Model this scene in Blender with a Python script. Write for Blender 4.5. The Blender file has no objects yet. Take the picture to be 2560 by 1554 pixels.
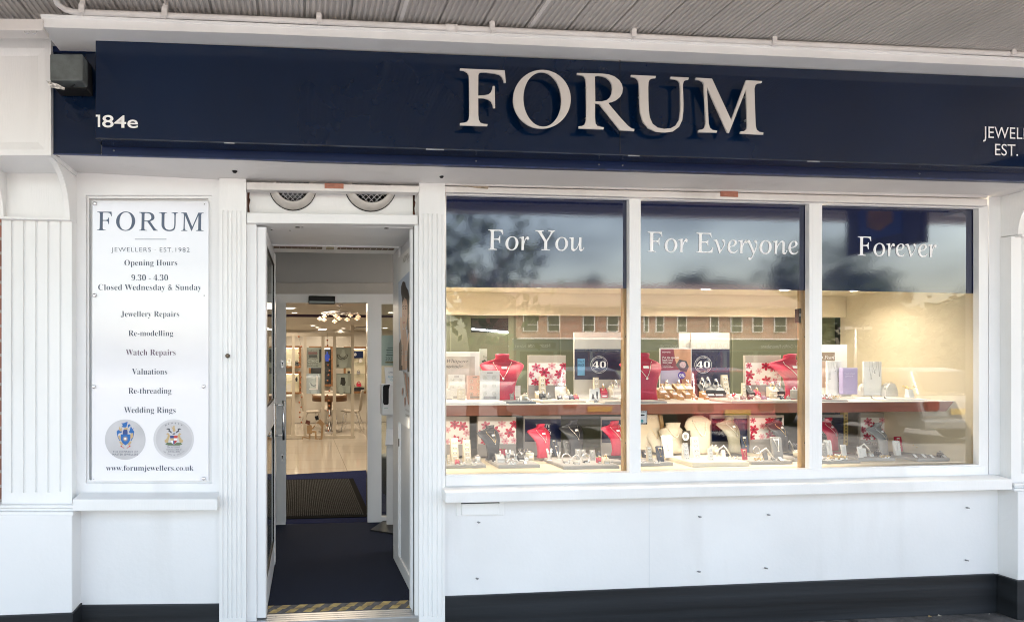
import bpy, bmesh, math, random
from mathutils import Vector, Matrix
random.seed(7)
S = bpy.context.scene
COL = S.collection
R = math.radians

# ------------------------------------------------------------------ camera
F_PX, CX, CY, W_PX = 1460.0, 882.0, 892.0, 2560.0     # focal length and principal point of the photograph, in its pixels
DIST, CAM_H = 3.2, 1.565                               # metres from the shopfront plane (Y = 0), height above the pavement
YAW = math.atan((CX - 745.0) / F_PX)
cam = bpy.data.objects.new('camera', bpy.data.cameras.new('camera'))
COL.objects.link(cam)
cam.location = (0, -DIST, CAM_H)
cam.rotation_euler = (R(90), 0, -YAW)
cam.data.sensor_width = 36
cam.data.lens = F_PX / W_PX * 36
cam.data.shift_x = (1280 - CX) / W_PX
cam.data.shift_y = (CY - 777) / W_PX
cam.data.clip_start = 0.05
cam.data.clip_end = 600
S.camera = cam

# ------------------------------------------------------------------ sky, sun, exposure
SUN_EL, SUN_AZ = R(60), R(18)
world = bpy.data.worlds.new('World'); S.world = world
world.use_nodes = True
wn = world.node_tree
sky = wn.nodes.new('ShaderNodeTexSky')
sky.sky_type = 'NISHITA'; sky.sun_disc = False
sky.sun_elevation = SUN_EL; sky.sun_rotation = SUN_AZ
sky.air_density = 1.0; sky.dust_density = 3.0; sky.ozone_density = 1.0
bg = wn.nodes['Background']
bg.inputs[1].default_value = 0.15
wc = wn.nodes.new('ShaderNodeTexCoord'); wm = wn.nodes.new('ShaderNodeMapping'); wm.inputs['Scale'].default_value = (1, 1, 2.6)   # broken cloud in the sky
wno = wn.nodes.new('ShaderNodeTexNoise'); wno.inputs['Scale'].default_value = 5.5; wno.inputs['Detail'].default_value = 7; wno.inputs['Roughness'].default_value = .55
wr = wn.nodes.new('ShaderNodeValToRGB'); wr.color_ramp.elements[0].position = .36; wr.color_ramp.elements[1].position = .66
wr.color_ramp.elements[0].color = (.755, .65, .53, 1); wr.color_ramp.elements[1].color = (1.49, 1.26, .985, 1)
wx = wn.nodes.new('ShaderNodeMixRGB'); wx.blend_type = 'MULTIPLY'; wx.inputs[0].default_value = 1
wn.links.new(wc.outputs['Generated'], wm.inputs[0]); wn.links.new(wm.outputs[0], wno.inputs[0]); wn.links.new(wno.outputs[0], wr.inputs[0])
wn.links.new(sky.outputs[0], wx.inputs[1]); wn.links.new(wr.outputs[0], wx.inputs[2]); wn.links.new(wx.outputs[0], bg.inputs[0])
sun = bpy.data.objects.new('sun', bpy.data.lights.new('sun', 'SUN'))
COL.objects.link(sun)
sun.data.energy = 5.0; sun.data.angle = R(25); sun.data.color = (1.0, 0.93, 0.84)
sdir = Vector((math.sin(SUN_AZ) * math.cos(SUN_EL), math.cos(SUN_AZ) * math.cos(SUN_EL), math.sin(SUN_EL)))
sun.rotation_euler = (-sdir).to_track_quat('-Z', 'Y').to_euler()
S.view_settings.view_transform = 'Standard'
S.view_settings.look = 'None'
S.view_settings.gamma = 1
S.view_settings.exposure = 2.95
S.view_settings.use_curve_mapping = False
S.cycles.max_bounces = 8
S.cycles.diffuse_bounces = 4
S.cycles.glossy_bounces = 4
S.cycles.transparent_max_bounces = 12
S.cycles.caustics_reflective = False
S.cycles.caustics_refractive = False
S.cycles.use_denoising = True
S.cycles.use_adaptive_sampling = False
S.cycles.filter_width = 1.05
S.cycles.sample_clamp_indirect = 6

# ------------------------------------------------------------------ survey: a pixel of the photograph to a point of the place
CAMV = Vector((0, -DIST, CAM_H))
FW = Vector((math.sin(YAW), math.cos(YAW), 0)); RT = Vector((math.cos(YAW), -math.sin(YAW), 0))
def ray(px, py): return FW + RT * ((px - CX) / F_PX) + Vector((0, 0, (CY - py) / F_PX))
def P(px, py, Y):
    d = ray(px, py); return CAMV + d * ((Y + DIST) / d.y)
def PZ(px, py, Z):
    d = ray(px, py); return CAMV + d * ((Z - CAM_H) / d.z)
def PX_(px, Y): return P(px, 800, Y).x
GLASS_Y = 0.035
def RF(px, py, Y):                                     # a point seen mirrored in the window glass
    p = P(px, py, 2 * GLASS_Y - Y); p.y = Y; return p
def scl(px, Y):                                        # metres per photograph pixel at that place
    return (P(px, 800, Y) - P(px, 801, Y)).z

# ------------------------------------------------------------------ materials
MATS = {}
def mat(name, col, rough=0.5, metal=0.0, var=0.06, vscale=6.0, stretch=(1, 1, 1), bump=0.0, bscale=120.0, bstretch=(1, 1, 1),
        coat=0.0, emit=None, estr=0.0, spec=0.5, sheen=0.0, dark=None, coat_ior=1.5, stain=0.0):
    if name in MATS: return MATS[name]
    m = bpy.data.materials.new(name); m.use_nodes = True
    nt = m.node_tree; b = nt.nodes['Principled BSDF']
    c = (col[0], col[1], col[2], 1)
    b.inputs['Base Color'].default_value = c
    b.inputs['Roughness'].default_value = rough
    b.inputs['Metallic'].default_value = metal
    b.inputs['Specular IOR Level'].default_value = spec
    if coat: b.inputs['Coat Weight'].default_value = coat; b.inputs['Coat IOR'].default_value = coat_ior; b.inputs['Coat Roughness'].default_value = 0.05
    if sheen: b.inputs['Sheen Weight'].default_value = sheen
    if emit:
        b.inputs['Emission Color'].default_value = (*emit, 1); b.inputs['Emission Strength'].default_value = estr
    tc = nt.nodes.new('ShaderNodeTexCoord')
    def noise(scale, st, det=4):
        mp = nt.nodes.new('ShaderNodeMapping'); mp.inputs['Scale'].default_value = st
        n = nt.nodes.new('ShaderNodeTexNoise'); n.inputs['Scale'].default_value = scale; n.inputs['Detail'].default_value = det
        nt.links.new(tc.outputs['Object'], mp.inputs[0]); nt.links.new(mp.outputs[0], n.inputs[0]); return n
    if var:
        n = noise(vscale, stretch, 6)
        r = nt.nodes.new('ShaderNodeValToRGB')
        r.color_ramp.elements[0].position = 0.30; r.color_ramp.elements[1].position = 0.72
        lo = dark if dark else tuple(max(0, x * (1 - 2.2 * var)) for x in col)
        hi = tuple(min(1, x * (1 + var)) for x in col)
        r.color_ramp.elements[0].color = (*lo, 1); r.color_ramp.elements[1].color = (*hi, 1)
        nt.links.new(n.outputs[0], r.inputs[0]); nt.links.new(r.outputs[0], b.inputs['Base Color'])
        mr = nt.nodes.new('ShaderNodeMapRange'); mr.inputs[3].default_value = rough * 0.85; mr.inputs[4].default_value = min(1, rough * 1.15)
        nt.links.new(n.outputs[0], mr.inputs[0]); nt.links.new(mr.outputs[0], b.inputs['Roughness'])
    if stain:                                           # sparse drips and smudges with their own shapes
        n3 = noise(2.3, (1.6, 1.6, .30), 8); r3 = nt.nodes.new('ShaderNodeValToRGB')
        r3.color_ramp.elements[0].position = .58; r3.color_ramp.elements[1].position = .80
        r3.color_ramp.elements[0].color = (0, 0, 0, 1); r3.color_ramp.elements[1].color = (1, 1, 1, 1)
        mm_ = nt.nodes.new('ShaderNodeMath'); mm_.operation = 'MULTIPLY'; mm_.inputs[1].default_value = stain
        mx = nt.nodes.new('ShaderNodeMixRGB'); mx.inputs[2].default_value = (.33, .30, .27, 1)
        src = b.inputs['Base Color'].links[0].from_socket
        nt.links.new(n3.outputs[0], r3.inputs[0]); nt.links.new(r3.outputs[0], mm_.inputs[0]); nt.links.new(mm_.outputs[0], mx.inputs[0])
        nt.links.new(src, mx.inputs[1]); nt.links.new(mx.outputs[0], b.inputs['Base Color'])
    if bump:
        n2 = noise(bscale, bstretch, 3)
        bp = nt.nodes.new('ShaderNodeBump'); bp.inputs['Strength'].default_value = bump; bp.inputs['Distance'].default_value = 0.01
        nt.links.new(n2.outputs[0], bp.inputs['Height']); nt.links.new(bp.outputs[0], b.inputs['Normal'])
        if coat: nt.links.new(bp.outputs[0], b.inputs['Coat Normal'])
    MATS[name] = m; return m

def glass_mat(name, tint=(1, 1, 1), base=0.04, gain=1.0, rough=0.0):
    m = bpy.data.materials.new(name); m.use_nodes = True; nt = m.node_tree
    nt.nodes.remove(nt.nodes['Principled BSDF']); out = nt.nodes['Material Output']
    tr = nt.nodes.new('ShaderNodeBsdfTransparent'); tr.inputs[0].default_value = (*tint, 1)
    gl = nt.nodes.new('ShaderNodeBsdfGlossy'); gl.inputs['Roughness'].default_value = rough
    lw = nt.nodes.new('ShaderNodeLayerWeight'); lw.inputs[0].default_value = 0.5
    pw = nt.nodes.new('ShaderNodeMath'); pw.operation = 'POWER'; pw.inputs[1].default_value = 4.0
    ml = nt.nodes.new('ShaderNodeMath'); ml.operation = 'MULTIPLY_ADD'; ml.inputs[1].default_value = gain; ml.inputs[2].default_value = base
    mx = nt.nodes.new('ShaderNodeMixShader')
    nt.links.new(lw.outputs['Facing'], pw.inputs[0]); nt.links.new(pw.outputs[0], ml.inputs[0])
    nt.links.new(ml.outputs[0], mx.inputs[0]); nt.links.new(tr.outputs[0], mx.inputs[1]); nt.links.new(gl.outputs[0], mx.inputs[2])
    nt.links.new(mx.outputs[0], out.inputs[0])
    MATS[name] = m; return m

WHITE = mat('white_gloss_paint', (0.80, 0.80, 0.80), 0.38, var=0.035, vscale=2.2, stretch=(1, 1, 0.35), bump=0.10, bscale=60, bstretch=(3, 3, 0.25), stain=.18)
WHITE2 = mat('white_masonry_paint', (0.79, 0.79, 0.80), 0.5, var=0.035, vscale=1.3, bump=0.07, bscale=45, stain=.18)
WHITEP = mat('white_plastic', (0.80, 0.80, 0.80), 0.3, var=0.02)
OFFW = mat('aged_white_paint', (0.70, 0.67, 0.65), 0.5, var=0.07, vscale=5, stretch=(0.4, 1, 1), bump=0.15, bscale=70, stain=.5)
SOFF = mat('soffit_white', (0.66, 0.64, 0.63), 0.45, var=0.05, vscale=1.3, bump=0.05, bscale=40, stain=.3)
CANO = mat('ribbed_canopy_sheet', (0.50, 0.47, 0.45), 0.55, var=0.05, vscale=1.5, bump=0.02)
ALU = mat('satin_aluminium', (0.62, 0.62, 0.63), 0.35, 0.85, var=0.05, vscale=9)
STEEL = mat('chrome', (0.75, 0.75, 0.76), 0.14, 1.0, var=0.0)
BLACKP = mat('black_skirting_paint', (0.018, 0.021, 0.026), 0.5, var=0.30, vscale=3, stretch=(0.15, 1, 5), bump=0.08, bscale=30, bstretch=(0.1, 1, 4), spec=.35)
BLACK = mat('black_plastic', (0.010, 0.010, 0.011), 0.45, var=0.0, spec=.2)
NAVY = mat('navy_gloss_panel', (0.0010, 0.0092, 0.034), 0.16, var=0.12, vscale=1.5, coat=0.30, bump=0.006, bscale=3, spec=.3)
NAVYE = mat('navy_gloss_edge', (0.005, 0.015, 0.060), 0.35, var=0.1, vscale=3, coat=0.1, spec=.25)
FILM = mat('navy_window_film', (0.006, 0.011, 0.046), 0.035, var=0.0, coat=1.0, bump=0.008, bscale=90, spec=0.4, coat_ior=1.75)
CHAMP = mat('champagne_letter_face', (0.585, 0.555, 0.53), 0.4, var=0.03, vscale=3)
DARKIN = mat('dark_gap', (0.01, 0.009, 0.008), 0.8, var=0.0)
RUST = mat('rusted_iron', (0.10, 0.035, 0.018), 0.85, var=0.4, vscale=30, bump=0.3)
COPPER = mat('copper_plate', (0.42, 0.17, 0.115), 0.45, 0.3, var=0.15, vscale=30)
TEXTN = mat('navy_print', (0.018, 0.030, 0.070), 0.4, var=0.0)
TEXTG = mat('slate_print', (0.075, 0.105, 0.165), 0.4, var=0.0)
TEXTW = mat('white_vinyl', (0.82, 0.82, 0.83), 0.4, var=0.0)
PAPER = mat('white_card', (0.80, 0.79, 0.77), 0.6, var=0.02)
GLASS = glass_mat('window_glass', (0.97, 0.985, 0.98), 0.092, 0.8)
GLASSD = glass_mat('door_glass', (0.78, 0.85, 0.84), 0.14, 0.8)
GLASSI = glass_mat('thin_glass', (0.93, 0.97, 0.96), 0.05, 0.8)

# ------------------------------------------------------------------ mesh helpers
ORIG = {}
class MB:
    def __init__(s): s.v = []; s.f = []; s.m = []; s.sm = []
    def add(s, vs, fs, mi=0, smooth=False):
        o = len(s.v); s.v += [tuple(v) for v in vs]
        for f in fs: s.f.append(tuple(i + o for i in f)); s.m.append(mi); s.sm.append(smooth)
        return s
    def box(s, x0, x1, y0, y1, z0, z1, mi=0):
        v = [(x0, y0, z0), (x1, y0, z0), (x1, y1, z0), (x0, y1, z0), (x0, y0, z1), (x1, y0, z1), (x1, y1, z1), (x0, y1, z1)]
        return s.add(v, [(0, 3, 2, 1), (4, 5, 6, 7), (0, 1, 5, 4), (1, 2, 6, 5), (2, 3, 7, 6), (3, 0, 4, 7)], mi)
    def slab(s, TL, TR, BR, BL, Y, dep, mi=0, Yb=None):   # four photograph corners on the plane Y, carried back by dep
        a = [P(*q, Y) for q in (TL, TR, BR, BL)]
        b = [Vector((q.x, (Y + dep), q.z)) for q in a]
        return s.add(a + b, [(0, 3, 2, 1), (4, 5, 6, 7), (0, 1, 5, 4), (1, 2, 6, 5), (2, 3, 7, 6), (3, 0, 4, 7)], mi)
    def rect(s, x0, y0, x1, y1, Y, dep, mi=0):
        return s.slab((x0, y0), (x1, y0), (x1, y1), (x0, y1), Y, dep, mi)
    def quad(s, a, b, c, d, mi=0): return s.add([a, b, c, d], [(0, 1, 2, 3)], mi)
    def prism_z(s, xy, z0, z1, mi=0):
        n = len(xy); v = [(x, y, z0) for x, y in xy] + [(x, y, z1) for x, y in xy]
        return s.add(v, [tuple(range(n))[::-1], tuple(range(n, 2 * n))] + [(i, (i + 1) % n, n + (i + 1) % n, n + i) for i in range(n)], mi)
    def prism_x(s, yz, x0, x1, mi=0):
        n = len(yz); v = [(x0, y, z) for y, z in yz] + [(x1, y, z) for y, z in yz]
        return s.add(v, [tuple(range(n)), tuple(range(n, 2 * n))[::-1]] + [(i, n + i, n + (i + 1) % n, (i + 1) % n) for i in range(n)], mi)
    def prism_y(s, xz, y0, y1, mi=0):
        n = len(xz); v = [(x, y0, z) for x, z in xz] + [(x, y1, z) for x, z in xz]
        return s.add(v, [tuple(range(n)), tuple(range(n, 2 * n))[::-1]] + [(i, n + i, n + (i + 1) % n, (i + 1) % n) for i in range(n)], mi)
    def tube(s, pts, r, n=10, mi=0, cap=True):
        pts = [Vector(p) for p in pts]; k = len(pts); vs = []
        up = Vector((0.13, 0.21, 0.97))
        rr = r if isinstance(r, (list, tuple)) else [r] * k
        for i, p in enumerate(pts):
            t = (pts[min(i + 1, k - 1)] - pts[max(i - 1, 0)]).normalized()
            a = t.cross(up); a = a.normalized() if a.length > 1e-4 else Vector((1, 0, 0)); b = t.cross(a)
            for j in range(n):
                q = 2 * math.pi * j / n; vs.append(p + a * (math.cos(q) * rr[i]) + b * (math.sin(q) * rr[i]))
        fs = [(i * n + j, i * n + (j + 1) % n, (i + 1) * n + (j + 1) % n, (i + 1) * n + j) for i in range(k - 1) for j in range(n)]
        if cap: fs += [tuple(range(n))[::-1], tuple(range((k - 1) * n, k * n))]
        return s.add(vs, fs, mi, True)
    def lathe(s, prof, c=(0, 0, 0), n=20, axis='z', mi=0):  # prof: (radius, height) pairs
        vs = []; k = len(prof); c = Vector(c)
        for r, h in prof:
            for j in range(n):
                q = 2 * math.pi * j / n; a, b = r * math.cos(q), r * math.sin(q)
                vs.append(c + Vector((a, b, h) if axis == 'z' else (a, -h, b) if axis == 'y' else (h, a, b)))
        fs = [(i * n + j, i * n + (j + 1) % n, (i + 1) * n + (j + 1) % n, (i + 1) * n + j) for i in range(k - 1) for j in range(n)]
        fs += [tuple(range(n))[::-1], tuple(range((k - 1) * n, k * n))]
        return s.add(vs, fs, mi, True)
    def torus(s, c, R0, r, axis='y', n=20, k=6, mi=0, a0=0.0, a1=2 * math.pi):
        c = Vector(c); pts = []
        full = abs(a1 - a0 - 2 * math.pi) < 1e-6
        for i in range(n + (0 if full else 1)):
            q = a0 + (a1 - a0) * i / n; a, b = R0 * math.cos(q), R0 * math.sin(q)
            pts.append((c, Vector((a, 0, b) if axis == 'y' else (a, b, 0) if axis == 'z' else (0, a, b))))
        vs = []
        ax = Vector((0, 1, 0) if axis == 'y' else (0, 0, 1) if axis == 'z' else (1, 0, 0))
        for c0, d in pts:
            u = d.normalized()
            for j in range(k):
                q = 2 * math.pi * j / k; vs.append(c0 + d + u * (r * math.cos(q)) + ax * (r * math.sin(q)))
        N = len(pts); fs = []
        for i in range(N if full else N - 1):
            for j in range(k): fs.append((i * k + j, i * k + (j + 1) % k, ((i + 1) % N) * k + (j + 1) % k, ((i + 1) % N) * k + j))
        return s.add(vs, fs, mi, True)
    def ball(s, c, r, n=10, k=7, mi=0, sq=(1, 1, 1)):
        prof = [(r * math.sin(math.pi * (i + 0.02) / (k + 0.04)), -r * math.cos(math.pi * (i + 0.02) / (k + 0.04))) for i in range(k + 1)]
        vs = []
        for rr, h in prof:
            for j in range(n):
                q = 2 * math.pi * j / n; vs.append((c[0] + rr * math.cos(q) * sq[0], c[1] + rr * math.sin(q) * sq[1], c[2] + h * sq[2]))
        fs = [(i * n + j, i * n + (j + 1) % n, (i + 1) * n + (j + 1) % n, (i + 1) * n + j) for i in range(k) for j in range(n)]
        return s.add(vs, fs, mi, True)
    def mesh(s, name, mats, origin=(0, 0, 0)):
        me = bpy.data.meshes.new(name); o = Vector(origin)
        me.from_pydata([tuple(Vector(v) - o) for v in s.v], [], s.f)
        for m in (mats if isinstance(mats, (list, tuple)) else [mats]): me.materials.append(m)
        for i, p in enumerate(me.polygons): p.material_index = s.m[i]; p.use_smooth = s.sm[i]
        me.update()
        bm = bmesh.new(); bm.from_mesh(me); bmesh.ops.recalc_face_normals(bm, faces=bm.faces); bm.to_mesh(me); bm.free()
        return me
    def build(s, name, mats, parent=None, bevel=0.0, origin=None, seg=2):
        org = ORIG.get(parent.name, Vector((0, 0, 0))) if parent else Vector(origin or (0, 0, 0))
        o = bpy.data.objects.new(name, s.mesh(name, mats, org))
        COL.objects.link(o)
        if parent: o.parent = parent
        else: o.location = org
        ORIG[o.name] = org
        if bevel:
            b = o.modifiers.new('bevel', 'BEVEL'); b.width = bevel; b.segments = seg; b.limit_method = 'ANGLE'; b.angle_limit = R(40)
            b.harden_normals = False
        return o
def tag(o, label=None, cat=None, group=None, kind=None):
    if label: o['label'] = label
    if cat: o['category'] = cat
    if group: o['group'] = group
    if kind: o['kind'] = kind
    return o
def thing(name, label, cat, loc=(0, 0, 0), rz=0.0, group=None, sc=1.0):
    o = bpy.data.objects.new(name, None); COL.objects.link(o); o.location = loc; o.rotation_euler = (0, 0, rz); o.scale = (sc, sc, sc)
    o.empty_display_size = 0.05
    ORIG[o.name] = Vector(loc) if (rz == 0 and sc == 1.0) else Vector((0, 0, 0))
    return tag(o, label, cat, group)
def hang(name, me, parent, loc=(0, 0, 0)):              # a part that shares mesh data
    o = bpy.data.objects.new(name, me); COL.objects.link(o); o.parent = parent; o.location = loc
    return o

def serif(s):                                          # upright book serif (needs shear)
    r = ''
    for ch in s:
        if 'A' <= ch <= 'Z': r += chr(0x1D434 + ord(ch) - 65)
        elif ch == 'h': r += '\u210e'
        elif 'a' <= ch <= 'z': r += chr(0x1D44E + ord(ch) - 97)
        else: r += ch
    return r
def serifb(s):                                         # heavy serif, thinned by a negative offset
    r = ''
    for ch in s:
        if 'A' <= ch <= 'Z': r += chr(0x1D400 + ord(ch) - 65)
        elif 'a' <= ch <= 'z': r += chr(0x1D41A + ord(ch) - 97)
        elif '0' <= ch <= '9': r += chr(0x1D7CE + ord(ch) - 48)
        else: r += ch
    return r
def curve_mesh(c):
    o = bpy.data.objects.new('tmp', c); COL.objects.link(o)
    bpy.context.view_layer.update()
    me = bpy.data.meshes.new_from_object(o.evaluated_get(bpy.context.evaluated_depsgraph_get()))
    vs = [tuple(v.co) for v in me.vertices]; fs = [tuple(p.vertices) for p in me.polygons]
    bpy.data.objects.remove(o); bpy.data.curves.remove(c); bpy.data.meshes.remove(me)
    return vs, fs
TXT = {}
def text_geo(body, style='sans', off=0.0, spacing=1.0, thick=0.0):
    key = (body, style, off, spacing, thick)
    if key in TXT: return TXT[key]
    c = bpy.data.curves.new('tmp', 'FONT')
    c.body = {'sans': lambda q: q, 'serif': serif, 'italic': serif, 'heavy': serifb}[style](body)
    c.shear = -0.25 if style == 'serif' else 0.0
    c.offset = off; c.space_character = spacing; c.resolution_u = 4
    c.extrude = thick
    TXT[key] = curve_mesh(c); return TXT[key]
def put_text(mb, body, x0, x1, base, Y, style='sans', cap=None, off=0.0, spacing=1.0, mi=0, thick=0.0, facing=1):
    """body between photograph columns x0..x1 with its baseline at row base (a pair for both ends) on the plane Y; cap = capital height in pixels"""
    vs, fs = text_geo(body, style, off, spacing, 0.5 if thick else 0.0)
    xs = [v[0] for v in vs]; xa, xb = min(xs), max(xs)
    b0, b1 = base if isinstance(base, tuple) else (base, base)
    A = P(x0, b0, Y); Bq = P(x1, b1, Y)
    sx = (Bq.x - A.x) / (xb - xa)
    sz = sx if cap is None else cap * scl((x0 + x1) / 2, Y) / 0.69
    out = []
    for v in vs:
        t = (v[0] - xa) / (xb - xa)
        out.append((A.x + (v[0] - xa) * sx, Y - (v[2] * 2 * thick if thick else 0), A.z + (Bq.z - A.z) * t + v[1] * sz))
    return mb.add(out, fs, mi)
def text_at(mb, body, o, ux, uz, width, style='sans', off=0.0, spacing=1.0, mi=0, centre=True, hscale=1.0):
    """lettering on any plane: o = where it sits, ux / uz = unit vectors along and up the writing, width in metres"""
    vs, fs = text_geo(body, style, off, spacing)
    xs = [v[0] for v in vs]; xa, xb = min(xs), max(xs); k = width / (xb - xa) if len(body) > 1 else width / .62
    o, ux, uz = Vector(o), Vector(ux), Vector(uz)
    return mb.add([o + ux * ((v[0] - xa) * k - (width / 2 if centre else 0)) + uz * (v[1] * k * hscale) for v in vs], fs, mi)
def fill_poly(loops, thick=0.0):
    c = bpy.data.curves.new('tmp', 'CURVE'); c.dimensions = '2D'; c.fill_mode = 'BOTH'; c.extrude = thick
    for L in loops:
        sp = c.splines.new('POLY'); sp.points.add(len(L) - 1); sp.use_cyclic_u = True
        for i, (a, b) in enumerate(L): sp.points[i].co = (a, b, 0, 1)
    return curve_mesh(c)
def put_poly(mb, loops, Y, thick=0.0, mi=0):            # photograph outlines laid on the plane Y (holes are inner loops)
    L = [[(P(x, y, Y).x, P(x, y, Y).z) for x, y in lp] for lp in loops]
    vs, fs = fill_poly(L, thick / 2)
    return mb.add([(v[0], Y - v[2], v[1]) for v in vs], fs, mi)
def rect_loop(x0, y0, x1, y1): return [(x0, y0), (x1, y0), (x1, y1), (x0, y1)]
def ell(cx, cy, rx, ry, n=36, rot=0.0):
    return [(cx + rx * math.cos(2 * math.pi * i / n) * math.cos(rot) - ry * math.sin(2 * math.pi * i / n) * math.sin(rot),
             cy + rx * math.cos(2 * math.pi * i / n) * math.sin(rot) + ry * math.sin(2 * math.pi * i / n) * math.cos(rot)) for i in range(n)]

# ================================================================== GROUND
PAVE = mat('pale_concrete_paving', (0.40, 0.39, 0.38), 0.85, var=0.10, vscale=9, bump=0.6, bscale=90)
ROAD = mat('asphalt_road', (0.145, 0.145, 0.145), 0.9, var=0.2, vscale=3, bump=0.4, bscale=120)
g = MB(); g.quad((-80, -80, -0.13), (80, -80, -0.13), (80, 40, -0.13), (-80, 40, -0.13))
tag(g.build('road', ROAD), kind='structure')
g = MB(); g.box(-40, 40, -4.6, 0.0, -0.125, 0.0)
tag(g.build('pavement', PAVE), kind='structure')
g = MB(); g.box(-40, 40, -0.75, -0.002, -0.1, 0.003)  # darker strip paints in the contact shade along the foot of the wall
tag(g.build('pavement_shade_strip', mat('painted_contact_shade', (0.13, 0.12, 0.115), 0.85, var=0.28, vscale=9, bump=0.6, bscale=90)), kind='structure')
g = MB(); g.box(-40, 40, -33.6, -29.0, -0.125, -0.01)
tag(g.build('far_pavement', PAVE), kind='structure')

# ================================================================== SHOP BUILDING
FLOOR_Z = 0.13
shop = thing('shop_building', 'white painted shop front with fluted pilasters and a three bay display window', 'building')
YW = 0.0
# --- walls
m = MB()
put_poly(m, [[(150, 420), (550, 420), (550, 1640), (150, 1640)], rect_loop(214.5, 487.6, 529.4, 1207)], 0.0, 0.0)
for a, b in (((214.5, 487.6), (529.4, 487.6)), ((529.4, 487.6), (529.4, 1207)), ((529.4, 1207), (214.5, 1207)), ((214.5, 1207), (214.5, 487.6))):
    p, q = P(*a, 0), P(*b, 0); m.quad(p, q, q + Vector((0, .035, 0)), p + Vector((0, .035, 0)))
m.rect(205, 478, 539, 1216, 0.035, 0.02)
m.build('wall_panel', WHITE2, shop)
m = MB()                                                # planted bead round the recess
put_poly(m, [rect_loop(213.8, 487, 530, 1207.6), rect_loop(224, 497, 521, 1198)], 0.022, 0.012)
m.build('recess_bead', WHITE, shop, 0.002)
m = MB(); m.rect(1106, 1188, 2512, 1560, 0.0, 0.05); m.build('stall_riser', WHITE2, shop)
m = MB(); m.rect(2472, 440, 2530, 1187, 0.001, 0.05)
m.build('side_wall_strip', WHITE2, shop)
m = MB()                                                # joint line in the stall riser
m.rect(1622.5, 1246, 1624.5, 1474, -0.001, 0.002); m.build('board_joint', mat('joint_filler', (0.70, 0.71, 0.73), 0.7, var=0), shop)
# --- skirtings
zg = 0.004
def plinth_band(a, b, Y, name, dep=0.05):
    A, B = P(*a, Y), P(*b, Y); mm = MB()
    v = [(A.x, Y, zg), (B.x, Y, zg), (B.x, Y, B.z), (A.x, Y, A.z)]
    v += [(x, y + dep, z) for x, y, z in v]
    mm.add(v, [(0, 1, 2, 3), (7, 6, 5, 4), (0, 4, 5, 1), (1, 5, 6, 2), (2, 6, 7, 3), (3, 7, 4, 0)])
    return mm.build(name, BLACKP, shop, 0.003)
plinth_band((1112.5, 1491), (2492, 1433.9), -0.014, 'skirting')
plinth_band((190, 1513), (548, 1509.5), -0.014, 'skirting')
# --- pilasters
def fluted(x0, x1, Y, y0, y1, grooves, gw, gd, dep, fy0, fy1, name, parent=shop, mt=WHITE, base_z=None):
    """shaft between columns x0..x1; grooves cut between rows fy0..fy1"""
    xm = (x0 + x1) / 2
    X0, X1 = PX_(x0, Y), PX_(x1, Y); zt, zb = P(xm, y0, Y).z, (base_z if base_z is not None else P(xm, y1, Y).z)
    za, zc = P(xm, fy0, Y).z, max(P(xm, fy1, Y).z, zb + 0.01)
    mm = MB()
    mm.box(X0, X1, Y, Y + dep, za, zt); mm.box(X0, X1, Y, Y + dep, zb, zc)
    pr = [(X0, Y + dep), (X0, Y)]
    for gx in grooves:
        a, b = PX_(gx - gw / 2, Y), PX_(gx + gw / 2, Y)
        pr += [(a, Y), (a + (b - a) * .2, Y + gd * .8), ((a + b) / 2, Y + gd), (a + (b - a) * .8, Y + gd * .8), (b, Y)]
    pr += [(X1, Y), (X1, Y + dep)]
    mm.prism_z(pr, zc, za)
    return mm.build(name, mt, parent)
fluted(4, 180, -0.06, 549, 1264, (30.6, 60.8, 91.4, 121.7, 152), 6.5, 0.009, 0.08, 550, 1230, 'pilaster_shaft')
fluted(2528, 2720, -0.055, 592, 1212, (2556, 2586, 2616, 2646, 2676), 6.5, 0.009, 0.075, 593, 1180, 'pilaster_shaft')
m = MB()
for a, b, y in ((1262, 1269.5, -0.095), (1269.5, 1279, -0.082), (1279, 1287.5, -0.11)):
    m.slab((-60, a), (183, a), (183, b), (-60, b), y, 0.11)
m.build('pilaster_moulding', WHITE, shop, 0.003)
m = MB()
for a, b, y in ((1208, 1214, -0.085), (1214, 1221, -0.075), (1221, 1228, -0.10)):
    m.slab((2536, a), (2760, a - 8), (2760, b - 8), (2536, b), y, 0.10)
m.build('pilaster_moulding', WHITE, shop, 0.003)
m = MB(); m.slab((-60, 1287.5), (180.5, 1287.5), (180.5, 1640), (-60, 1640), -0.115, 0.12); m.build('pilaster_plinth', WHITE2, shop, 0.004)
m = MB(); m.slab((2545, 1228), (2800, 1222), (2800, 1560), (2545, 1560), -0.10, 0.105); m.build('pilaster_plinth', WHITE2, shop, 0.004)
def skirt_box(xa, xb, Y, ya, name, dep):
    z = P((xa + xb) / 2, ya, Y).z; mm = MB(); mm.box(PX_(xa, Y), PX_(xb, Y), Y, Y + dep, zg, z); return mm.build(name, BLACKP, shop, 0.003)
skirt_box(-60, 182.5, -0.127, 1536.5, 'pilaster_skirting', 0.135)
skirt_box(2543.5, 2800, -0.113, 1446, 'pilaster_skirting', 0.125)
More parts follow.
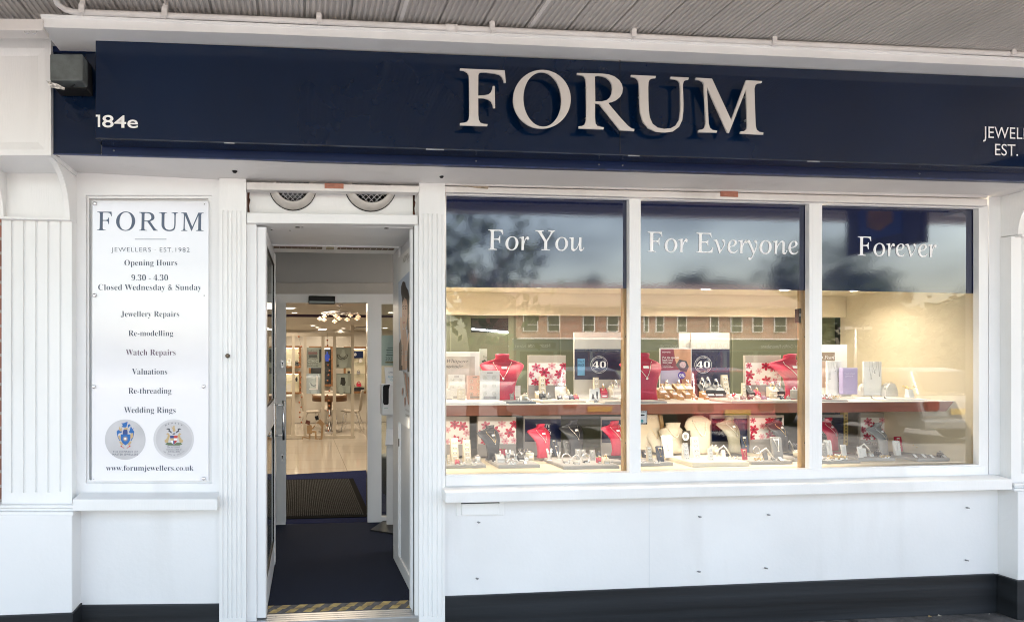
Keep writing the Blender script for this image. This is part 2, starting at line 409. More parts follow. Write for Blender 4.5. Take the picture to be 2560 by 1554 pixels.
# --- pilaster heads: cove brackets, neck panel and console block
def capital(xc0, xc1, Yneck, xs, ytop, yend, Yblk, nm='capital'):
    mm = MB()
    X0, X1 = PX_(xc0, Yneck), PX_(xc1, Yneck)
    zt, zb = P((xc0 + xc1) / 2, ytop, Yblk).z, P((xc0 + xc1) / 2, yend, Yneck).z
    zn = zt + 0.02
    mm.box(min(X0, X1), max(X0, X1), Yneck, 0.03, zb, zn)
    for xa, w in xs:
        Xa = PX_(xa, Yneck); prof = [(0.03, zb), (Yneck - 0.03, zb)]
        for i in range(13):
            t = i / 12; q = t * math.pi / 2
            prof.append((Yneck - 0.03 + (Yblk + 0.012 - Yneck + 0.03) * (1 - math.cos(q)), zb + (zt - zb) * math.sin(q) ** 1.0))
        prof.append((0.03, zt))
        mm.prism_x(prof, Xa, Xa + w)
    mm.box(min(X0, X1) - .002, max(X0, X1) + .006, Yneck - 0.034, 0.03, zb - 0.012, zb)
    return mm.build(nm, WHITE, shop, 0.002)
capital(6, 178, -0.06, ((167, 0.026), (5, 0.022)), 389, 546, -0.325, 'pilaster_capital')
capital(2538, 2720, -0.055, ((2530, 0.026), (2700, 0.022)), 432, 590, -0.325, 'pilaster_capital')
def panelled(outer, inner, Y, rec, dep, name, parent=shop, mt=WHITE):
    mm = MB()
    put_poly(mm, [outer, [(x, y) for x, y in inner]], Y)
    a = [P(x, y, Y) for x, y in inner]
    k = 0.82; cx = sum(p.x for p in a) / 4; cz = sum(p.z for p in a) / 4
    w = 0.035
    b = [Vector((p.x + (w if p.x < cx else -w), Y + rec, p.z + (w if p.z < cz else -w))) for p in a]
    for i in range(4): mm.quad(a[i], a[(i + 1) % 4], b[(i + 1) % 4], b[i])
    mm.quad(*b)
    o = [P(x, y, Y) for x, y in outer]; q = [Vector((p.x, Y + dep, p.z)) for p in o]
    for i in range(4): mm.quad(o[i], q[i], q[(i + 1) % 4], o[(i + 1) % 4])
    mm.quad(*q)
    return mm.build(name, mt, parent)
panelled([(-160, 94.6), (127, 94.6), (127, 388.6), (-160, 388.6)], [(-130, 120), (113, 120), (113, 374), (-130, 374)], -0.33, 0.008, 0.36, 'console_block')
# --- soffit under the sign, as a sheet from the sign's foot back to the window head
zs = P(1300, 441, 0.0).z
sA, sB = P(134, 384, -0.30), P(2560, 446.6, -0.30)
m = MB()
XL, XR = P(176, 431, 0).x, PX_(2760, 0)
BKL = [(176, 430.2), (191, 431), (548, 449.6), (1113, 463.6), (2469, 491.6), (2760, 498)]
def soff_z(x, f):
    if f: return sA.z + (sB.z - sA.z) * (x - sA.x) / (sB.x - sA.x)
    L = [P(u, w, 0.0) for u, w in BKL]
    for p0, p1 in zip(L, L[1:]):
        if x <= p1.x or p1 is L[-1]: return p0.z + (p1.z - p0.z) * (x - p0.x) / (p1.x - p0.x)
vs = []
for u, w in BKL:
    q = P(u, w, 0.0)
    for yy, zz_ in ((-0.297, soff_z(q.x, 1)), (0.0, q.z), (0.075, q.z), (0.075, q.z + .005), (0.0, q.z + .005), (-0.297, soff_z(q.x, 1) + .005)): vs.append((q.x, yy, zz_))
m.add(vs, [(i * 6 + j, i * 6 + (j + 1) % 6, (i + 1) * 6 + (j + 1) % 6, (i + 1) * 6 + j) for i in range(len(BKL) - 1) for j in range(6)])
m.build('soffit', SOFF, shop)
for x, y, w, h in ((587, 434.5, 13, 9), (1104, 444, 11, 5)):    # bolt holes with dark caps in the soffit
    c = P(x, y, -0.13); mm = MB(); mm.lathe([(w * .0011, 0), (w * .0011, -.004), (w * .0006, -.012)], (c.x, c.y, soff_z(c.x, 1) * .5 + soff_z(c.x, 0) * .5 + .002), 9)
    mm.build('soffit_bolt', BLACK, shop)
# wall above the sign, behind everything, closing the building
m = MB(); m.box(-9, 12, 0.10, 0.30, 2.86, 4.2); m.box(-9, PX_(192, 0), 0.07, 0.30, 0.004, 2.86); m.build('upper_wall', WHITE2, shop)
# --- narrow fluted door trims
fluted(548, 615, -0.03, 446, 1600, (558.3, 569.5, 580.7, 592, 603.5), 4.2, 0.006, 0.09, 527, 1543, 'door_trim', base_z=0.004)
fluted(1048, 1112.5, -0.03, 456, 1600, (1058, 1069.4, 1080.5, 1092.7, 1104), 4.2, 0.006, 0.09, 535, 1540, 'door_trim', base_z=0.004)
m = MB(); c = P(569.5, 889, -0.03)
m.lathe([(.012, 0), (.012, .006), (.006, .011), (.006, .022), (.010, .026), (.010, .032), (.002, .034)], (c.x, c.y, c.z), 12, 'y')
m.build('bell_push', mat('tarnished_brass', (.25, .20, .15), .45, .8, var=.3, vscale=60), shop)
# --- sills
def sill(TL, TR, BR, BL, Y, back, rise, name):
    mm = MB(); f = [P(*q, Y) for q in (TL, TR, BR, BL)]
    bt = [Vector((f[0].x, back, f[0].z + rise)), Vector((f[1].x, back, f[1].z + rise)), Vector((f[2].x, back, f[2].z)), Vector((f[3].x, back, f[3].z))]
    mm.add(f + bt, [(0, 3, 2, 1), (4, 5, 6, 7), (0, 1, 5, 4), (1, 2, 6, 5), (2, 3, 7, 6), (3, 0, 4, 7)])
    return mm.build(name, WHITE, shop, 0.005, seg=3)
sill((181, 1247.5), (543.5, 1246.5), (543.5, 1275.5), (181, 1277), -0.11, 0.0, 0.012, 'sill')
sill((1114, 1229.8), (2531, 1197.2), (2531, 1223.6), (1114, 1257.4), -0.10, 0.012, 0.012, 'window_sill')
# --- plate under the sill
m = MB(); m.slab((1140.6, 1255), (1259.7, 1253), (1259.7, 1287.5), (1140.6, 1288.5), -0.008, 0.010)
o = m.build('letter_plate', WHITE, shop, 0.002)
m = MB(); m.slab((1154, 1259), (1247.7, 1257), (1247.7, 1286), (1154, 1286.5), -0.016, 0.012); m.build('flap', WHITE, o, 0.003)
m = MB(); m.slab((1153, 1256.2), (1248.5, 1254.2), (1248.5, 1257.4), (1153, 1259.4), -0.0085, 0.004); m.build('slot', DARKIN, o)  # near-black strip painted in to deepen the shadow above the flap
# --- little wall plugs left in the riser
for x, y in ((1195, 1304), (1191, 1444), (1747, 1290), (1745, 1426.6), (1919, 1285), (1912, 1418), (2415.6, 1267.5), (2413.5, 1398.4)):
    c = P(x, y, 0.0); mm = MB(); mm.lathe([(.0048, -.001), (.0048, .006), (.0025, .0065), (.0022, .016), (.0030, .017)], (c.x, c.y, c.z), 9, 'y')
    mm.box(c.x, c.x + .011, c.y - .009, c.y - .003, c.z - .003, c.z + .002)
    mm.build('wall_plug', mat('grey_wall_plug', (.25, .25, .26), .6, var=.1), shop)

# ================================================================== DISPLAY WINDOW
win = MB()
put_poly(win, [[(1113.4, 476), (2463, 514), (2463, 1192), (1113.4, 1214)],
               [(1113.9, 488.6), (1570, 499.7), (1570, 1178.5), (1113.9, 1185)],
               [(1598, 500.4), (2018, 511), (2018, 1170), (1598, 1178.2)],
               [(2049.5, 512), (2440, 522.2), (2440, 1159.3), (2049.5, 1168.5)]], 0.012, 0.03)
window = win.build('window_frame', WHITE, shop, 0.002)
m = MB()
m.slab((1579, 480), (1598.5, 480.4), (1598.5, 1193), (1579, 1193), -0.004, 0.045); m.build('mullion', WHITE, window, 0.003)
m = MB(); m.slab((2030, 490), (2049.5, 490.4), (2049.5, 1186), (2030, 1186), -0.004, 0.045); m.build('mullion', WHITE, window, 0.003)
m = MB(); m.slab((1113.4, 1189), (2463, 1163.5), (2463, 1188.5), (1113.4, 1215), -0.007, 0.05); m.build('bottom_rail', WHITE, window, 0.004)
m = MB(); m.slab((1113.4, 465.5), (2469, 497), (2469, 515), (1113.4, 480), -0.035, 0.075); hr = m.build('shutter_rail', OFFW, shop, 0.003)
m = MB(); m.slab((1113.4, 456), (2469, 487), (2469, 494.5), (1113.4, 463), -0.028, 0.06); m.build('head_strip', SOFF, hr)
m = MB()
put_poly(m, [[(1152, 464.6), (1222, 465.8), (1220, 472.5), (1196, 470.8)]], -0.0362, 0.001); m.build('tape_patch', mat('brown_tape', (.33, .27, .2), .6, var=.2, vscale=40), hr)
def plate(x0, y0, x1, y1, parent):
    mm = MB(); mm.slab((x0, y0), (x1, y0 + 1.5), (x1, y1 + 1.5), (x0, y1), -0.039, 0.004)
    pl = mm.build('maker_plate', COPPER, parent)
    mm = MB()
    for k in range(2):
        put_text(mm, ['SHUTTERS', 'SERVICE CALL'][k] if False else 'mmwnmwnmm', x0 + 7, x1 - 7, y0 + 6.5 + 5 * k, -0.0398, cap=2.4)
    mm.build('worn_engraving', mat('plate_scratches', (.55, .30, .24), .5, var=0), pl)
plate(1802, 477.5, 1845.5, 491, hr)
m = MB(); m.rect(2463, 512, 2472.5, 1190, 0.03, 0.03); m.build('shutter_channel', DARKIN, shop)
# glass, film and its lettering, one set for each bay
bays = [((1112, 488), (1572, 499), (1572, 1180), (1112, 1187), 717.6, 720.8, [('For You', 1220.3, 1461, (624, 626.8), 49.5)]),
        ((1597, 500), (2020, 511), (2020, 1171.5), (1597, 1180), 721, 725.6, [('For Everyone', 1619, 1996, (629, 635.5), 49)]),
        ((2048, 512), (2441, 523), (2441, 1160.5), (2048, 1170), 725.7, 733.2, [('Forever', 2144.5, 2342, (638.3, 643), 47)])]
for TL, TR, BR, BL, fa, fb, words in bays:
    m = MB(); m.quad(P(*TL, .033), P(*TR, .033), P(*BR, .033), P(*BL, .033)); m.v = [tuple(q) for q in m.v]
    pane = m.build('pane', GLASS, window)
    m = MB(); m.slab(TL, TR, (TR[0], fb), (TL[0], fa), 0.0315, 0.0012); fl = m.build('film', FILM, window)
    m = MB()
    for w_, x0, x1, bs, cap in words: put_text(m, w_, x0, x1, bs, 0.0300, 'serif', cap, off=0.002)
    m.build('lettering', TEXTW, fl)

# ================================================================== DOOR HEAD WITH TWO VENTS
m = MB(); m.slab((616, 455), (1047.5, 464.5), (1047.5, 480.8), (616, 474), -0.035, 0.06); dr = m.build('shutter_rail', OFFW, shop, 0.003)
plate(811.5, 457.5, 859, 470, dr)
m = MB(); m.slab((612, 440), (1050, 448), (1050, 540), (612, 535), 0.055, 0.02); m.build('door_head_board', WHITE, shop)
m = MB(); m.slab((616, 531.5), (1044.5, 537.3), (1044.5, 560.6), (616, 557), -0.020, 0.075); m.build('transom', WHITE, shop, 0.003)
for x, y0, y1, w in ((620, 476, 530, 4.5), (1034, 483, 537, 3.5)):
    m = MB(); pts = [(x, y0), (x + w, y0 + 3), (x + w * .7, y0 + 18), (x + w * 1.3, y0 + 24), (x + w * .6, y1 - 16), (x + w, y1), (x - 2, y1), (x - 2, y0)]
    put_poly(m, [pts], 0.053, 0.003); m.build('rust_streak', RUST, shop)
VENTM = mat('grey_vent_plastic', (.50, .47, .44), .45, var=.08, vscale=14)
for cx, cy, ro, ri in ((732, 468, 57.5, 41), (926, 464, 64, 48)):
    c = P(cx, cy, 0.055); k = scl(cx, 0.055); Ro, Ri = ro * k, ri * k
    v = thing('extractor_vent', 'round grey extractor vent with mesh grille, ' + ('smaller one nearer the door hinge' if cx < 800 else 'larger one over the right part of the doorway'), 'vent', c, group='extractor vents over the door')
    m = MB(); m.lathe([(Ro, 0.0), (Ro * 1.0, .012), (Ro * .97, .022), (Ri * 1.15, .052), (Ri * 1.02, .056), (Ri, .050), (Ri, .004), (0.001, .004)], c, 40, 'y'); m.build('bezel', VENTM, v)
    m = MB(); m.lathe([(Ro * 1.03, 0.0), (Ro * 1.03, .006), (Ro * 1.0, .0065), (.001, .0065)], c, 40, 'y'); m.build('gasket', BLACK, v)
    m = MB(); m.lathe([(Ri, .012), (.001, .012)], c, 30, 'y'); m.build('throat', DARKIN, v)
    m = MB(); n = 7; st = 2 * Ri / n
    for s_ in (1, -1):
        for i in range(-n, n + 1):
            d = i * st * .5 * 1.414; L2 = Ri * Ri - d * d
            if L2 <= 0: continue
            L = math.sqrt(L2) * .98; u = Vector((math.cos(R(45)), 0, s_ * math.sin(R(45)))); w_ = Vector((-u.z, 0, u.x))
            q = c + w_ * d + Vector((0, -.047 - .001 * s_, 0)); m.tube([q - u * L, q + u * L], .0016, 5)
    m.build('mesh_grille', STEEL, v)

# ================================================================== FASCIA SIGN
sign = thing('fascia_sign', 'long navy fascia sign with raised pale serif letters above the door and window', 'sign', P(1300, 440, -0.30))
m = MB()
m.slab((131, 131.5), (252, 133.5), (252, 386), (133, 383.6), -0.302, 0.05)
m.build('return_panel', NAVY, sign, 0.002)
m = MB(); m.slab((131, 116), (256, 117), (256, 131), (131, 131), -0.306, 0.05); m.build('top_strip', NAVYE, sign)
YB = -0.41
bx = [P(238.5, 100, YB), P(2760, 203, YB), P(2760, 425.5, YB), P(238.5, 345.8, YB)]
m = MB()
bk = [Vector((q.x, -0.304, q.z)) for q in bx]
lowL, lowR = P(255.5, 367, -0.304), P(2760, 439.3, -0.304)
fr = [bx[0], bx[1], bx[2], bx[3]]
m.add(fr + [bk[0], bk[1], Vector((lowR.x, -.304, lowR.z)), Vector((lowL.x, -.304, lowL.z))],
      [(0, 3, 2, 1), (0, 1, 5, 4), (1, 2, 6, 5), (3, 7, 6, 2), (0, 4, 7, 3), (4, 5, 6, 7)])
board = m.build('sign_board', NAVY, sign, 0.003)
m = MB(); m.slab((254, 360), (2760, 430), (2760, 459), (254, 386.5), -0.301, 0.04); m.build('bottom_rail', NAVYE, sign, 0.002)
m = MB(); m.slab((133, 383), (2760, 456.5), (2760, 459.5), (133, 385.5), -0.3065, 0.01); m.build('edge_trim', mat('blue_edge_trim', (.02, .035, .12), .4, var=.3, vscale=3, stretch=(8, 1, 1)), sign)
m = MB()                                                # folded light-catching lip of the board, with worn patches
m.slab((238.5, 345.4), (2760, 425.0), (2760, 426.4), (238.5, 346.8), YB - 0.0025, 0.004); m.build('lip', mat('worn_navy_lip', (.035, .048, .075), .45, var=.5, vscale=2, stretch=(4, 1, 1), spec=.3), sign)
for x, w in ((1065, 45), (1571, 28), (2019, 31), (560, 26)):
    y = 346.8 + (x - 238.5) / 2521.5 * 79.4; m = MB(); m.slab((x, y - 1.2), (x + w, y - 1.2 + w * .031), (x + w, y + 1.6 + w * .031), (x, y + 1.6), YB - 0.004, 0.002)
    m.build('paint_chip', mat('bare_primer', (.30, .31, .33), .6, var=.2, vscale=30), sign)
m = MB(); y = 165; m.slab((1549.5, 141), (1551, 141), (1551, 384), (1549.5, 384), YB - 0.0012, 0.002); m.build('board_seam', DARKIN, sign)
RIV = mat('dull_rivet', (.16, .17, .2), .5, .6, var=.2)
for x, y in ((236, 122.5), (160, 122.5)):
    c = P(x, y, -.306); m = MB(); m.lathe([(.006, 0), (.006, .003), (.002, .004)], (c.x, c.y, c.z), 9, 'y'); m.build('rivet', RIV, sign)
for x in (285, 1190, 1497, 1556, 2298):
    c = P(x, 376 + (x - 254) * .0287, -.302); m = MB(); m.lathe([(.0045, 0), (.0045, .003), (.002, .004)], (c.x, c.y, c.z), 9, 'y'); m.build('rivet', RIV, sign)
ZX, ZY, ZK = 1100.0, 120.0, 2464 / 860.0
def zz(L): return [(ZX + x / ZK, ZY + y / ZK) for x, y in L]
F_ = [(143,150),(462,163),(470,252),(457,252),(453,232),(443,210),(424,194),(390,185),(330,178),(292,177),(278,183),(273,200),(272,344),(315,342),(345,336),(364,320),(373,298),(377,275),(390,276),(393,432),(380,432),(376,407),(365,385),(343,370),(310,362),(272,361),(273,480),(277,518),(288,538),(312,546),(340,548),(337,562),(143,556),(143,541),(170,538),(193,530),(205,512),(209,480),(208,230),(205,197),(193,178),(170,166),(143,163)]
R1 = [(980,182),(1120,186),(1160,187),(1205,192),(1245,206),(1280,232),(1300,262),(1307,292),(1303,325),(1288,353),(1262,375),(1232,388),(1202,395),(1216,414),(1258,464),(1300,513),(1345,560),(1368,577),(1390,583),(1388,597),(1287,590),(1140,404),(1112,399),(1108,400),(1108,500),(1112,543),(1125,561),(1150,567),(1171,570),(1170,585),(991,578),(992,563),(1015,561),(1035,550),(1044,525),(1047,490),(1045,260),(1040,222),(1028,204),(1005,197),(980,195)]
R2 = [(1107,212),(1112,203),(1130,201),(1160,205),(1190,216),(1214,236),(1229,265),(1233,298),(1227,332),(1214,358),(1190,377),(1152,386),(1110,385)]
U_ = [(1367,196),(1543,204),(1541,218),(1518,220),(1499,229),(1491,250),(1489,290),(1490,380),(1493,450),(1500,500),(1520,545),(1555,572),(1602,582),(1650,577),(1688,556),(1712,515),(1720,450),(1720,380),(1719,290),(1715,252),(1702,234),(1680,227),(1649,223),(1650,209),(1779,215),(1777,229),(1757,232),(1743,243),(1737,265),(1738,300),(1741,400),(1740,455),(1732,520),(1709,568),(1668,598),(1610,607),(1550,602),(1492,578),(1452,530),(1434,470),(1428,400),(1424,270),(1418,236),(1405,219),(1385,211),(1367,209)]
M_ = [(1829,216),(1945,222),(2083,520),(2190,234),(2303,240),(2301,253),(2275,256),(2256,268),(2249,295),(2253,430),(2258,560),(2265,588),(2285,603),(2313,608),(2311,623),(2149,615),(2150,600),(2175,598),(2192,585),(2198,555),(2190,296),(2066,612),(2055,606),(1908,280),(1922,545),(1931,575),(1950,590),(1982,594),(1980,608),(1849,605),(1850,590),(1878,586),(1894,570),(1901,540),(1888,265),(1878,245),(1858,233),(1829,230)]
YL = -0.458
m = MB()
for loops in ([F_], [ell(728.5, 370, 206, 210, 60, R(8)), ell(731.5, 371, 136, 195, 56, R(-3))], [R1, R2], [U_], [M_]):
    put_poly(m, [zz(l) for l in loops], YL, 0.007)
let_ = m.build('raised_lettering', [CHAMP], sign)
for x, y in ((240, 300), (240, 480), (558, 370), (900, 370), (1075, 260), (1075, 480), (1460, 330), (2224, 330), (2228, 500)):
    c = P(*zz([(x, y)])[0], YL + .006); m = MB(); m.tube([c, (c.x, YB, c.z)], .006, 7); m.build('stand_off_pin', mat('white_pins', (.6, .6, .58), .5, var=0), let_)
m = MB()
put_text(m, '84e', 255.5, 345, (318, 320), YB - 0.003, 'sans', 30, off=0.012)
put_poly(m, [[(239.5, 287), (250.3, 287), (250.3, 317.6), (244.5, 317.6), (244.5, 291.8), (239.5, 291.8)]], YB - 0.003)
put_text(m, 'JEWELLERS', 2457.5, 2626, (344.5, 350.5), YB - 0.003, 'sans', 28.5, off=0.0, spacing=1.02)
put_text(m, 'EST. 1982', 2487.5, 2624, (388, 392.5), YB - 0.003, 'sans', 28.5, off=0.0)
m.build('vinyl_lettering', TEXTW, sign)

# ================================================================== CANOPY, CORNICE, CONDUIT
canopy = thing('canopy', 'ribbed metal canopy ceiling over the pavement in front of the shop', 'canopy', (0, -1.8, 3.2))
ZC = P(640, 43, -0.49).z + 0.012
m = MB(); pitch = 0.0262; x = -9.0; cols = []
k = 0
while x < 9.5:
    dz = 0.0065 if (k % 8) else 0.014
    cols += [(x, 0.0), (x + pitch * .36, 0.0), (x + pitch * .5, dz), (x + pitch * .86, dz)]
    if k % 8 == 0: cols += [(x + pitch * .88, 0.004)]
    x += pitch; k += 1
n = len(cols)
v = [(a, -0.02, ZC + b) for a, b in cols] + [(a, -2.6, ZC + b) for a, b in cols]
m.add(v, [(i, i + 1, n + i + 1, n + i) for i in range(n - 1)])
m.build('ribbed_sheet', CANO, canopy)
m = MB(); m.box(-9.0, 9.5, -2.64, -0.02, ZC + .05, ZC + .12); m.build('deck', OFFW, canopy)
m = MB(); m.box(-9.0, 9.5, -2.72, -2.60, ZC - .07, ZC + .25); m.build('edge_beam', WHITE, canopy)
m = MB(); m.slab((-160, 44.5), (107, 47.5), (107, 76), (-160, 76), -0.52, 0.07); bm_ = m.build('cross_beam', OFFW, canopy, 0.003)
for x in (67, 85.5):
    c = P(x, 79, -.515); mm = MB(); mm.torus(c, .0095, .0014, 'y', 16, 6, a0=R(-250), a1=R(70)); mm.tube([(c.x, c.y, c.z + .009), (c.x - .003, c.y, c.z + .022)], .0014, 6); mm.build('hook', STEEL, bm_)
for x, y in ((1011, 40), (1345, 45)):                    # flat cover strips over sheet joints
    c = P(x, y, -.6); mm = MB(); mm.box(c.x - .009, c.x + .009, -2.58, -.5, ZC - .003, ZC + .002); mm.build('cover_strip', OFFW, canopy)
corn = MB()
CT = [(103.5, 38.6), (640, 60.8), (1280, 87.5), (1920, 115), (2760, 158)]
CB = [(107.5, 70.3), (640, 86), (1280, 113), (1920, 141), (2760, 179)]
YC = -0.507
prof_n = 7
def corn_prof(t, b):                                    # moulded profile from top to bottom, then the underside going back
    h = t.z - b.z
    return [(-0.30, t.z), (YC - .010, t.z), (YC - .010, t.z - h * .16), (YC - .002, t.z - h * .24), (YC - .002, t.z - h * .62), (YC - .0055, t.z - h * .66), (YC - .0055, b.z), (YC + .008, b.z), (-0.30, b.z + .004)]
vs = []
for t, b in zip(CT, CB):
    T, Bp = P(*t, YC), P(*b, YC)
    for yy, z in corn_prof(T, Bp): vs.append((T.x, yy, z))
npf = 9
fs = [(i * npf + j, (i + 1) * npf + j, (i + 1) * npf + (j + 1) % npf, i * npf + (j + 1) % npf) for i in range(len(CT) - 1) for j in range(npf)]
fs += [tuple(range(npf)), tuple(range((len(CT) - 1) * npf, len(CT) * npf))[::-1]]
corn.add(vs, fs); corn.build('cornice', WHITE, shop)
# conduit pipe
pipe = thing('conduit_pipe', 'white painted conduit pipe clipped along the top of the cornice', 'pipe', P(700, 50, -0.51))
YP = -0.522
def pipe_y(x): return 29.5 + (x - 165) * (48 - 29.5) / 475 if x < 640 else 48 + (x - 640) * (77 - 48) / 640 if x < 1280 else 77 + (x - 1280) * (136.5 - 77) / 1280
pts = []
for x in range(185, 2760, 60): pts.append(P(x, pipe_y(x), YP))
a = P(183, 29.5, YP)
bend = [Vector((a.x - .055 - .0, YP - .62, ZC - .016)), Vector((a.x - .055, YP - .10, ZC - .016)), Vector((a.x - .048, YP - .045, a.z + .004)), Vector((a.x - .03, YP - .012, a.z + .001))]
m = MB(); m.tube(bend + pts, .0125, 12); m.build('tube', OFFW, pipe)
def clip(px, name='clip'):
    c = P(px, pipe_y(px), YP); mm = MB()
    mm.torus(c, .0145, .003, 'x', 16, 6); mm.box(c.x - .011, c.x + .011, c.y - .004, c.y + .002, c.z + .012, ZC + .008)
    mm.box(c.x - .012, c.x + .012, c.y - .020, c.y - .014, c.z - .012, c.z + .020)
    mm.lathe([(.012, 0), (.012, .004), (.004, .006)], (c.x, c.y - .016, c.z + .022), 10, 'y')
    return mm.build(name, OFFW, pipe, 0.001)
for px in (207, 413, 797, 1228, 1580, 1930, 2525): clip(px)
c0, c1 = P(1113, pipe_y(1113), YP), P(1142, pipe_y(1142), YP)
m = MB(); m.tube([c0, c1], .0165, 14); m.build('coupling', OFFW, pipe)

# ================================================================== FLOODLIGHT BOX
fb = thing('alarm_box', 'weathered grey box with a torn foil strip beside the left end of the navy sign', 'alarm box', P(165, 222, -0.30))
m = MB(); m.slab((123.5, 133.8), (206.5, 134.5), (206.5, 201.5), (124, 202), -0.46, 0.07)
m.build('cover', mat('weathered_grey_green', (.105, .12, .12), .55, var=.25, vscale=14, bump=.1), fb, 0.008, seg=3)
m = MB(); m.slab((131, 141), (214, 142), (217, 222), (133, 220), -0.392, 0.088); m.build('housing', BLACK, fb, 0.006)
m = MB(); L = [(115.5, 202), (128, 206), (143, 210), (162.5, 220), (161, 225), (140, 221.5), (127, 219)]
put_poly(m, [L], -0.47, .002); m.build('foil_strip', mat('crumpled_foil', (.62, .60, .58), .3, .8, var=.3, vscale=60, bump=.9, bscale=90), fb)
pts = [P(160 + 28 * math.cos(t), 208 + 13 * math.sin(t), -.42) for t in [R(q) for q in range(0, 181, 20)]]
m = MB(); m.tube(pts, .003, 6); m.build('cable', BLACK, fb)

# ================================================================== NEIGHBOUR
BRICK = bpy.data.materials.new('red_brickwork'); BRICK.use_nodes = True
nt = BRICK.node_tree; bt = nt.nodes.new('ShaderNodeTexBrick'); tc = nt.nodes.new('ShaderNodeTexCoord'); mp = nt.nodes.new('ShaderNodeMapping')
mp.inputs['Rotation'].default_value = (R(90), 0, 0)
bt.inputs['Color1'].default_value = (.32, .12, .085, 1); bt.inputs['Color2'].default_value = (.19, .075, .055, 1); bt.inputs['Mortar'].default_value = (.36, .31, .27, 1)
bt.inputs['Scale'].default_value = 1; bt.inputs['Brick Width'].default_value = .225; bt.inputs['Row Height'].default_value = .075; bt.inputs['Mortar Size'].default_value = .008
nt.links.new(tc.outputs['Object'], mp.inputs[0]); nt.links.new(mp.outputs[0], bt.inputs[0]); nt.links.new(bt.outputs[0], nt.nodes['Principled BSDF'].inputs['Base Color'])
nt.nodes['Principled BSDF'].inputs['Roughness'].default_value = .85
m = MB(); m.box(PX_(-1500, -.03), PX_(3.6, -.03) - .002, -0.03, 0.06, 0.005, 2.6)
tag(m.build('brick_wall', BRICK), 'narrow strip of red brick wall at the edge beside the fluted pilaster', 'wall')

# ================================================================== OPENING-HOURS SIGN
YS = 0.006
hs = thing('opening_hours_sign', 'tall clear acrylic sign with opening hours and services held by metal studs', 'sign', P(376, 1201, YS))
ACR = mat('white_acrylic', (.78, .78, .82), .12, var=.015, vscale=2, coat=.6)
m = MB(); m.slab((231, 501.5), (521.5, 503), (521.5, 1201), (229.5, 1202.5), YS, 0.006); m.build('panel', ACR, hs, 0.001)
m = MB(); YT = YS - 0.0012
put_text(m, 'FORUM', 243, 509, (575.5, 577.5), YT, 'serif', 46, off=0.0, spacing=1.1)
m.rect(337, 597.2, 416, 598.6, YT, .001)
m.build('heading', TEXTG, hs)
m = MB()
put_text(m, 'JEWELLERS \u00b7 EST.1982', 278.5, 474, (629, 629.8), YT, 'sans', 11, off=-0.012, spacing=1.15)
for t, a, b, y, cap in (('Opening Hours', 311, 443, 663.6, 14.5), ('9.30 - 4.30', 328.5, 420, 701, 14.5), ('Closed Wednesday & Sunday', 245.5, 503.5, 725, 15),
                        ('Jewellery Repairs', 302, 448, 791.5, 14.5), ('Re-modelling', 321, 433, 839.5, 14.5),
                        ('Valuations', 330, 418, 935.5, 15), ('Re-threading', 321, 428.5, 983.5, 15), ('Wedding Rings', 310, 439, 1031.5, 15),
                        ('www.forumjewellers.co.uk', 265, 484, 1175.5, 13.5)):
    put_text(m, t, a, b, y, YT, 'heavy', cap, off=-0.0112)
m.build('lettering', TEXTN, hs)
m = MB(); put_text(m, 'Watch Repairs', 314.5, 439, 887.5, YT, 'heavy', 15, off=-0.0112); m.build('lettering', mat('plum_print', (.07, .022, .065), .4, var=0), hs)
SILV = mat('silver_print', (.50, .50, .53), .35, .15, var=.08, vscale=5)
SIL2 = mat('pale_silver_print', (.58, .58, .61), .35, .1, var=.05)
cBL = mat('crest_blue', (.0, .115, .40), .4, var=0); cGO = mat('crest_gold', (.50, .36, .18), .4, var=0); cRD = mat('crest_red', (.48, .04, .03), .4, var=0)
cDK = mat('crest_dark', (.05, .05, .07), .4, var=0); cNV = mat('crest_navy', (.015, .05, .22), .4, var=0); cGN = mat('crest_green', (.10, .15, .08), .4, var=0); cWH = mat('crest_white', (.75, .75, .75), .4, var=0)
CM = [SILV, cBL, cGO, cRD, cDK, cNV, cGN, cWH, SIL2]
def zl(L): return [(240 + x / 9.126, 1030 + y / 9.126) for x, y in L]
def lay(mm, L, mi, d): put_poly(mm, [zl(L)], YT - d * 0.0004, 0.0, mi)
m = MB()
lay(m, ell(667, 620, 463, 460, 56), 0, 0)
def mirror(L, c): return [(2 * c - x, y) for x, y in L][::-1]
feathL = [(470, 440), (500, 400), (560, 410), (600, 440), (570, 470), (520, 480), (500, 520), (525, 590), (560, 640), (530, 640), (495, 570), (480, 500)]
lay(m, feathL, 1, 2); lay(m, mirror(feathL, 672), 1, 2)
gl_ = [(520, 370), (545, 310), (560, 380), (590, 340), (585, 430), (545, 430)]
lay(m, gl_, 2, 3); lay(m, [(795, 310), (830, 380), (872, 348), (810, 440), (765, 430)], 1, 3)
lay(m, [(500, 545), (545, 520), (575, 590), (570, 640), (525, 610)], 2, 3); lay(m, [(790, 480), (850, 470), (845, 560), (800, 620), (780, 560)], 2, 3)
lay(m, [(612, 440), (630, 395), (710, 395), (722, 440), (720, 500), (610, 500)], 5, 4)
lay(m, [(640, 360), (690, 345), (730, 365), (715, 395), (630, 395)], 2, 4)
lay(m, [(572, 250), (610, 245), (650, 240), (680, 222), (722, 215), (712, 262), (700, 320), (670, 345), (620, 340), (575, 325), (610, 305), (600, 270)], 1, 4)
lay(m, [(720, 320), (735, 280), (765, 265), (790, 290), (765, 320), (740, 350)], 1, 4)
lay(m, [(565, 500), (783, 500), (785, 560), (775, 640), (735, 705), (672, 750), (605, 700), (568, 630), (562, 560)], 1, 5)
star = []
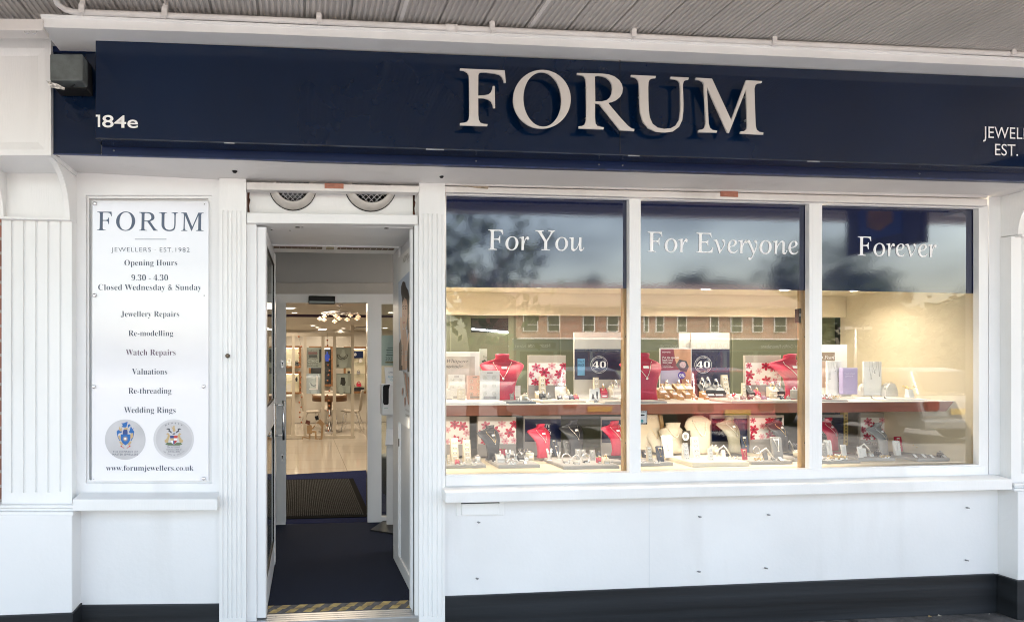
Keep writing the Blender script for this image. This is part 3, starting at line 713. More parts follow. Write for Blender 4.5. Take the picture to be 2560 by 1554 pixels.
for i in range(32): q = 2 * math.pi * i / 32; r = 70 if i % 2 == 0 else 30; star.append((668 + r * math.cos(q), 603 + r * math.sin(q)))
lay(m, star, 2, 6); lay(m, ell(668, 600, 26, 26, 14), 7, 7)
lay(m, [(530, 650), (600, 690), (625, 740), (580, 750), (540, 700)], 2, 4); lay(m, mirror([(530, 650), (600, 690), (625, 740), (580, 750), (540, 700)], 670), 2, 4)
rb = [(548, 760), (600, 755), (590, 790), (640, 800), (648, 822), (600, 805)]
lay(m, rb, 3, 5); lay(m, mirror(rb, 672), 3, 5)
o = m.build('company_emblem', CM, hs)
m = MB()
put_text(m, 'THE COMPANY OF', *[240 + q / 9.126 for q in (385, 955)], 1030 + 918 / 9.126, YT - .0005, 'sans', 4.6, spacing=1.2)
put_text(m, 'MASTER JEWELLERS', *[240 + q / 9.126 for q in (378, 960)], 1030 + 978 / 9.126, YT - .0005, 'sans', 4.6, spacing=1.1)
m.build('emblem_lettering', TEXTN, o)
m = MB()
lay(m, ell(1772, 612, 462, 457, 56), 8, 0); lay(m, ell(1777, 612, 412, 412, 56), 0, 1)
lay(m, [(1690, 530), (1775, 530), (1775, 590), (1692, 590)], 5, 4); lay(m, [(1775, 530), (1862, 530), (1860, 590), (1775, 590)], 3, 4)
lay(m, [(1692, 590), (1775, 590), (1775, 640), (1700, 640)], 2, 4); lay(m, [(1775, 590), (1860, 590), (1850, 640), (1775, 640)], 7, 4)
lay(m, [(1700, 640), (1775, 640), (1775, 728), (1725, 690)], 7, 4); lay(m, [(1775, 640), (1850, 640), (1825, 690), (1775, 728)], 3, 4)
lay(m, [(1762, 640), (1788, 640), (1788, 722), (1775, 728), (1762, 722)], 5, 5)
lay(m, [(1735, 470), (1780, 445), (1812, 470), (1808, 525), (1740, 525)], 8, 5); lay(m, [(1745, 480), (1805, 470), (1800, 500), (1748, 505)], 4, 6)
lay(m, [(1728, 300), (1740, 340), (1760, 350), (1762, 305), (1795, 305), (1792, 350), (1815, 400), (1800, 440), (1755, 440), (1745, 380), (1725, 345)], 2, 5)
ml = [(1600, 380), (1640, 362), (1690, 372), (1680, 410), (1720, 440), (1735, 480), (1690, 455), (1650, 430), (1660, 400)]
lay(m, ml, 4, 4); lay(m, mirror(ml, 1775), 4, 4)
hz = [(1600, 500), (1640, 465), (1668, 490), (1690, 540), (1665, 600), (1640, 690), (1580, 690), (1560, 640), (1600, 610), (1630, 560), (1640, 510)]
lay(m, hz, 2, 4); lay(m, mirror(hz, 1775), 2, 4)
lay(m, [(1580, 730), (1620, 690), (1710, 690), (1775, 735), (1840, 690), (1930, 690), (1970, 730), (1900, 755), (1650, 755)], 6, 3)
o = m.build('member_emblem', CM, hs)
m = MB()
zx = lambda q: 240 + q / 9.126
zy = lambda q: 1030 + q / 9.126
for t, a, b, y in (('The NATIONAL', 1622, 1925, 808), ('ASSOCIATION of', 1597, 1950, 862), ('JEWELLERS', 1640, 1910, 912)):
    put_text(m, t, zx(a), zx(b), zy(y), YT - .001, 'serif', 4.2)
def arc_text(word, cx, cy, r, a0, a1, w, top):
    for i, ch in enumerate(word):
        if ch == ' ': continue
        q = R(a0 + (a1 - a0) * i / (len(word) - 1)); x, y = cx + r * math.sin(q), cy - r * math.cos(q) if top else cy + r * math.cos(q)
        c = P(zx(x), zy(y), YT - .001); t = -q if top else q
        text_at(m, ch, c, (math.cos(t), 0, math.sin(t)), (-math.sin(t), 0, math.cos(t)), w * scl(350, YT), 'sans')
arc_text('MEMBER', 1777, 612, 350, -30, 30, 3.4, True)
arc_text('THE MARK OF QUALITY', 1777, 612, 370, -40, 40, 2.2, False)
m.build('emblem_lettering', TEXTN, o)
for x, y, kd in ((237.5, 509, 1), (511, 510.5, 0), (237, 738, 1), (510.5, 738.5, 0), (235, 966, 1), (509.5, 965.5, 1), (234.5, 1196.5, 2), (510, 1195, 1)):
    c = P(x, y, YS); mm = MB()
    if kd == 1: mm.lathe([(.0085, 0), (.0095, .002), (.0095, .009), (.007, .0115), (.001, .012)], c, 16, 'y'); mm.build('stud', STEEL, hs)
    else: mm.lathe([(.0028, 0), (.0028, .0015), (.001, .0017)], c, 10, 'y'); mm.build('stud', DARKIN if kd == 0 else SILV, hs)
xr_ = P(2760, 320, -0.41).x + .006
m = MB(); m.box(xr_, xr_ + .62, -0.33, 0.09, sA.z - .01, P(60, 94.6, -.33).z); m.box(xr_ + .08, xr_ + .54, -0.338, -0.329, sA.z + .06, P(60, 125, -.33).z); m.build('console_block', WHITE, shop, 0.004)
m = MB(); m.box(xr_ + .45, xr_ + 4, -0.03, 0.06, 0.005, 2.6)
tag(m.build('brick_wall', BRICK), 'red brick wall past the right-hand pilaster of the shop front', 'wall')
m = MB(); m.box(PX_(2700, 0), xr_ + .45, 0.03, 0.08, 0.005, 2.9); m.build('corner_wall', WHITE2, shop)
XS = P(2434, 800, .062).x
def y_on_side(px): return XS / (P(px, 800, 0).x / DIST) - DIST
YPM = y_on_side(2116); YBW = YPM + .07

# ================================================================== DOORWAY
CARPET = mat('navy_carpet', (.027, .034, .058), .95, var=.35, vscale=140, bump=.5, bscale=300, spec=.08)
CARPB = mat('blue_carpet', (.016, .024, .085), .95, var=.3, vscale=140, bump=.4, bscale=300, spec=.08)
TILE = bpy.data.materials.new('polished_cream_tile'); TILE.use_nodes = True
nt = TILE.node_tree; bt = nt.nodes.new('ShaderNodeTexBrick'); tc = nt.nodes.new('ShaderNodeTexCoord')
bt.offset = 0.0; bt.inputs['Color1'].default_value = (.60, .54, .46, 1); bt.inputs['Color2'].default_value = (.57, .51, .43, 1); bt.inputs['Mortar'].default_value = (.34, .30, .25, 1)
bt.inputs['Scale'].default_value = 1; bt.inputs['Brick Width'].default_value = .62; bt.inputs['Row Height'].default_value = .62; bt.inputs['Mortar Size'].default_value = .004
nt.links.new(tc.outputs['Object'], bt.inputs[0]); nt.links.new(bt.outputs[0], nt.nodes['Principled BSDF'].inputs['Base Color'])
nt.nodes['Principled BSDF'].inputs['Roughness'].default_value = .09
FZ = FLOOR_Z; YI = 1.87; YBK = 9.5; YPT = 7.1
WALLC = mat('interior_off_white', (.62, .60, .57), .7, var=.03, vscale=2)
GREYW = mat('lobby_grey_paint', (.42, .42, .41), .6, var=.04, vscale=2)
JAMBW = mat('white_powder_coat', (.82, .82, .83), .3, var=.03, vscale=4, stretch=(1, 1, .3))
# jambs
m = MB(); m.slab((616, 556), (641.5, 557), (641.5, 1553), (616, 1553), 0.012, 0.10); m.build('door_jamb', JAMBW, shop, 0.002)
m = MB(); m.slab((1037, 560), (1049, 561), (1049, 1560), (1037, 1560), 0.0, 0.07); m.build('door_jamb', JAMBW, shop, 0.002)
m = MB(); m.slab((1034, 566), (1038, 566), (1038, 1542), (1034, 1542), 0.03, 0.02); m.build('door_seal', DARKIN, shop)
m = MB(); m.slab((1026, 572), (1035, 572), (1035, 1530), (1026, 1518), 0.055, 0.03); m.build('door_jamb', JAMBW, shop)
# door leaf, standing open into the lobby
X0 = P(666, 900, .03).x; X1 = X0 - .056
LZ0, LZ1 = FZ + .008, P(655, 567, .03).z
LY0, LY1 = .03, .93
m = MB()
n = 10; pr = [(X0, LY0 + .07), (X0, LY0 + .016)] + [(X0 - .012 + .012 * math.cos(R(a)), LY0 + .014 - .012 * math.sin(R(a))) for a in range(15, 90, 15)] + [(X1 + .012 - .012 * math.sin(R(a)), LY0 + .014 - .012 * math.cos(R(a))) for a in range(0, 91, 15)] + [(X1, LY0 + .07)]
m.prism_z(pr, LZ0, LZ1)
m.box(X1, X0, LY1 - .075, LY1, LZ0, LZ1)
zr0, zr1 = 1.115, 1.275
for a, b in ((LZ0, LZ0 + .16), (zr0, zr1), (LZ1 - .075, LZ1)): m.box(X1 + .004, X0 - .004, LY0 + .07, LY1 - .075, a, b)
leaf = m.build('door', JAMBW, shop)
for a, b in ((LZ0 + .16, zr0), (zr1, LZ1 - .075)):
    m = MB(); m.box(X0 - .020, X0 - .012, LY0 + .066, LY1 - .071, a - .004, b + .004); m.build('door_glass', GLASSD, leaf)
    m = MB()
    for (y0, y1, z0, z1) in ((LY0 + .070, LY0 + .080, a, b), (LY1 - .085, LY1 - .075, a, b), (LY0 + .080, LY1 - .085, a, a + .01), (LY0 + .080, LY1 - .085, b - .01, b)):
        m.box(X0 - .012, X0 - .0065, y0, y1, z0, z1)
    m.build('glazing_gasket', BLACK, leaf)
yh = LY1 - .12
m = MB(); m.tube([(X0 + .058, yh, 1.00), (X0 + .058, yh, 1.27)], .009, 12)
for z in (1.03, 1.24): m.tube([(X0 - .002, yh, z), (X0 + .058, yh, z)], .006, 8)
m.build('pull_handle', STEEL, leaf)
m = MB(); m.box(X0 - .003, X0 + .003, yh - .02, yh + .05, 1.02, 1.25); m.build('handle_plate', ALU, leaf)
kx_ = (P(689.5, 900, LY1).x - X0) / (LY1 - LY0)          # the leaf stands not quite square to the front
for o_ in [leaf] + list(leaf.children):
    for v_ in o_.data.vertices: v_.co.x += (v_.co.y - LY0) * kx_
# threshold with hazard tape
TL_, TR_ = PZ(668, 1535, FZ), PZ(1036, 1521, FZ)
m = MB(); yA, yB = -.012, TL_.y
xa, xb = PX_(614, 0), PX_(1050, 0)
m.box(xa, xb, yA, .20, FZ - .10, FZ - .004)
for i in range(4):
    a = yA + (yB - yA) * i / 4; m.box(xa + .02, xb - .004, a + .003, a + (yB - yA) / 4 - .002, FZ - .004, FZ + .0015)
for x in (690, 1012): c = PZ(x, 1541 if x < 800 else 1528, FZ); m.lathe([(.004, 0), (.004, .003)], (c.x, c.y, FZ), 8)
m.build('threshold', ALU, shop)
TAPEG = mat('worn_grey_tape', (.12, .12, .13), .7, var=.3, vscale=30); TAPEY = mat('worn_yellow_tape', (.50, .38, .14), .7, var=.3, vscale=25, dark=(.26, .18, .08))
def hazard(xl, xr, y0, y1, z, name):
    mm = MB(); mm.box(xl, xr, y0, y1, z - .001, z + .002, 0)
    h = (y1 - y0) / 2; w = .049
    for r_ in range(2):
        x = xl - w * 2 + (w if r_ else 0)
        while x < xr + w:
            sk = .034; a, b = y0 + r_ * h + .003, y0 + (r_ + 1) * h - .001
            q = [(x, a), (x + w, a), (x + w + sk, b), (x + sk, b)]
            q = [(min(max(u, xl + .001), xr - .001), v) for u, v in q]
            if q[1][0] - q[0][0] > .004 or q[2][0] - q[3][0] > .004: mm.add([(u, v, z + .0032) for u, v in q], [(0, 1, 2, 3)], 1)
            x += 2 * w
    return tag(mm.build(name, [TAPEG, TAPEY]), None)
o = hazard(PX_(668, .1), PX_(1036, .1), yB + .004, PZ(850, 1507, FZ).y, FZ, 'hazard_tape'); o.parent = shop
m = MB(); m.box(xa - .02, xb + .06, -.40, -.013, .004, FZ - .06); m.build('door_step', mat('concrete_step', (.30, .29, .28), .85, var=.15, vscale=12, bump=.3), shop)
o = hazard(xa, xb, -.10, -.014, FZ - .058, 'hazard_tape'); o.parent = shop
# lobby carpet, walls and ceiling
m = MB(); yc = PZ(850, 1506, FZ).y
m.box(-.55, 1.6, yc, YI - .02, FZ - .05, FZ); tag(m.build('lobby_carpet', CARPET), kind='structure')
ZH = P(830, 559, -.02).z
m = MB(); m.box(PX_(616, 0) - .02, PX_(1050, 0) + .02, .056, .30, ZH + .002, ZH + .20); m.box(PX_(640, 0) - .6, PX_(1040, 0) + .9, .30, .66, ZH + .012, ZH + .3); m.build('door_soffit', WHITE, shop)
for x, y, w in ((744, 568, 14), (756, 568, 6), (966, 570.5, 14), (676, 559, 9), (679, 575, 6), (725, 576, 5)):
    c = PZ(x, y, ZH + .001); mm = MB(); mm.lathe([(w * .0011, 0), (w * .0008, .0015), (.0005, .0016)], (c.x, c.y, ZH + .0003), 9)
    mm.build('chipped_paint', mat('chipped_filler', (.10, .09, .07), .9, var=.5, vscale=80), shop)
ac = thing('air_curtain', 'slim white air heater with slotted brown grille just inside the door head', 'air curtain', (.25, .72, ZH))
m = MB(); xl, xr = P(676, 610, .68).x, P(997, 610, .68).x
m.box(xl, xr, .665, .90, ZH + .004, ZH + .16); m.build('casing', WHITEP, ac)
m = MB(); m.box(xl + .02, xl + (xr - xl) * .40, .68, .73, ZH - .002, ZH + .004); m.box(xl + (xr - xl) * .52, xr - .03, .68, .73, ZH - .002, ZH + .004); m.build('grille', mat('brown_grille', (.16, .105, .07), .6, var=.3, vscale=50, stretch=(6, 1, 1)), ac)
m = MB(); m.box(xl + (xr - xl) * .43, xl + (xr - xl) * .49, .67, .72, ZH - .006, ZH + .004); m.build('control_panel', mat('olive_panel', (.25, .22, .14), .5, var=.1), ac)
m = MB()
k = 0
for i in range(1, 20):
    x = xl + .02 + (xr - xl - .05) * i / 20
    if xl + (xr - xl) * .40 < x < xl + (xr - xl) * .52: continue
    m.box(x - .001, x + .001, .678, .732, ZH - .004, ZH - .001)
m.build('grille_fins', OFFW, ac)
# the lobby's right wall
Pn, Pf = PZ(1027, 1481, FZ), PZ(983.7, 1394, FZ)
wd = (Pf - Pn); wd.z = 0; wlen = wd.length; wd.normalize(); wn_ = Vector((-wd.y, wd.x, 0))   # towards the doorway
if wn_.x > 0: wn_ = -wn_
def PW(px, py, off=0.0):
    d = ray(px, py); o = Pn + wn_ * off; t = (o - CAMV).dot(wn_) / d.dot(wn_); return CAMV + d * t
def wbox(mm, s0, s1, z0, z1, off, th, mi=0):
    a = Pn + wd * s0 + wn_ * off; b = Pn + wd * s1 + wn_ * off
    v = [Vector((a.x, a.y, z0)), Vector((b.x, b.y, z0)), Vector((b.x, b.y, z1)), Vector((a.x, a.y, z1))]
    v += [q - wn_ * th for q in v]
    mm.add(v, [(0, 1, 2, 3), (7, 6, 5, 4), (0, 4, 5, 1), (1, 5, 6, 2), (2, 6, 7, 3), (3, 7, 4, 0)], mi)
s0 = -.29
LOBW = mat('lobby_white_panel', (.66, .67, .68), .4, var=.03, vscale=3)
m = MB(); wbox(m, s0, wlen - .001, FZ - .04, 2.62, -.012, .04); m.build('lobby_wall', LOBW, shop)
m = MB(); wbox(m, s0, wlen + .01, FZ - .02, PW(983.7, 1364.7).z, .0, .03); m.build('skirting_board', WHITE, shop, 0.003)
m = MB(); wbox(m, wlen - .20, wlen + .012, PW(983.7, 1364.7).z + .001, 2.6, 0.001, .06); m.build('wall_post', WHITE, shop, 0.003)
m = MB(); wbox(m, wlen - .215, wlen - .202, PW(983.7, 1364.7).z + .001, 2.6, -.004, .03); m.build('cover_bead', WHITE, shop)
m = MB(); wbox(m, wlen - .212, wlen - .205, PW(997, 1115).z, PW(997, 1096).z, .002, .008); m.build('wall_catch', BLACK, shop)
# poster on it
def WS(px, py): q = PW(px, py); return ((q - Pn).dot(wd), q.z)
sA_, zA_ = WS(995, 645.6); sB_, _ = WS(1027.5, 612)
sL = sA_; sR_ = sB_ - .30 * (sL - sB_)
zt_ = zA_; zb_ = WS(994.6, 1053)[1]
po = thing('jewellery_poster', 'tall poster of two women with bracelets on the lobby wall inside the door', 'poster', Pn + wd * (sL + sR_) / 2)
Pn0 = Vector((Pn.x, Pn.y, 0))
def pq(u, v): return Pn0 + wd * (sL + (sR_ - sL) * u) + Vector((0, 0, zt_ + (zb_ - zt_) * v))
def ppoly(mm, uv, d, mi=0):
    L = [(u, v) for u, v in uv]; vs, fs = fill_poly([[(u, -v) for u, v in L]])
    mm.add([pq(q[0], -q[1]) + wn_ * (.002 + d * .0006) for q in vs], fs, mi)
PM = [PAPER, mat('poster_sky_blue', (.50, .56, .66), .45, var=.05), mat('poster_skin', (.52, .32, .23), .45, var=.08, vscale=9), mat('poster_hair', (.028, .02, .017), .45, var=.2, vscale=9), mat('poster_dark_top', (.03, .03, .04), .45, var=0),
      mat('poster_skin_light', (.62, .42, .32), .45, var=.05, vscale=9), mat('poster_lips', (.42, .16, .14), .45, var=0), mat('poster_silver', (.42, .42, .44), .3, .3, var=.2, vscale=60), mat('poster_rose', (.55, .30, .22), .4, .2, var=.2, vscale=60)]
m = MB(); m.add([pq(0, 0) + wn_ * .001, pq(1, 0) + wn_ * .001, pq(1, 1) + wn_ * .001, pq(0, 1) + wn_ * .001], [(0, 1, 2, 3)]); m.build('sheet', PAPER, po)
m = MB()
def pk(mm, L, d, mi):                                   # outlines read off the photograph, laid on the lobby wall
    pts = []
    for x, y in L: q = PW(900 + x / 4.044, 740 + y / 4.044); pts.append(((q - Pn).dot(wd), q.z))
    vs, fs = fill_poly([pts]); mm.add([Pn0 + wd * v[0] + Vector((0, 0, v[1])) + wn_ * (.0022 + d * .0004) for v in vs], fs, mi)
pk(m, [(390, -140), (392, 0), (398, 752), (530, 775), (530, -280)], 0, 1)
pk(m, [(420, -95), (432, -140), (446, -150), (462, -138), (468, -100), (490, -60), (505, 10), (508, 200), (500, 330), (475, 340), (480, 100), (455, 10), (436, 60), (428, 100), (428, 20), (420, -30)], 2, 3)
pk(m, [(430, 118), (436, 62), (455, 18), (474, 30), (486, 90), (486, 210), (474, 300), (458, 345), (444, 325), (434, 270), (430, 190)], 4, 2)
pk(m, [(438, 340), (470, 330), (480, 420), (476, 745), (425, 745), (430, 500)], 3, 2)
pk(m, [(400, 480), (424, 410), (432, 520), (434, 748), (399, 748)], 4, 4)
pk(m, [(412, 230), (420, 200), (434, 240), (440, 330), (436, 430), (446, 560), (440, 700), (426, 700), (430, 540), (420, 400), (412, 300)], 6, 5)
pk(m, [(490, 160), (502, 110), (530, 70), (530, 760), (486, 765), (480, 600), (488, 420), (484, 300)], 5, 3)
pk(m, [(500, 190), (512, 160), (530, 150), (530, 390), (514, 400), (503, 330), (498, 250)], 6, 2)
pk(m, [(466, 560), (484, 460), (498, 380), (508, 360), (510, 420), (496, 480), (488, 560), (484, 720), (462, 740), (458, 640)], 7, 5)
for x0, x1, y in ((438, 452, 128), (462, 479, 126), (503, 520, 248)):
    pk(m, [(x0, y + 2), ((x0 + x1) / 2, y - 8), (x1, y), ((x0 + x1) / 2, y + 8)], 8, 3); pk(m, [(x0 - 2, y - 24), (x1, y - 32), (x1, y - 24), (x0 - 2, y - 15)], 8, 3)
pk(m, [(450, 150), (446, 195), (454, 206), (462, 198), (458, 192), (454, 185)], 7, 6); pk(m, [(440, 264), (452, 254), (466, 262), (454, 280), (444, 276)], 7, 6)
for y in (500, 525, 560, 585): pk(m, [(428, y), (446, y - 8), (446, y + 4), (428, y + 12)], 8, 7); pk(m, [(462, y + 60), (486, y + 48), (486, y + 60), (462, y + 72)], 8, 7)
m.build('photograph', PM, po)
m = MB()
for i, (u, v, du, dv) in enumerate(((.38, .69, .17, .13), (.47, .70, .2, .16), (.56, .70, .2, .18), (.66, .72, .2, .16))):
    ppoly(m, [(u, v), (u + .06, v - .01), (u + du + .05, v + dv), (u + du, v + dv + .012)], 7 + i, 8 if i % 2 else 7)
ppoly(m, [(.30, .79), (.36, .78), (.38, .81), (.33, .83), (.29, .82)], 7, 8); ppoly(m, [(.44, .84), (.52, .83), (.52, .87), (.47, .89)], 7, 8)
m.build('bracelet_pictures', PM, po)
m = MB()
PWD = abs(sR_ - sL)
text_at(m, 'NOMINATION', pq(.68, .062) + wn_ * .004, -wd, (0, 0, 1), .66 * PWD, 'sans', off=-.012)
text_at(m, 'ITALY', pq(.70, .082) + wn_ * .004, -wd, (0, 0, 1), .2 * PWD, 'sans', off=-.015, spacing=1.3)
text_at(m, 'WWW.NOMINATION.COM', pq(.72, .91) + wn_ * .004, -wd, (0, 0, 1), .45 * PWD, 'sans', off=-.015)
text_at(m, 'COMPOSABLE BRACELETS', pq(.72, .94) + wn_ * .004, -wd, (0, 0, 1), .45 * PWD, 'sans', off=-.015)
m.build('lettering', mat('bronze_print', (.16, .12, .07), .5, var=0), po)
# lobby far wall, frame and sliding door
m = MB()
def wallY(mm, x0, y0, x1, y1, Y, d, mi=0): mm.rect(x0, y0, x1, y1, Y, d, mi)
wallY(m, 380, 560, 1400, 706, YI, .05); m.build('lobby_end_wall', GREYW, shop)
m = MB(); wallY(m, 380, 706.8, 1400, 735, YI - .012, .06); m.build('lobby_pelmet', mat('warm_grey_board', (.50, .48, .45), .6, var=.03), shop)
m = MB(); m.box(-.62, -.56, .06, YI, FZ, 2.62); m.build('lobby_wall', GREYW, shop)
m = MB(); m.box(-.6, 1.9, .31, YI, 2.6, 2.66); tag(m.build('lobby_ceiling', GREYW), kind='structure')
m = MB(); m.box(Pf.x + .03, 3.6, YBW + .05, YBW + .11, FZ, 2.62); m.build('lobby_wall', GREYW, shop)
inn = MB()
put_poly(inn, [[(640, 735.5), (1030, 735.5), (1030, 1310), (640, 1310)], [(714, 757), (918, 757), (918, 1309), (714, 1309)], [(952.5, 760), (985, 760), (985, 1289.5), (952.5, 1289.5)], [(648, 768), (691, 768), (691, 1296), (648, 1296)]], YI, .06)
innf = inn.build('inner_door_frame', JAMBW, shop, 0.003)
m = MB(); m.slab((690, 757), (715, 757), (715, 1303), (690, 1303), YI - .03, .04); st_ = m.build('sliding_stile', JAMBW, innf, 0.002)
m = MB(); m.slab((713.5, 757), (715.5, 757), (715.5, 1303), (713.5, 1303), YI - .028, .05); m.build('rubber_edge', BLACK, innf)
for y in (910, 1143):
    m = MB(); m.slab((702.5, y - 10), (709, y - 10), (709, y + 9.5), (702.5, y + 9.5), YI - .034, .006); pl = m.build('lock_plate', ALU, st_, 0.001)
    m = MB(); c = P(705.8, y - 3, YI - .036); m.lathe([(.007, 0), (.007, .002)], c, 10, 'y'); m.box(c.x - .003, c.x + .003, c.y - .0018, c.y, c.z - .022, c.z); m.build('keyhole', BLACK, pl)
m = MB(); m.slab((918.5, 757), (925, 757), (925, 1309), (918.5, 1309), YI - .02, .1); m.build('door_track_post', mat('bright_aluminium', (.7, .7, .72), .18, .9, var=.05), innf)
for a in ((648, 768, 691, 1296), (952, 760, 985.5, 1290)):
    m = MB(); m.rect(*a, YI + .03, .006); m.build('inner_glass', GLASSI, innf)
m = MB(); m.slab((722, 752), (768, 752), (768, 756), (722, 756), YI - .012, .01); m.slab((842, 753), (916, 753), (916, 757), (842, 757), YI - .012, .01); m.build('door_track', mat('grey_track', (.3, .29, .28), .5, var=.3, vscale=20), innf)
se = thing('door_sensor', 'black box sensor over the sliding inner doors', 'sensor', P(805, 759, YI - .06))
m = MB(); m.slab((771.5, 739), (838, 740), (838, 759.5), (771.5, 759), YI - .09, .075); m.build('housing', BLACK, se, 0.006)
m = MB(); m.slab((773, 752), (836.5, 753), (836.5, 757.5), (773, 757), YI - .0925, .004); m.build('lens', mat('black_lens', (.004, .004, .005), .1, var=0), se)
bx_ = thing('exit_button', 'small pinkish plate with a round exit button on the white door post', 'button', P(934.5, 921, YI - .01))
m = MB(); m.slab((929, 897), (940.5, 897), (940.5, 921), (929, 921), YI - .012, .012); m.build('plate', mat('pink_plate', (.55, .38, .32), .5, var=.1), bx_, 0.002)
m = MB(); c = P(934.5, 909, YI - .012); m.lathe([(.012, 0), (.012, .004), (.009, .006), (.001, .006)], c, 14, 'y'); m.build('button', mat('dark_button', (.06, .05, .05), .3, var=0), bx_)
# notice on the side glass
no = thing('glass_notice', 'pale green award notice reading 2021 stuck on the narrow side glass', 'notice', P(970, 914, YI + .02))
m = MB(); m.slab((953, 838), (985, 838), (985, 914), (953, 914), YI + .024, .002); m.build('sheet', mat('pale_green_sheet', (.40, .50, .45), .4, var=.06, vscale=5), no)
m = MB()
put_text(m, '2021', 963.5, 984.5, 900, YI + .0232, 'sans', 8, off=-.012)
for i, (a, y) in enumerate(((966, 874), (967, 880), (965, 886), (969, 868))): m.rect(a, y, 982, y + 1.6, YI + .0232, .0005)
m.rect(963.5, 903, 984.5, 907, YI + .0232, .0005, 1); m.build('print', [mat('dark_green_print', (.06, .09, .08), .5, var=0), mat('gold_strip', (.28, .24, .12), .5, var=.2, vscale=50)], no)
# sanitiser stand
sp = PZ(972, 1316, FZ); sy = sp.y
sn = thing('sanitiser_stand', 'white hand sanitiser dispenser with black window on a stand by the inner doors', 'dispenser', (sp.x, sy, FZ))
m = MB(); L = [PZ(x, y, FZ + .004) for x, y in ((926, 1325), (960, 1301), (1030, 1303), (1030, 1336), (984, 1334))]
m.prism_z([(q.x, q.y) for q in L], FZ + .001, FZ + .012); m.build('base_plate', mat('black_steel_plate', (.02, .019, .018), .45, var=.1), sn)
yz_ = sy - .02
m = MB(); m.slab((967, 1035), (1001, 1035), (1001, 1310), (967, 1310), yz_ + .02, .02); m.build('column', WHITEP, sn)
m = MB(); cA = [P(x, y, yz_ - .02) for x, y in ((952, 963), (1016, 963), (1016, 1039), (952, 1039))]
m.slab((952.5, 959), (1014, 959), (1014, 1040), (954, 1039), yz_ - .08, .10); m.build('dispenser_body', WHITEP, sn, 0.022, seg=4)
m = MB(); put_poly(m, [[(957.5, 966), (960, 962), (975, 960.5), (972, 972), (971.5, 1008), (969, 1011), (960, 1011), (957.5, 1006)]], yz_ - .083, .006); m.build('level_window', BLACK, sn, 0.001)
m = MB(); m.slab((961, 917), (1006, 917), (1006, 962), (964, 962), yz_ + .005, .012); sg_ = m.build('sign_plate', WHITEP, sn, 0.003)
m = MB(); put_text(m, 'SANITISE', 971.5, 995, 932, yz_ + .004, 'sans', 4); m.build('lettering', TEXTG, sg_)
m = MB(); put_text(m, 'PLEASE', 970, 990, 944, yz_ + .004, 'sans', 4.5); put_text(m, 'YOUR HANDS', 974, 1003, 951.5, yz_ + .004, 'sans', 4.5); m.build('lettering', mat('aqua_print', (.05, .35, .5), .5, var=0), sg_)
m = MB(); put_text(m, 'sanitise', 960, 970, 1020.5, yz_ - .081, 'sans', 2.5); m.build('lettering', mat('teal_print', (.05, .3, .25), .5, var=0), sn)
a, b = [P(x, 1090, yz_) for x in (966, 1002)]
z1, z0 = P(960, 1072, yz_).z, P(960, 1104, yz_).z
m = MB(); v = [(a.x, yz_ + .01, z1), (b.x, yz_ + .01, z1), (b.x + .05, yz_ - .14, z0), (a.x - .03, yz_ - .14, z0)]
v += [(x, y + .008, z - .012) for x, y, z in v]; m.add(v, [(0, 1, 2, 3), (7, 6, 5, 4), (0, 4, 5, 1), (1, 5, 6, 2), (2, 6, 7, 3), (3, 7, 4, 0)]); m.build('drip_tray', WHITEP, sn, 0.002)
bn = PZ(1000, 1262, FZ)
m = MB(); m.lathe([(.10, 0), (.12, .36), (.128, .37), (.128, .40), (.10, .41), (.001, .41)], (bn.x, bn.y + .5, FZ), 20)
b_ = thing('waste_bin', 'grey round waste bin behind the narrow side glass', 'bin', (bn.x, bn.y + .5, FZ)); m.build('bin_body', mat('grey_bin', (.14, .15, .16), .4, var=.1), b_)

# ================================================================== SHOP INTERIOR
m = MB(); m.box(-4.2, 5.2, YI - .02, YBK + .3, FZ - .06, FZ - .001); tag(m.build('shop_floor', TILE), kind='structure')
cA, cB = PZ(715, 1186, FZ), PZ(918, 1174.5, FZ)
sl = (cB.y - cA.y) / (cB.x - cA.x)
m = MB(); xl, xr = -1.4, 2.6
m.prism_z([(xl, YI - .015), (xr, YI - .015), (xr, cA.y + sl * (xr - cA.x)), (xl, cA.y + sl * (xl - cA.x))], FZ - .003, FZ + .003); tag(m.build('blue_carpet', CARPB), kind='structure')
mA, mB_, mC = PZ(883, 1196.5, FZ), PZ(918, 1273, FZ), PZ(800, 1295.6, FZ)
xr1 = mA.x + (mB_.x - mA.x) * (mC.y - mA.y) / (mB_.y - mA.y)
mt_ = thing('door_mat', 'ribbed dark grey entrance mat on blue carpet inside the sliding doors', 'mat', (mA.x - .4, (mA.y + mC.y) / 2, FZ + .003))
m = MB(); m.prism_z([(mA.x - .95, mC.y), (xr1, mC.y), (mA.x, mA.y), (mA.x - .95, mA.y)], FZ + .003, FZ + .010); m.build('rubber_border', mat('mat_rubber', (.012, .012, .012), .9, var=0, spec=.03), mt_)
MATT = mat('ribbed_charcoal_pile', (.080, .080, .080), .95, var=.35, vscale=90, spec=.03)
m = MB(); n = 46; xl_ = mA.x - .90
for i in range(n):
    t0, t1 = i / n, (i + .55) / n
    def lx(t, y): xr_ = xr1 - .05 + (mA.x - xr1) * (y - mC.y) / (mA.y - mC.y); return xl_ + (xr_ - xl_) * t
    ya, yb = mC.y + .06, mA.y - .06
    m.prism_z([(lx(t0, ya), ya), (lx(t1, ya), ya), (lx(t1, yb), yb), (lx(t0, yb), yb)], FZ + .009, FZ + .017)
m.build('rib_pile', MATT, mt_)
WARMW = mat('warm_white_wall', (.60, .56, .50), .75, var=.03, vscale=1.5)
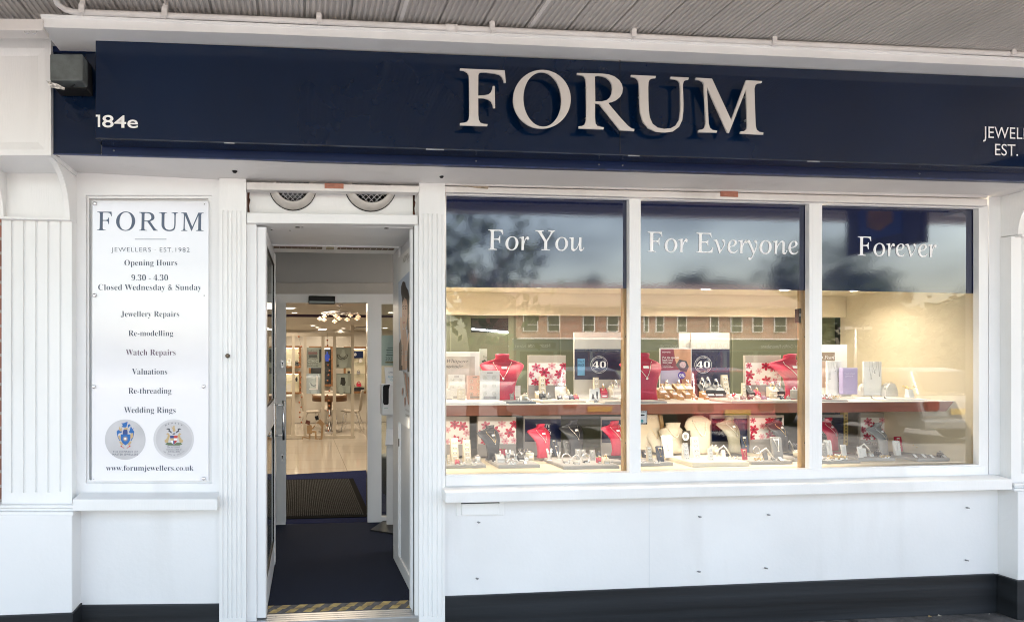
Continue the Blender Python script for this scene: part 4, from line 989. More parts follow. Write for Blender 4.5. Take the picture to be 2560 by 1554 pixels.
m = MB(); m.box(-4.2, 5.2, YBK, YBK + .1, FZ, 3.0); m.box(-4.3, -4.2, YI, YBK + .1, FZ, 3.0); m.box(5.2, 5.3, YI, YBK + .1, FZ, 3.0)
m.box(-4.2, PX_(646, YI), YI + .01, YI + .05, FZ, 2.62); m.box(PX_(1030, YI), 5.2, YI + .01, YI + .05, FZ, 2.62)
tag(m.build('interior_walls', WARMW), kind='structure')
ZA, ZBc, YST = 2.185, 2.150, 5.35
m = MB(); m.box(-4.2, 5.2, YI + .01, YST, ZA, ZA + .05); m.box(-4.2, 5.2, YST + .02, YBK, ZBc, ZBc + .05); tag(m.build('interior_ceiling', mat('ceiling_white', (.62, .58, .52), .8, var=.02)), kind='structure')
m = MB(); m.box(-4.2, 5.2, YST, YST + .02, ZBc - .002, ZA); tag(m.build('ceiling_step', mat('aubergine_band', (.07, .035, .085), .6, var=.1)), kind='structure')
m = MB(); m.box(-4.2, 5.2, YBK - .012, YBK - .001, FZ, FZ + .012); tag(m.build('interior_skirting', mat('skirting_line', (.3, .27, .24), .6, var=0)), kind='structure')
GLOW = mat('warm_lamp_glow', (1, 1, 1), .5, var=0, emit=(1.0, .86, .66), estr=1.2)
def downlight(px, py, z, r, sq=False, lab='', grp='recessed ceiling spotlights in the shop'):
    c = PZ(px, py, z); d = thing('downlight', lab, 'downlight', (c.x, c.y, z), group=grp)
    mm = MB(); mm.lathe([(r * 1.25, 0), (r * 1.2, -.006), (r, -.007), (r, .0)], c, 20); mm.build('trim_ring', WHITEP, d)
    mm = MB(); mm.lathe([(r, -.004), (.001, -.004)], c, 20); mm.build('lamp', GLOW, d)
for px, py, z, r, lab in ((736, 780.5, ZA, .042, 'small round ceiling spotlight nearest the left sliding door stile'), (722, 769, ZA, .085, 'large oval ceiling spotlight beside the sliding door stile'),
                     (782.5, 812.8, ZBc, .055, 'left one of the two ceiling spotlights just behind the purple band'), (793.5, 817.5, ZBc, .055, 'right one of the two ceiling spotlights just behind the purple band'),
                     (857.5, 820, ZBc, .055, 'nearer of two ceiling spotlights right of the chandelier'), (852, 824.6, ZBc, .055, 'farther of two ceiling spotlights right of the chandelier'),
                     (978, 780, ZA, .05, 'bright ceiling spotlight seen through the narrow side glass'), (963, 819, ZBc, .06, 'ceiling spotlight low in the narrow side glass')):
    downlight(px, py, z, r, lab=lab)
c = PZ(806, 822.4, ZBc); d = thing('ceiling_panel_light', 'flat rectangular light panel in the far ceiling', 'ceiling light', (c.x, c.y, ZBc))
m = MB(); m.box(c.x - .085, c.x + .085, c.y - .25, c.y + .25, ZBc - .008, ZBc); m.build('frame', WHITEP, d)
m = MB(); m.box(c.x - .075, c.x + .075, c.y - .24, c.y + .24, ZBc - .011, ZBc - .008); m.build('lamp', GLOW, d)
c = PZ(906, 818.5, ZBc); d = thing('air_vent', 'grey slotted air vent in the far ceiling', 'air vent', (c.x, c.y, ZBc))
m = MB(); m.box(c.x - .15, c.x + .16, c.y - .4, c.y + .4, ZBc - .01, ZBc); m.build('frame', mat('grey_vent', (.2, .18, .17), .6, var=.1), d)
m = MB()
for i in range(5): m.box(c.x - .14, c.x + .15, c.y - .35 + i * .15, c.y - .29 + i * .15, ZBc - .014, ZBc - .0095)
m.build('louvres', WHITEP, d)
for x, y, z, e, sz in ((-.2, 3.4, 2.15, 3.4, 1.2), (.9, 4.6, 2.15, 3.4, 1.2), (-.6, 6.2, 2.12, 3.6, 1.4), (1.2, 8.2, 2.12, 3.4, 1.4), (-.3, 8.4, 2.12, 3.4, 1.2)):
    L = bpy.data.lights.new('shop_ceiling_lamp', 'AREA'); L.energy = e; L.size = sz; L.color = (1.0, .84, .64)
    lo = bpy.data.objects.new('shop_ceiling_lamp', L); COL.objects.link(lo); lo.location = (x, y, z)
# chandelier
YCH = 3.7; c = P(848, 762, YCH)
ch = thing('chandelier', 'chrome ring chandelier with ten glowing glass lamp shades over the shop floor', 'chandelier', (c.x, c.y, ZA))
m = MB(); m.lathe([(.045, 0), (.045, -.012), (.01, -.02), (.006, -.03)], (c.x, c.y, ZA), 18); m.build('ceiling_rose', STEEL, ch)
zr = P(848, 783, YCH).z
m = MB(); m.tube([(c.x, c.y, ZA - .01), (c.x, c.y, zr)], .004, 8); m.build('rod', STEEL, ch)
RC = 46 * scl(848, YCH)
m = MB(); m.torus((c.x, c.y, zr), RC, .004, 'z', 40, 6); m.torus((c.x, c.y, zr + .015), RC * .6, .004, 'z', 30, 6)
for i in range(6): q = R(60 * i + 15); m.tube([(c.x, c.y, zr + .005), (c.x + RC * math.cos(q), c.y + RC * math.sin(q), zr)], .0035, 6)
for i in range(40): q = R(9 * i); r_ = RC * (.72 + .3 * ((i * 37) % 10) / 10); m.ball((c.x + r_ * math.cos(q), c.y + r_ * math.sin(q), zr - .012 + .02 * ((i * 13) % 7) / 7), .0075, 6, 4)
m.build('ring_frame', STEEL, ch)
SHADE = mat('glowing_amber_glass', (.9, .75, .6), .2, var=0, emit=(1.0, .55, .30), estr=.13)
BULB = mat('lamp_bulb_glow', (1, 1, 1), .4, var=0, emit=(1.0, .80, .55), estr=1.6)
for i, (x, y) in enumerate(((811, 790.5), (799.5, 797), (810.5, 799.5), (839.5, 789.5), (848, 796), (836.5, 803.5), (868, 799), (876, 788), (895.5, 791), (892.5, 796.5))):
    dx = (x - 848) * scl(848, YCH); dy = math.sqrt(max(0, RC * RC - dx * dx)) * (1 if i in (3, 7, 0, 8) else -1) * .8
    q = P(x, y, YCH + dy); mm = MB(); mm.lathe([(.004, .03), (.012, .018), (.033, .002), (.030, -.006), (.014, -.014), (.008, -.016)], q, 14); s_ = mm.build('lamp_shade', SHADE, ch)
    mm = MB(); mm.ball((q.x, q.y, q.z - .010), .009, 8, 6); mm.build('bulb', BULB, s_)
# slatted partition
CREAM = mat('cream_lacquer', (.58, .52, .43), .45, var=.03, vscale=3)
pt = thing('slatted_partition', 'cream open partition screen of upright slats standing on the tiled floor', 'partition', P(800, 1095, YPT))
m = MB(); m.slab((640, 1088), (887, 1088), (887, 1096), (640, 1096), YPT, .06); m.build('base_rail', CREAM, pt, 0.002)
m = MB(); m.slab((640, 831.5), (885, 831.5), (885, 840), (640, 840), YPT, .06); m.build('top_rail', CREAM, pt, 0.002)
for a, b in ((664, 671), (690, 697), (730, 737), (758.8, 766.3), (803.7, 811.5), (832.4, 840.2)):
    m = MB(); m.slab((a, 840), (b, 840), (b, 1088), (a, 1088), YPT + .004, .05); m.build('slat', CREAM, pt)
m = MB(); m.slab((877.3, 812), (885.2, 812), (885.2, 1088), (877.3, 1088), YPT + .004, .055); m.build('end_post', CREAM, pt)
# hanging showcases between the slats
RED_ = mat('crimson_velvet', (.50, .012, .045), .8, var=.1, vscale=30, sheen=.5)
WHV = mat('white_leatherette', (.66, .64, .61), .5, var=.04, vscale=20)
BLU_ = mat('royal_blue_velvet', (.01, .05, .42), .7, var=.1, vscale=30, sheen=.4)
def showcase(x0, y0, x1, y1, lab, fill):
    t = thing('hanging_showcase', lab, 'showcase', P((x0 + x1) / 2, y1, YPT - .02), group='clear showcases hung between the partition slats')
    mm = MB(); mm.slab((x0, y0), (x1, y0), (x1, y1), (x0, y1), YPT + .05, .008); mm.build('backing', mat('frosted_backing', (.50, .48, .45), .4, var=.06, vscale=5), t)
    mm = MB(); mm.slab((x0, y0), (x1, y0), (x1, y1), (x0, y1), YPT - .06, .004); mm.build('front_glass', GLASSI, t)
    mm = MB(); mm.slab((x0, y1 - 1.5), (x1, y1 - 1.5), (x1, y1), (x0, y1), YPT - .055, .10); mm.slab((x0, y0), (x1, y0), (x1, y0 + 1), (x0, y0 + 1), YPT - .055, .10); mm.build('shelf_edges', GLASSI, t)
    fill(t, (x0, y0, x1, y1)); return t
def pic(t, b, parts, nm='picture', mats=None):
    x0, y0, x1, y1 = b; mm = MB()
    for mi, L in parts: put_poly(mm, [[(x0 + (x1 - x0) * u, y0 + (y1 - y0) * v) for u, v in L]], YPT + .048 - mi * .0005 - .0006 * len(mm.f) * .01, 0.0, mi)
    mm.build(nm, mats, t)
def bustpic(cx, cy, s): return [(cx - .10 * s, cy - .5 * s), (cx + .10 * s, cy - .5 * s), (cx + .12 * s, cy - .28 * s), (cx + .4 * s, cy - .12 * s), (cx + .30 * s, cy + .3 * s), (cx + .2 * s, cy + .5 * s), (cx - .2 * s, cy + .5 * s), (cx - .30 * s, cy + .3 * s), (cx - .4 * s, cy - .12 * s), (cx - .12 * s, cy - .28 * s)]
PMS = [mat('grey_print', (.35, .33, .31), .5, var=.2, vscale=30), mat('dull_red_print', (.25, .07, .07), .5, var=.2, vscale=40), mat('dark_print', (.05, .045, .045), .5, var=.2, vscale=40), WHV, PM[2], PM[3], STEEL]
showcase(767, 868, 804, 919, 'hanging showcase with dark red pictures and white lettering, upper left between the slats', lambda t, b: (
    pic(t, b, [(0, [(.05, .12), (.75, .12), (.75, .95), (.05, .95)]), (1, [(.10, .22), (.70, .22), (.70, .34), (.10, .34)]), (2, [(.12, .36), (.7, .36), (.68, .5), (.15, .5)]), (2, [(.80, .1), (.98, .1), (.98, .7), (.82, .75)])], mats=PMS),
    (lambda mm: (put_text(mm, 'CIVIC', 769, 796, 905.5, YPT + .040, 'sans', 7), put_text(mm, 'FINE JEWELLERY', 768.5, 795, 912, YPT + .040, 'sans', 2.5), mm.build('lettering', TEXTW, t)))(MB())))
def neck(mm, cx, cy, r, Y):
    pts = [P(cx + r * math.cos(R(a)), cy + r * .85 * math.sin(R(a)), Y) for a in range(-10, 191, 20)]; mm.tube(pts, .006, 6)
def fill2(t, b):
    mm = MB(); neck(mm, 856.5, 886, 9, YPT + .02); neck(mm, 856, 887, 13, YPT + .015); mm.build('necklace', mat('bronze_chain', (.12, .09, .07), .4, .6, var=.2), t)
    pic(t, b, [(3, bustpic(.45, .55, .9)), (2, [(.06, .84), (.16, .84), (.16, .95), (.06, .95)])], mats=PMS)
showcase(840.5, 868, 879, 919.5, 'hanging showcase with a looped necklace on pale backing, upper right between the slats', fill2)
def fill3(t, b):
    mm = MB(); put_poly(mm, [[(b[0] + (b[2] - b[0]) * u, b[1] + (b[3] - b[1]) * v) for u, v in bustpic(.5, .60, .8)]], YPT + .02, .03); mm.build('bust', WHV, t)
    mm = MB(); neck(mm, 785, 957, 8, YPT); mm.build('necklace', mat('dark_bead_chain', (.08, .07, .09), .3, .4, var=.2), t)
    mm = MB(); mm.slab((790.5, 938), (795, 938), (795, 971), (790.5, 971), YPT - .065, .004); mm.slab((773, 970), (795, 970), (795, 973), (773, 973), YPT - .065, .004); mm.build('white_bracket', TEXTW, t)
showcase(766, 933, 804, 983, 'hanging showcase holding a white necklace bust, lower left between the slats', fill3)
def fill4(t, b):
    pic(t, b, [(3, [(.02, .04), (.75, .04), (.75, .9), (.02, .9)]), (2, [(.10, .18), (.72, .18), (.72, .62), (.10, .62)]), (5, [(.30, .2), (.55, .2), (.62, .45), (.55, .6), (.25, .6)]), (4, [(.36, .26), (.5, .26), (.52, .42), (.43, .5), (.35, .42)])], mats=PMS)
    mm = MB(); put_poly(mm, [[(b[0] + (b[2] - b[0]) * u, b[1] + (b[3] - b[1]) * v) for u, v in bustpic(.32, .80, .5)]], YPT + .01, .03); mm.build('bust', WHV, t)
    mm = MB(); mm.slab((863, 964), (875, 964), (875, 982), (863, 982), YPT + .01, .01); mm.build('card', WHV, t)
showcase(841, 933, 878.6, 983, 'hanging showcase with a portrait photo and white bust, lower right between the slats', fill4)
m = MB(); t = thing('counter_cabinet', 'plain cream cabinet end behind the partition by the sliding door', 'cabinet', P(715, 1088, 7.5))
m.slab((690, 992), (728.5, 992), (728.5, 1089), (690, 1089), 7.4, .4); m.build('cabinet_body', CREAM, t)
m = MB(); m.slab((688, 989), (729.5, 989), (729.5, 992), (688, 992), 7.38, .44); m.build('worktop', WHITEP, t)
# bauble strings
COPB = mat('copper_baubles', (.55, .20, .10), .25, .7, var=.15, vscale=40)
_b = MB(); _b.ball((0, 0, 0), .0165, 10, 7); BAUB = _b.mesh('bauble', COPB)
for lab, L in (('string of copper baubles hanging left of the round table', [(747, 841), (753, 866), (748, 882), (749, 893), (748, 906), (748.5, 916), (748, 930), (752, 942), (751, 956), (751, 968), (752, 981), (754, 992), (748.5, 1005), (753, 1017), (749.5, 1030), (749.5, 1042), (753.5, 1055)]),
               ('string of copper baubles hanging in front of the round table', [(818.5, 850), (819, 863), (824, 898), (820, 912), (824, 926), (821, 937), (819, 951), (825, 962), (823.5, 976), (818, 988), (822.5, 1000), (823, 1014), (819.5, 1025), (823.5, 1038), (818, 1063), (821, 1075)])):
    t = thing('bauble_string', lab, 'bauble string', P(L[0][0], L[0][1], YPT - .10), group='copper bauble strings')
    mm = MB(); mm.tube([P(L[0][0], 832, YPT - .02)] + [P(x, y, YPT - .10) for x, y in L], .0015, 5); mm.build('thread', BLACK, t)
    for x, y in L: q = P(x, y, YPT - .10); hang('bauble', BAUB, t, q - ORIG[t.name])
# round table and chairs
WOODT = mat('walnut_edge', (.20, .095, .038), .4, var=.25, vscale=4, stretch=(1, 1, 9))
tc_ = PZ(825, 1070, FZ); ty = 8.1; tx = P(824, 1000, ty).x
tb = thing('round_table', 'round table with cream top and thick walnut edge on a chrome column', 'table', (tx, ty, FZ))
kx = scl(824, ty - .4); zt = P(824, 989, ty - .35).z; zb2 = P(824, 1004.5, ty - .35).z
RT_ = 43.5 * scl(824, ty)
m = MB(); m.lathe([(.001, zt + .004), (RT_ - .02, zt + .004), (RT_ - .01, zt)], (tx, ty, 0), 36); m.build('table_top', CREAM, tb)
m = MB(); m.lathe([(.001, zt), (RT_, zt), (RT_, zb2), (.001, zb2)], (tx, ty, 0), 36); m.build('edge_band', WOODT, tb)
m = MB(); m.lathe([(.045, zb2), (.045, FZ + .03)], (tx, ty, 0), 16); m.build('column', STEEL, tb)
m = MB(); m.lathe([(.04, FZ + .04), (.22, FZ + .014), (.23, FZ), (.001, FZ)], (tx, ty, 0), 28); m.build('base_disc', STEEL, tb)
SEAT = mat('cream_leather', (.56, .50, .42), .45, var=.05, vscale=9)
CHAIR = None
def chair(px, py, rz, lab, sc):
    global CHAIR
    c = PZ(px, py, FZ)
    t = thing('dining_chair', lab, 'chair', (c.x, c.y, FZ), rz, 'cream chairs round the table', sc)
    if CHAIR is None:
        CHAIR = []
        prof = [(.22, .435, .21), (.10, .425, .215), (-.12, .42, .21), (-.18, .44, .20), (-.21, .52, .19), (-.225, .66, .185), (-.25, .86, .165), (-.255, .90, .14)]
        mm = MB(); n = 9; vs = []
        for sgn in (0, 1):
            for y, z, hw in prof:
                for j in range(n):
                    u = -1 + 2 * j / (n - 1); dd = .03 * (u * u)
                    back = z > .5
                    vs.append((hw * u, y + (dd * .9 if back else 0) - (.014 if back else 0) * sgn, z + (0 if back else dd * .5) - (0 if back else .02) * sgn))
        k = len(prof); fs = []
        for s_ in (0, 1):
            for i in range(k - 1):
                for j in range(n - 1): a = s_ * k * n + i * n + j; fs.append((a, a + 1, a + n + 1, a + n))
        for i in range(k - 1):
            for j in (0, n - 1): a = i * n + j; fs.append((a, a + n, a + n + k * n, a + k * n))
        for i in (0, k - 1):
            for j in range(n - 1): a = i * n + j; fs.append((a, a + 1, a + 1 + k * n, a + k * n))
        mm.add(vs, fs, 0, True); CHAIR.append(('seat_shell', mm.mesh('seat_shell', SEAT)))
        for sx in (-1, 1):
            for yy, fy in ((.15, .20), (-.12, -.24)):
                mm = MB(); mm.tube([(sx * .12, yy * .6, .41), (sx * .16, yy, .39), (sx * .185, (yy + fy) / 2, .2), (sx * .21, fy, 0)], .011, 8); CHAIR.append(('leg', mm.mesh('leg', STEEL)))
        mm = MB(); mm.tube([(-.15, .1, .405), (.15, .1, .405), (.15, -.1, .405), (-.15, -.1, .405), (-.15, .1, .405)], .009, 6); CHAIR.append(('under_frame', mm.mesh('under_frame', STEEL)))
    for nm, me in CHAIR: hang(nm, me, t)
    return t
chair(777, 1070, R(-80), 'cream chair at the table, its side turned beside the left baubles', .80)
chair(880, 1074, R(75), 'cream chair at the right of the table, back towards the wall cabinet', .88)
chair(822, 1062, R(180), 'cream chair behind the round table, half hidden by the slats', .80)
# little timber figures
WOODF = mat('pale_oak_blocks', (.40, .26, .14), .55, var=.15, vscale=8, stretch=(1, 1, .2))
def figure(name, lab, org, boxes, hat, hatm):
    c = P(*org, YPT - .20); k = scl(org[0], YPT - .20); t = thing(name, lab, 'figurine', (c.x, c.y, FZ))
    mm = MB()
    for (x0, y0), (x1, y1), w, d in boxes:
        a, b = P(x0, y0, YPT - .20 + d), P(x1, y1, YPT - .20 + d); u = (b - a).normalized(); s_ = Vector((-u.z, 0, u.x)) * (w * k / 2); th = w * k * .45
        v = [a - s_, a + s_, b + s_, b - s_]
        mm.add([q + Vector((0, -th, 0)) for q in v] + [q + Vector((0, th, 0)) for q in v], [(0, 1, 2, 3), (7, 6, 5, 4), (0, 4, 5, 1), (1, 5, 6, 2), (2, 6, 7, 3), (3, 7, 4, 0)])
    mm.build('block_body', WOODF, t)
    (x0, y0), (x1, y1), w = hat; mm = MB(); a, b = P(x0, y0, YPT - .20), P(x1, y1, YPT - .20); u = (b - a).normalized(); s_ = Vector((-u.z, 0, u.x)) * (w * k / 2)
    v = [a - s_, a + s_, b + s_, b - s_]; th = w * k * .5
    mm.add([q + Vector((0, -th, 0)) for q in v] + [q + Vector((0, th, 0)) for q in v], [(0, 1, 2, 3), (7, 6, 5, 4), (0, 4, 5, 1), (1, 5, 6, 2), (2, 6, 7, 3), (3, 7, 4, 0)])
    mm.build('head_block', hatm, t)
figure('wooden_figure', 'kneeling wooden block figurine with a dark red head, offering hands upward', (775, 1098), [((773, 1062), (774, 1083), 12, 0), ((774, 1082), (774, 1097), 4.5, 0), ((775, 1078.5), (789, 1078.5), 4.5, -.02), ((789, 1077), (789.5, 1096), 4, -.02), ((787, 1096), (796, 1096), 2.5, -.02), ((758, 1091), (773, 1095.5), 2.5, .02), ((757, 1091), (756, 1098), 2, .02), ((775, 1064), (781, 1071), 4, -.03), ((781, 1071), (787, 1063), 3, -.03), ((773.5, 1058), (775, 1063), 3, 0)], ((771, 1050.5), (768, 1059), 10.5), mat('mahogany_block', (.13, .035, .02), .5, var=.2, vscale=8))
figure('wooden_figure', 'standing wooden block figurine bending forward with a black head', (805, 1098), [((797, 1051), (808, 1062), 11, 0), ((806.5, 1058), (803.5, 1097), 5, 0), ((797, 1096.5), (806, 1096.5), 2.5, 0), ((800, 1053), (791, 1058), 3.5, -.03), ((797, 1049), (803, 1056), 4, -.03)], ((790.5, 1039), (793.5, 1048.5), 8.5), BLACK)
# wall cabinets
WOODC = mat('oak_cabinet_frame', (.24, .115, .045), .45, var=.2, vscale=4, stretch=(1, 1, 5))
CABB = mat('cabinet_cream_back', (.72, .66, .52), .6, var=.03)
CABD = mat('cabinet_dark_back', (.05, .05, .055), .5, var=.1)
STRIP = mat('cabinet_strip_light', (1, 1, 1), .5, var=0, emit=(1.0, .88, .68), estr=1.2)
def cabinet(x0, y0, x1, y1, lab, back, shelves):
    Y = YBK - .16; t = thing('wall_cabinet', lab, 'cabinet', P((x0 + x1) / 2, y1, Y), group='oak framed showcases on the back wall')
    w = 5.2; mm = MB(); put_poly(mm, [rect_loop(x0, y0, x1, y1), rect_loop(x0 + w, y0 + w, x1 - w, y1 - w)], Y, .03); mm.build('frame', WOODC, t, 0.003)
    a, b = P(x0 + w, y0 + w, Y), P(x1 - w, y1 - w, Y)
    mm = MB(); mm.box(a.x - .01, b.x + .01, YBK - .012, YBK - .002, b.z - .01, a.z + .01)
    mm.box(a.x - .02, a.x - .003, Y + .016, YBK - .012, b.z - .02, a.z + .02); mm.box(b.x + .003, b.x + .02, Y + .016, YBK - .012, b.z - .02, a.z + .02)
    mm.box(a.x - .003, b.x + .003, Y + .016, YBK - .012, b.z - .02, b.z - .003); mm.box(a.x - .003, b.x + .003, Y + .016, YBK - .012, a.z + .003, a.z + .02); mm.build('case', back, t)
    mm = MB(); mm.box(a.x + .02, b.x - .02, Y + .03, Y + .06, a.z - .012, a.z); mm.build('strip_light', STRIP, t)
    for y in shelves:
        z = P(x0, y, Y + .06).z; mm = MB(); mm.box(a.x, b.x, Y + .02, YBK - .014, z - .004, z + .004); mm.build('glass_shelf', GLASSI, t)
    return t
cabinet(660, 864, 753, 919.5, 'oak wall cabinet with a blank lit back, upper one beside the sliding door', CABB, (886, 905))
cabinet(660, 929, 753, 984.5, 'oak wall cabinet holding a black bust, lower one beside the sliding door', CABB, (953,))
cabinet(772, 865, 833, 965, 'dark lined oak wall cabinet with a bright blue bust behind the middle slats', CABD, (910, 928, 950))
cabinet(859, 866, 919, 982.5, 'tall lit oak wall cabinet with a navy sign, right of the slats', CABB, (906, 935, 966))
# what stands in the cabinets
YK = YBK - .10
def cab_item(lab, cat, cx, cy, w, h, m_, kind, name):
    c = P(cx, cy, YK); k = scl(cx, YK); t = thing(name, lab, cat, c, group=None)
    mm = MB(); W, H = w * k, h * k
    if kind == 'bust': mm.prism_y([(c.x + (u - .5) * W / .8, c.z + (.5 - v + .5) * H) for u, v in bustpic(.5, .5, 1)], c.y - .025, c.y + .025)
    elif kind == 'card': mm.box(c.x - W / 2, c.x + W / 2, c.y - .004, c.y + .004, c.z, c.z + H)
    else:
        mm.prism_x([(c.y - .03, c.z), (c.y + .03, c.z), (c.y + .03, c.z + H), (c.y - .02, c.z + H * .6)], c.x - W / 2, c.x + W / 2); mm.torus((c.x, c.y - .01, c.z + H * 1.05), W * .3, W * .08, 'y', 12, 5)
    mm.build('form', m_, t); return t
GRYV = mat('grey_suede', (.27, .26, .26), .75, var=.06, vscale=30)
BLKV = mat('black_leatherette', (.022, .023, .027), .5, var=.1, vscale=30)
cab_item('bright blue necklace bust in the dark cabinet behind the middle slats', 'bust', 818, 903, 13, 24, BLU_, 'bust', 'necklace_bust')
t = cab_item('navy sign reading 40 in the tall lit wall cabinet', 'sign', 892, 895, 32, 18, NAVYE, 'card', 'anniversary_card')
m = MB(); put_text(m, '40', 883, 891, 889, YK - .006, 'heavy', 7); m.build('numerals', TEXTW, t)
for lab, x, y in (('left of two white busts under the navy sign in the tall wall cabinet', 876, 906), ('right of two white busts under the navy sign in the tall wall cabinet', 901, 906)): cab_item(lab, 'bust', x, y, 9, 11, WHV, 'bust', 'necklace_bust')
cab_item('dark ring block on the middle shelf of the tall wall cabinet', 'ring block', 872, 934.5, 6, 7, BLKV, 'block', 'ring_block')
cab_item('grey ring block on the middle shelf of the tall wall cabinet', 'ring block', 896, 934.5, 8, 7, GRYV, 'block', 'ring_block')
cab_item('row of red and dark ring pads on the lower shelf of the tall wall cabinet', 'ring pad', 897, 965.5, 12, 8, RED_, 'block', 'ring_block')
cab_item('black ring block on the lower shelf of the tall wall cabinet', 'ring block', 884, 965.5, 4, 5, BLKV, 'block', 'ring_block')
cab_item('charcoal tray standing on the bottom of the tall wall cabinet', 'tray', 894, 977, 34, 9, BLKV, 'card', 'tray')
cab_item('black watch bust in the lower cabinet beside the sliding door', 'bust', 741, 953, 6, 12, BLKV, 'bust', 'necklace_bust')
cab_item('white ring stand at the bottom of the upper cabinet beside the sliding door', 'ring stand', 723, 914, 9, 14, WHV, 'block', 'ring_block')
cab_item('black ring stand at the bottom of the upper cabinet beside the sliding door', 'ring stand', 742, 914, 9, 10, BLKV, 'block', 'ring_block')
cab_item('white portrait card at the bottom of the lower cabinet beside the sliding door', 'card', 722, 979, 9, 20, WHV, 'card', 'display_card')

# ================================================================== DISPLAY CASE BEHIND THE WINDOW
CREAMW = mat('cream_display_paint', (.68, .59, .43), .6, var=.02, vscale=2)
CREAMF = mat('cream_display_floor', (.68, .60, .44), .55, var=.03, vscale=3)
OLIVE = mat('olive_back_panel', (.085, .092, .052), .5, var=.05, vscale=2)
MAHO = mat('mahogany_shelf_front', (.25, .072, .042), .32, var=.18, vscale=3, stretch=(.3, 1, 4), coat=.3)
TIMB = mat('pine_post', (.38, .24, .10), .55, var=.2, vscale=5, stretch=(4, 4, .4))
XLD = PX_(1104, .06)
ZD = P(1114, 1187, .062).z
ZCL = P(1500, 733.5, YPM).z; ZPB = P(1500, 788.3, YPM).z
case = thing('display_case', 'cream lined window display case with olive back and a dark wood shelf', 'display case', (2.0, .4, ZD))
m = MB(); m.box(XLD, XS, .048, YBW, ZD - .03, ZD); m.build('case_floor', CREAMF, case)
m = MB(); m.box(XS, XS + .03, .048, YBW, ZD - .03, ZCL + .2); m.build('end_panel', CREAMW, case)
m = MB(); m.box(XLD - .03, XLD, .048, YBW, ZD - .03, ZCL + .2); m.build('end_panel', CREAMW, case)
m = MB(); m.box(XLD, XS, .048, YBW + .1, ZCL, ZCL + .03); m.build('case_ceiling', CREAMW, case)
m = MB(); m.box(XLD, XS - .001, YPM, YBW + .02, ZPB, ZCL - .001); m.build('pelmet', CREAMW, case, 0.002)
m = MB(); m.box(XLD, XS, YBW, YBW + .03, ZD - .03, ZPB + .02); m.build('back_panel', OLIVE, case)
m = MB()
a, b = P(2098, 700, YBW - .004), P(2088, 700, YBW - .004)
m.box(b.x, a.x, YBW - .02, YBW - .001, ZD, ZPB); m.build('dark_upright', BLACK, case)
a = P(2101, 700, YBW - .02); m = MB(); m.box(a.x, XS - .001, YBW - .012, YBW - .001, ZD, ZPB); m.build('cream_back_strip', CREAMW, case)
for x0, x1 in ((1124, 1128), (1271, 1284), (1829, 1833), (1400, 1403)):
    m = MB(); m.rect(x0, 789, x1, 1010, YBW - .006, .005); m.build('back_batten', mat('olive_batten', (.13, .14, .085), .5, var=.05), case)
m = MB(); m.rect(1178, 795, 1271, 830, YBW - .004, .003); ob = m.build('viewing_slot', mat('dark_glass_slot', (.012, .016, .016), .08, var=0), case)
m = MB(); m.slab((1180, 820.5), (1270, 828.5), (1270, 832.5), (1180, 823), YBW - .010, .005); m.build('strip_lamp', mat('white_strip_glow', (1, 1, 1), .5, var=0, emit=(1, 1, 1), estr=5), ob)
# shelf
YSF = .17
ZS = P(1114, 1011.5, YSF).z; ZSb = P(1114, 1039.5, .215).z
m = MB(); m.prism_x([(YSF, ZS - .004), (YSF + .005, ZS - .010), (.215, ZSb), (YBW - .002, ZSb), (YBW - .002, ZS - .004)], XLD + .001, XS - .003); sh = m.build('shelf', MAHO, case)
m = MB(); m.box(XLD + .001, XS - .002, YSF - .004, YBW - .003, ZS - .004, ZS); m.build('shelf_top', mat('white_laminate', (.74, .70, .64), .35, var=.02), sh)
for x0, x1 in ((1559, 1568), (2004, 2019)):
    m = MB(); m.slab((x0, 715), (x1, 715), (x1, 1180), (x0, 1180), .070, .03); po_ = m.build('timber_post', TIMB, case)
    m = MB(); c = P((x0 + x1) / 2, 841, .069)
    for y in (841, 1106): c = P((x0 + x1) / 2, y, .0695); m.lathe([(.004, 0), (.004, .001)], c, 8, 'y')
    m.build('screw_hole', DARKIN, po_)
sp_ = thing('window_alarm', 'small black alarm contact fixed to the timber post under the pelmet', 'alarm sensor', P(2000, 806, .09))
m = MB(); m.slab((1997, 771), (2004.5, 771), (2004.5, 806.5), (1997, 806.5), .075, .03); m.build('housing', BLACK, sp_, 0.002)
m = MB(); m.slab((1998.5, 783), (2003, 783), (2003, 790), (1998.5, 790), .0735, .002); m.build('label', mat('grey_label', (.3, .3, .3), .5, var=0), sp_)
LAMPG = mat('display_lamp_glow', (1, 1, 1), .5, var=0, emit=(1.0, .90, .74), estr=7)
for i, (px, py) in enumerate(((1155, 719.3), (1352, 721.2), (1771, 725), (1968, 726.5), (2146, 728.5))):
    c = PZ(px, py + 1.5, ZCL); c.y = min(max(c.y, .30), .52); c = P(px, 800, c.y)
    t = thing('display_downlight', 'round ceiling spotlight just under the navy film, ' + ('left one above For You', 'right one above For You', 'left one above For Everyone', 'right one above For Everyone', 'the one above Forever')[i], 'downlight', (c.x, c.y, ZCL), group='display case spotlights')
    m = MB(); m.lathe([(.055, 0), (.054, -.005), (.045, -.006), (.045, 0)], (c.x, c.y, ZCL), 22); m.build('trim_ring', WHITEP, t)
    m = MB(); m.lathe([(.045, -.004), (.001, -.004)], (c.x, c.y, ZCL), 22); m.build('lamp', LAMPG, t)
    L = bpy.data.lights.new('display_lamp', 'AREA'); L.shape = 'DISK'; L.energy = (1.05, 1.05, 1.05, .95, .36)[i]; L.size = .12; L.color = (1.0, .88, .71); L.spread = R(150)
    lo = bpy.data.objects.new('display_lamp', L); COL.objects.link(lo); lo.location = (c.x, c.y, ZCL - .012); lo.parent = t; lo.location = (0, 0, -.012)
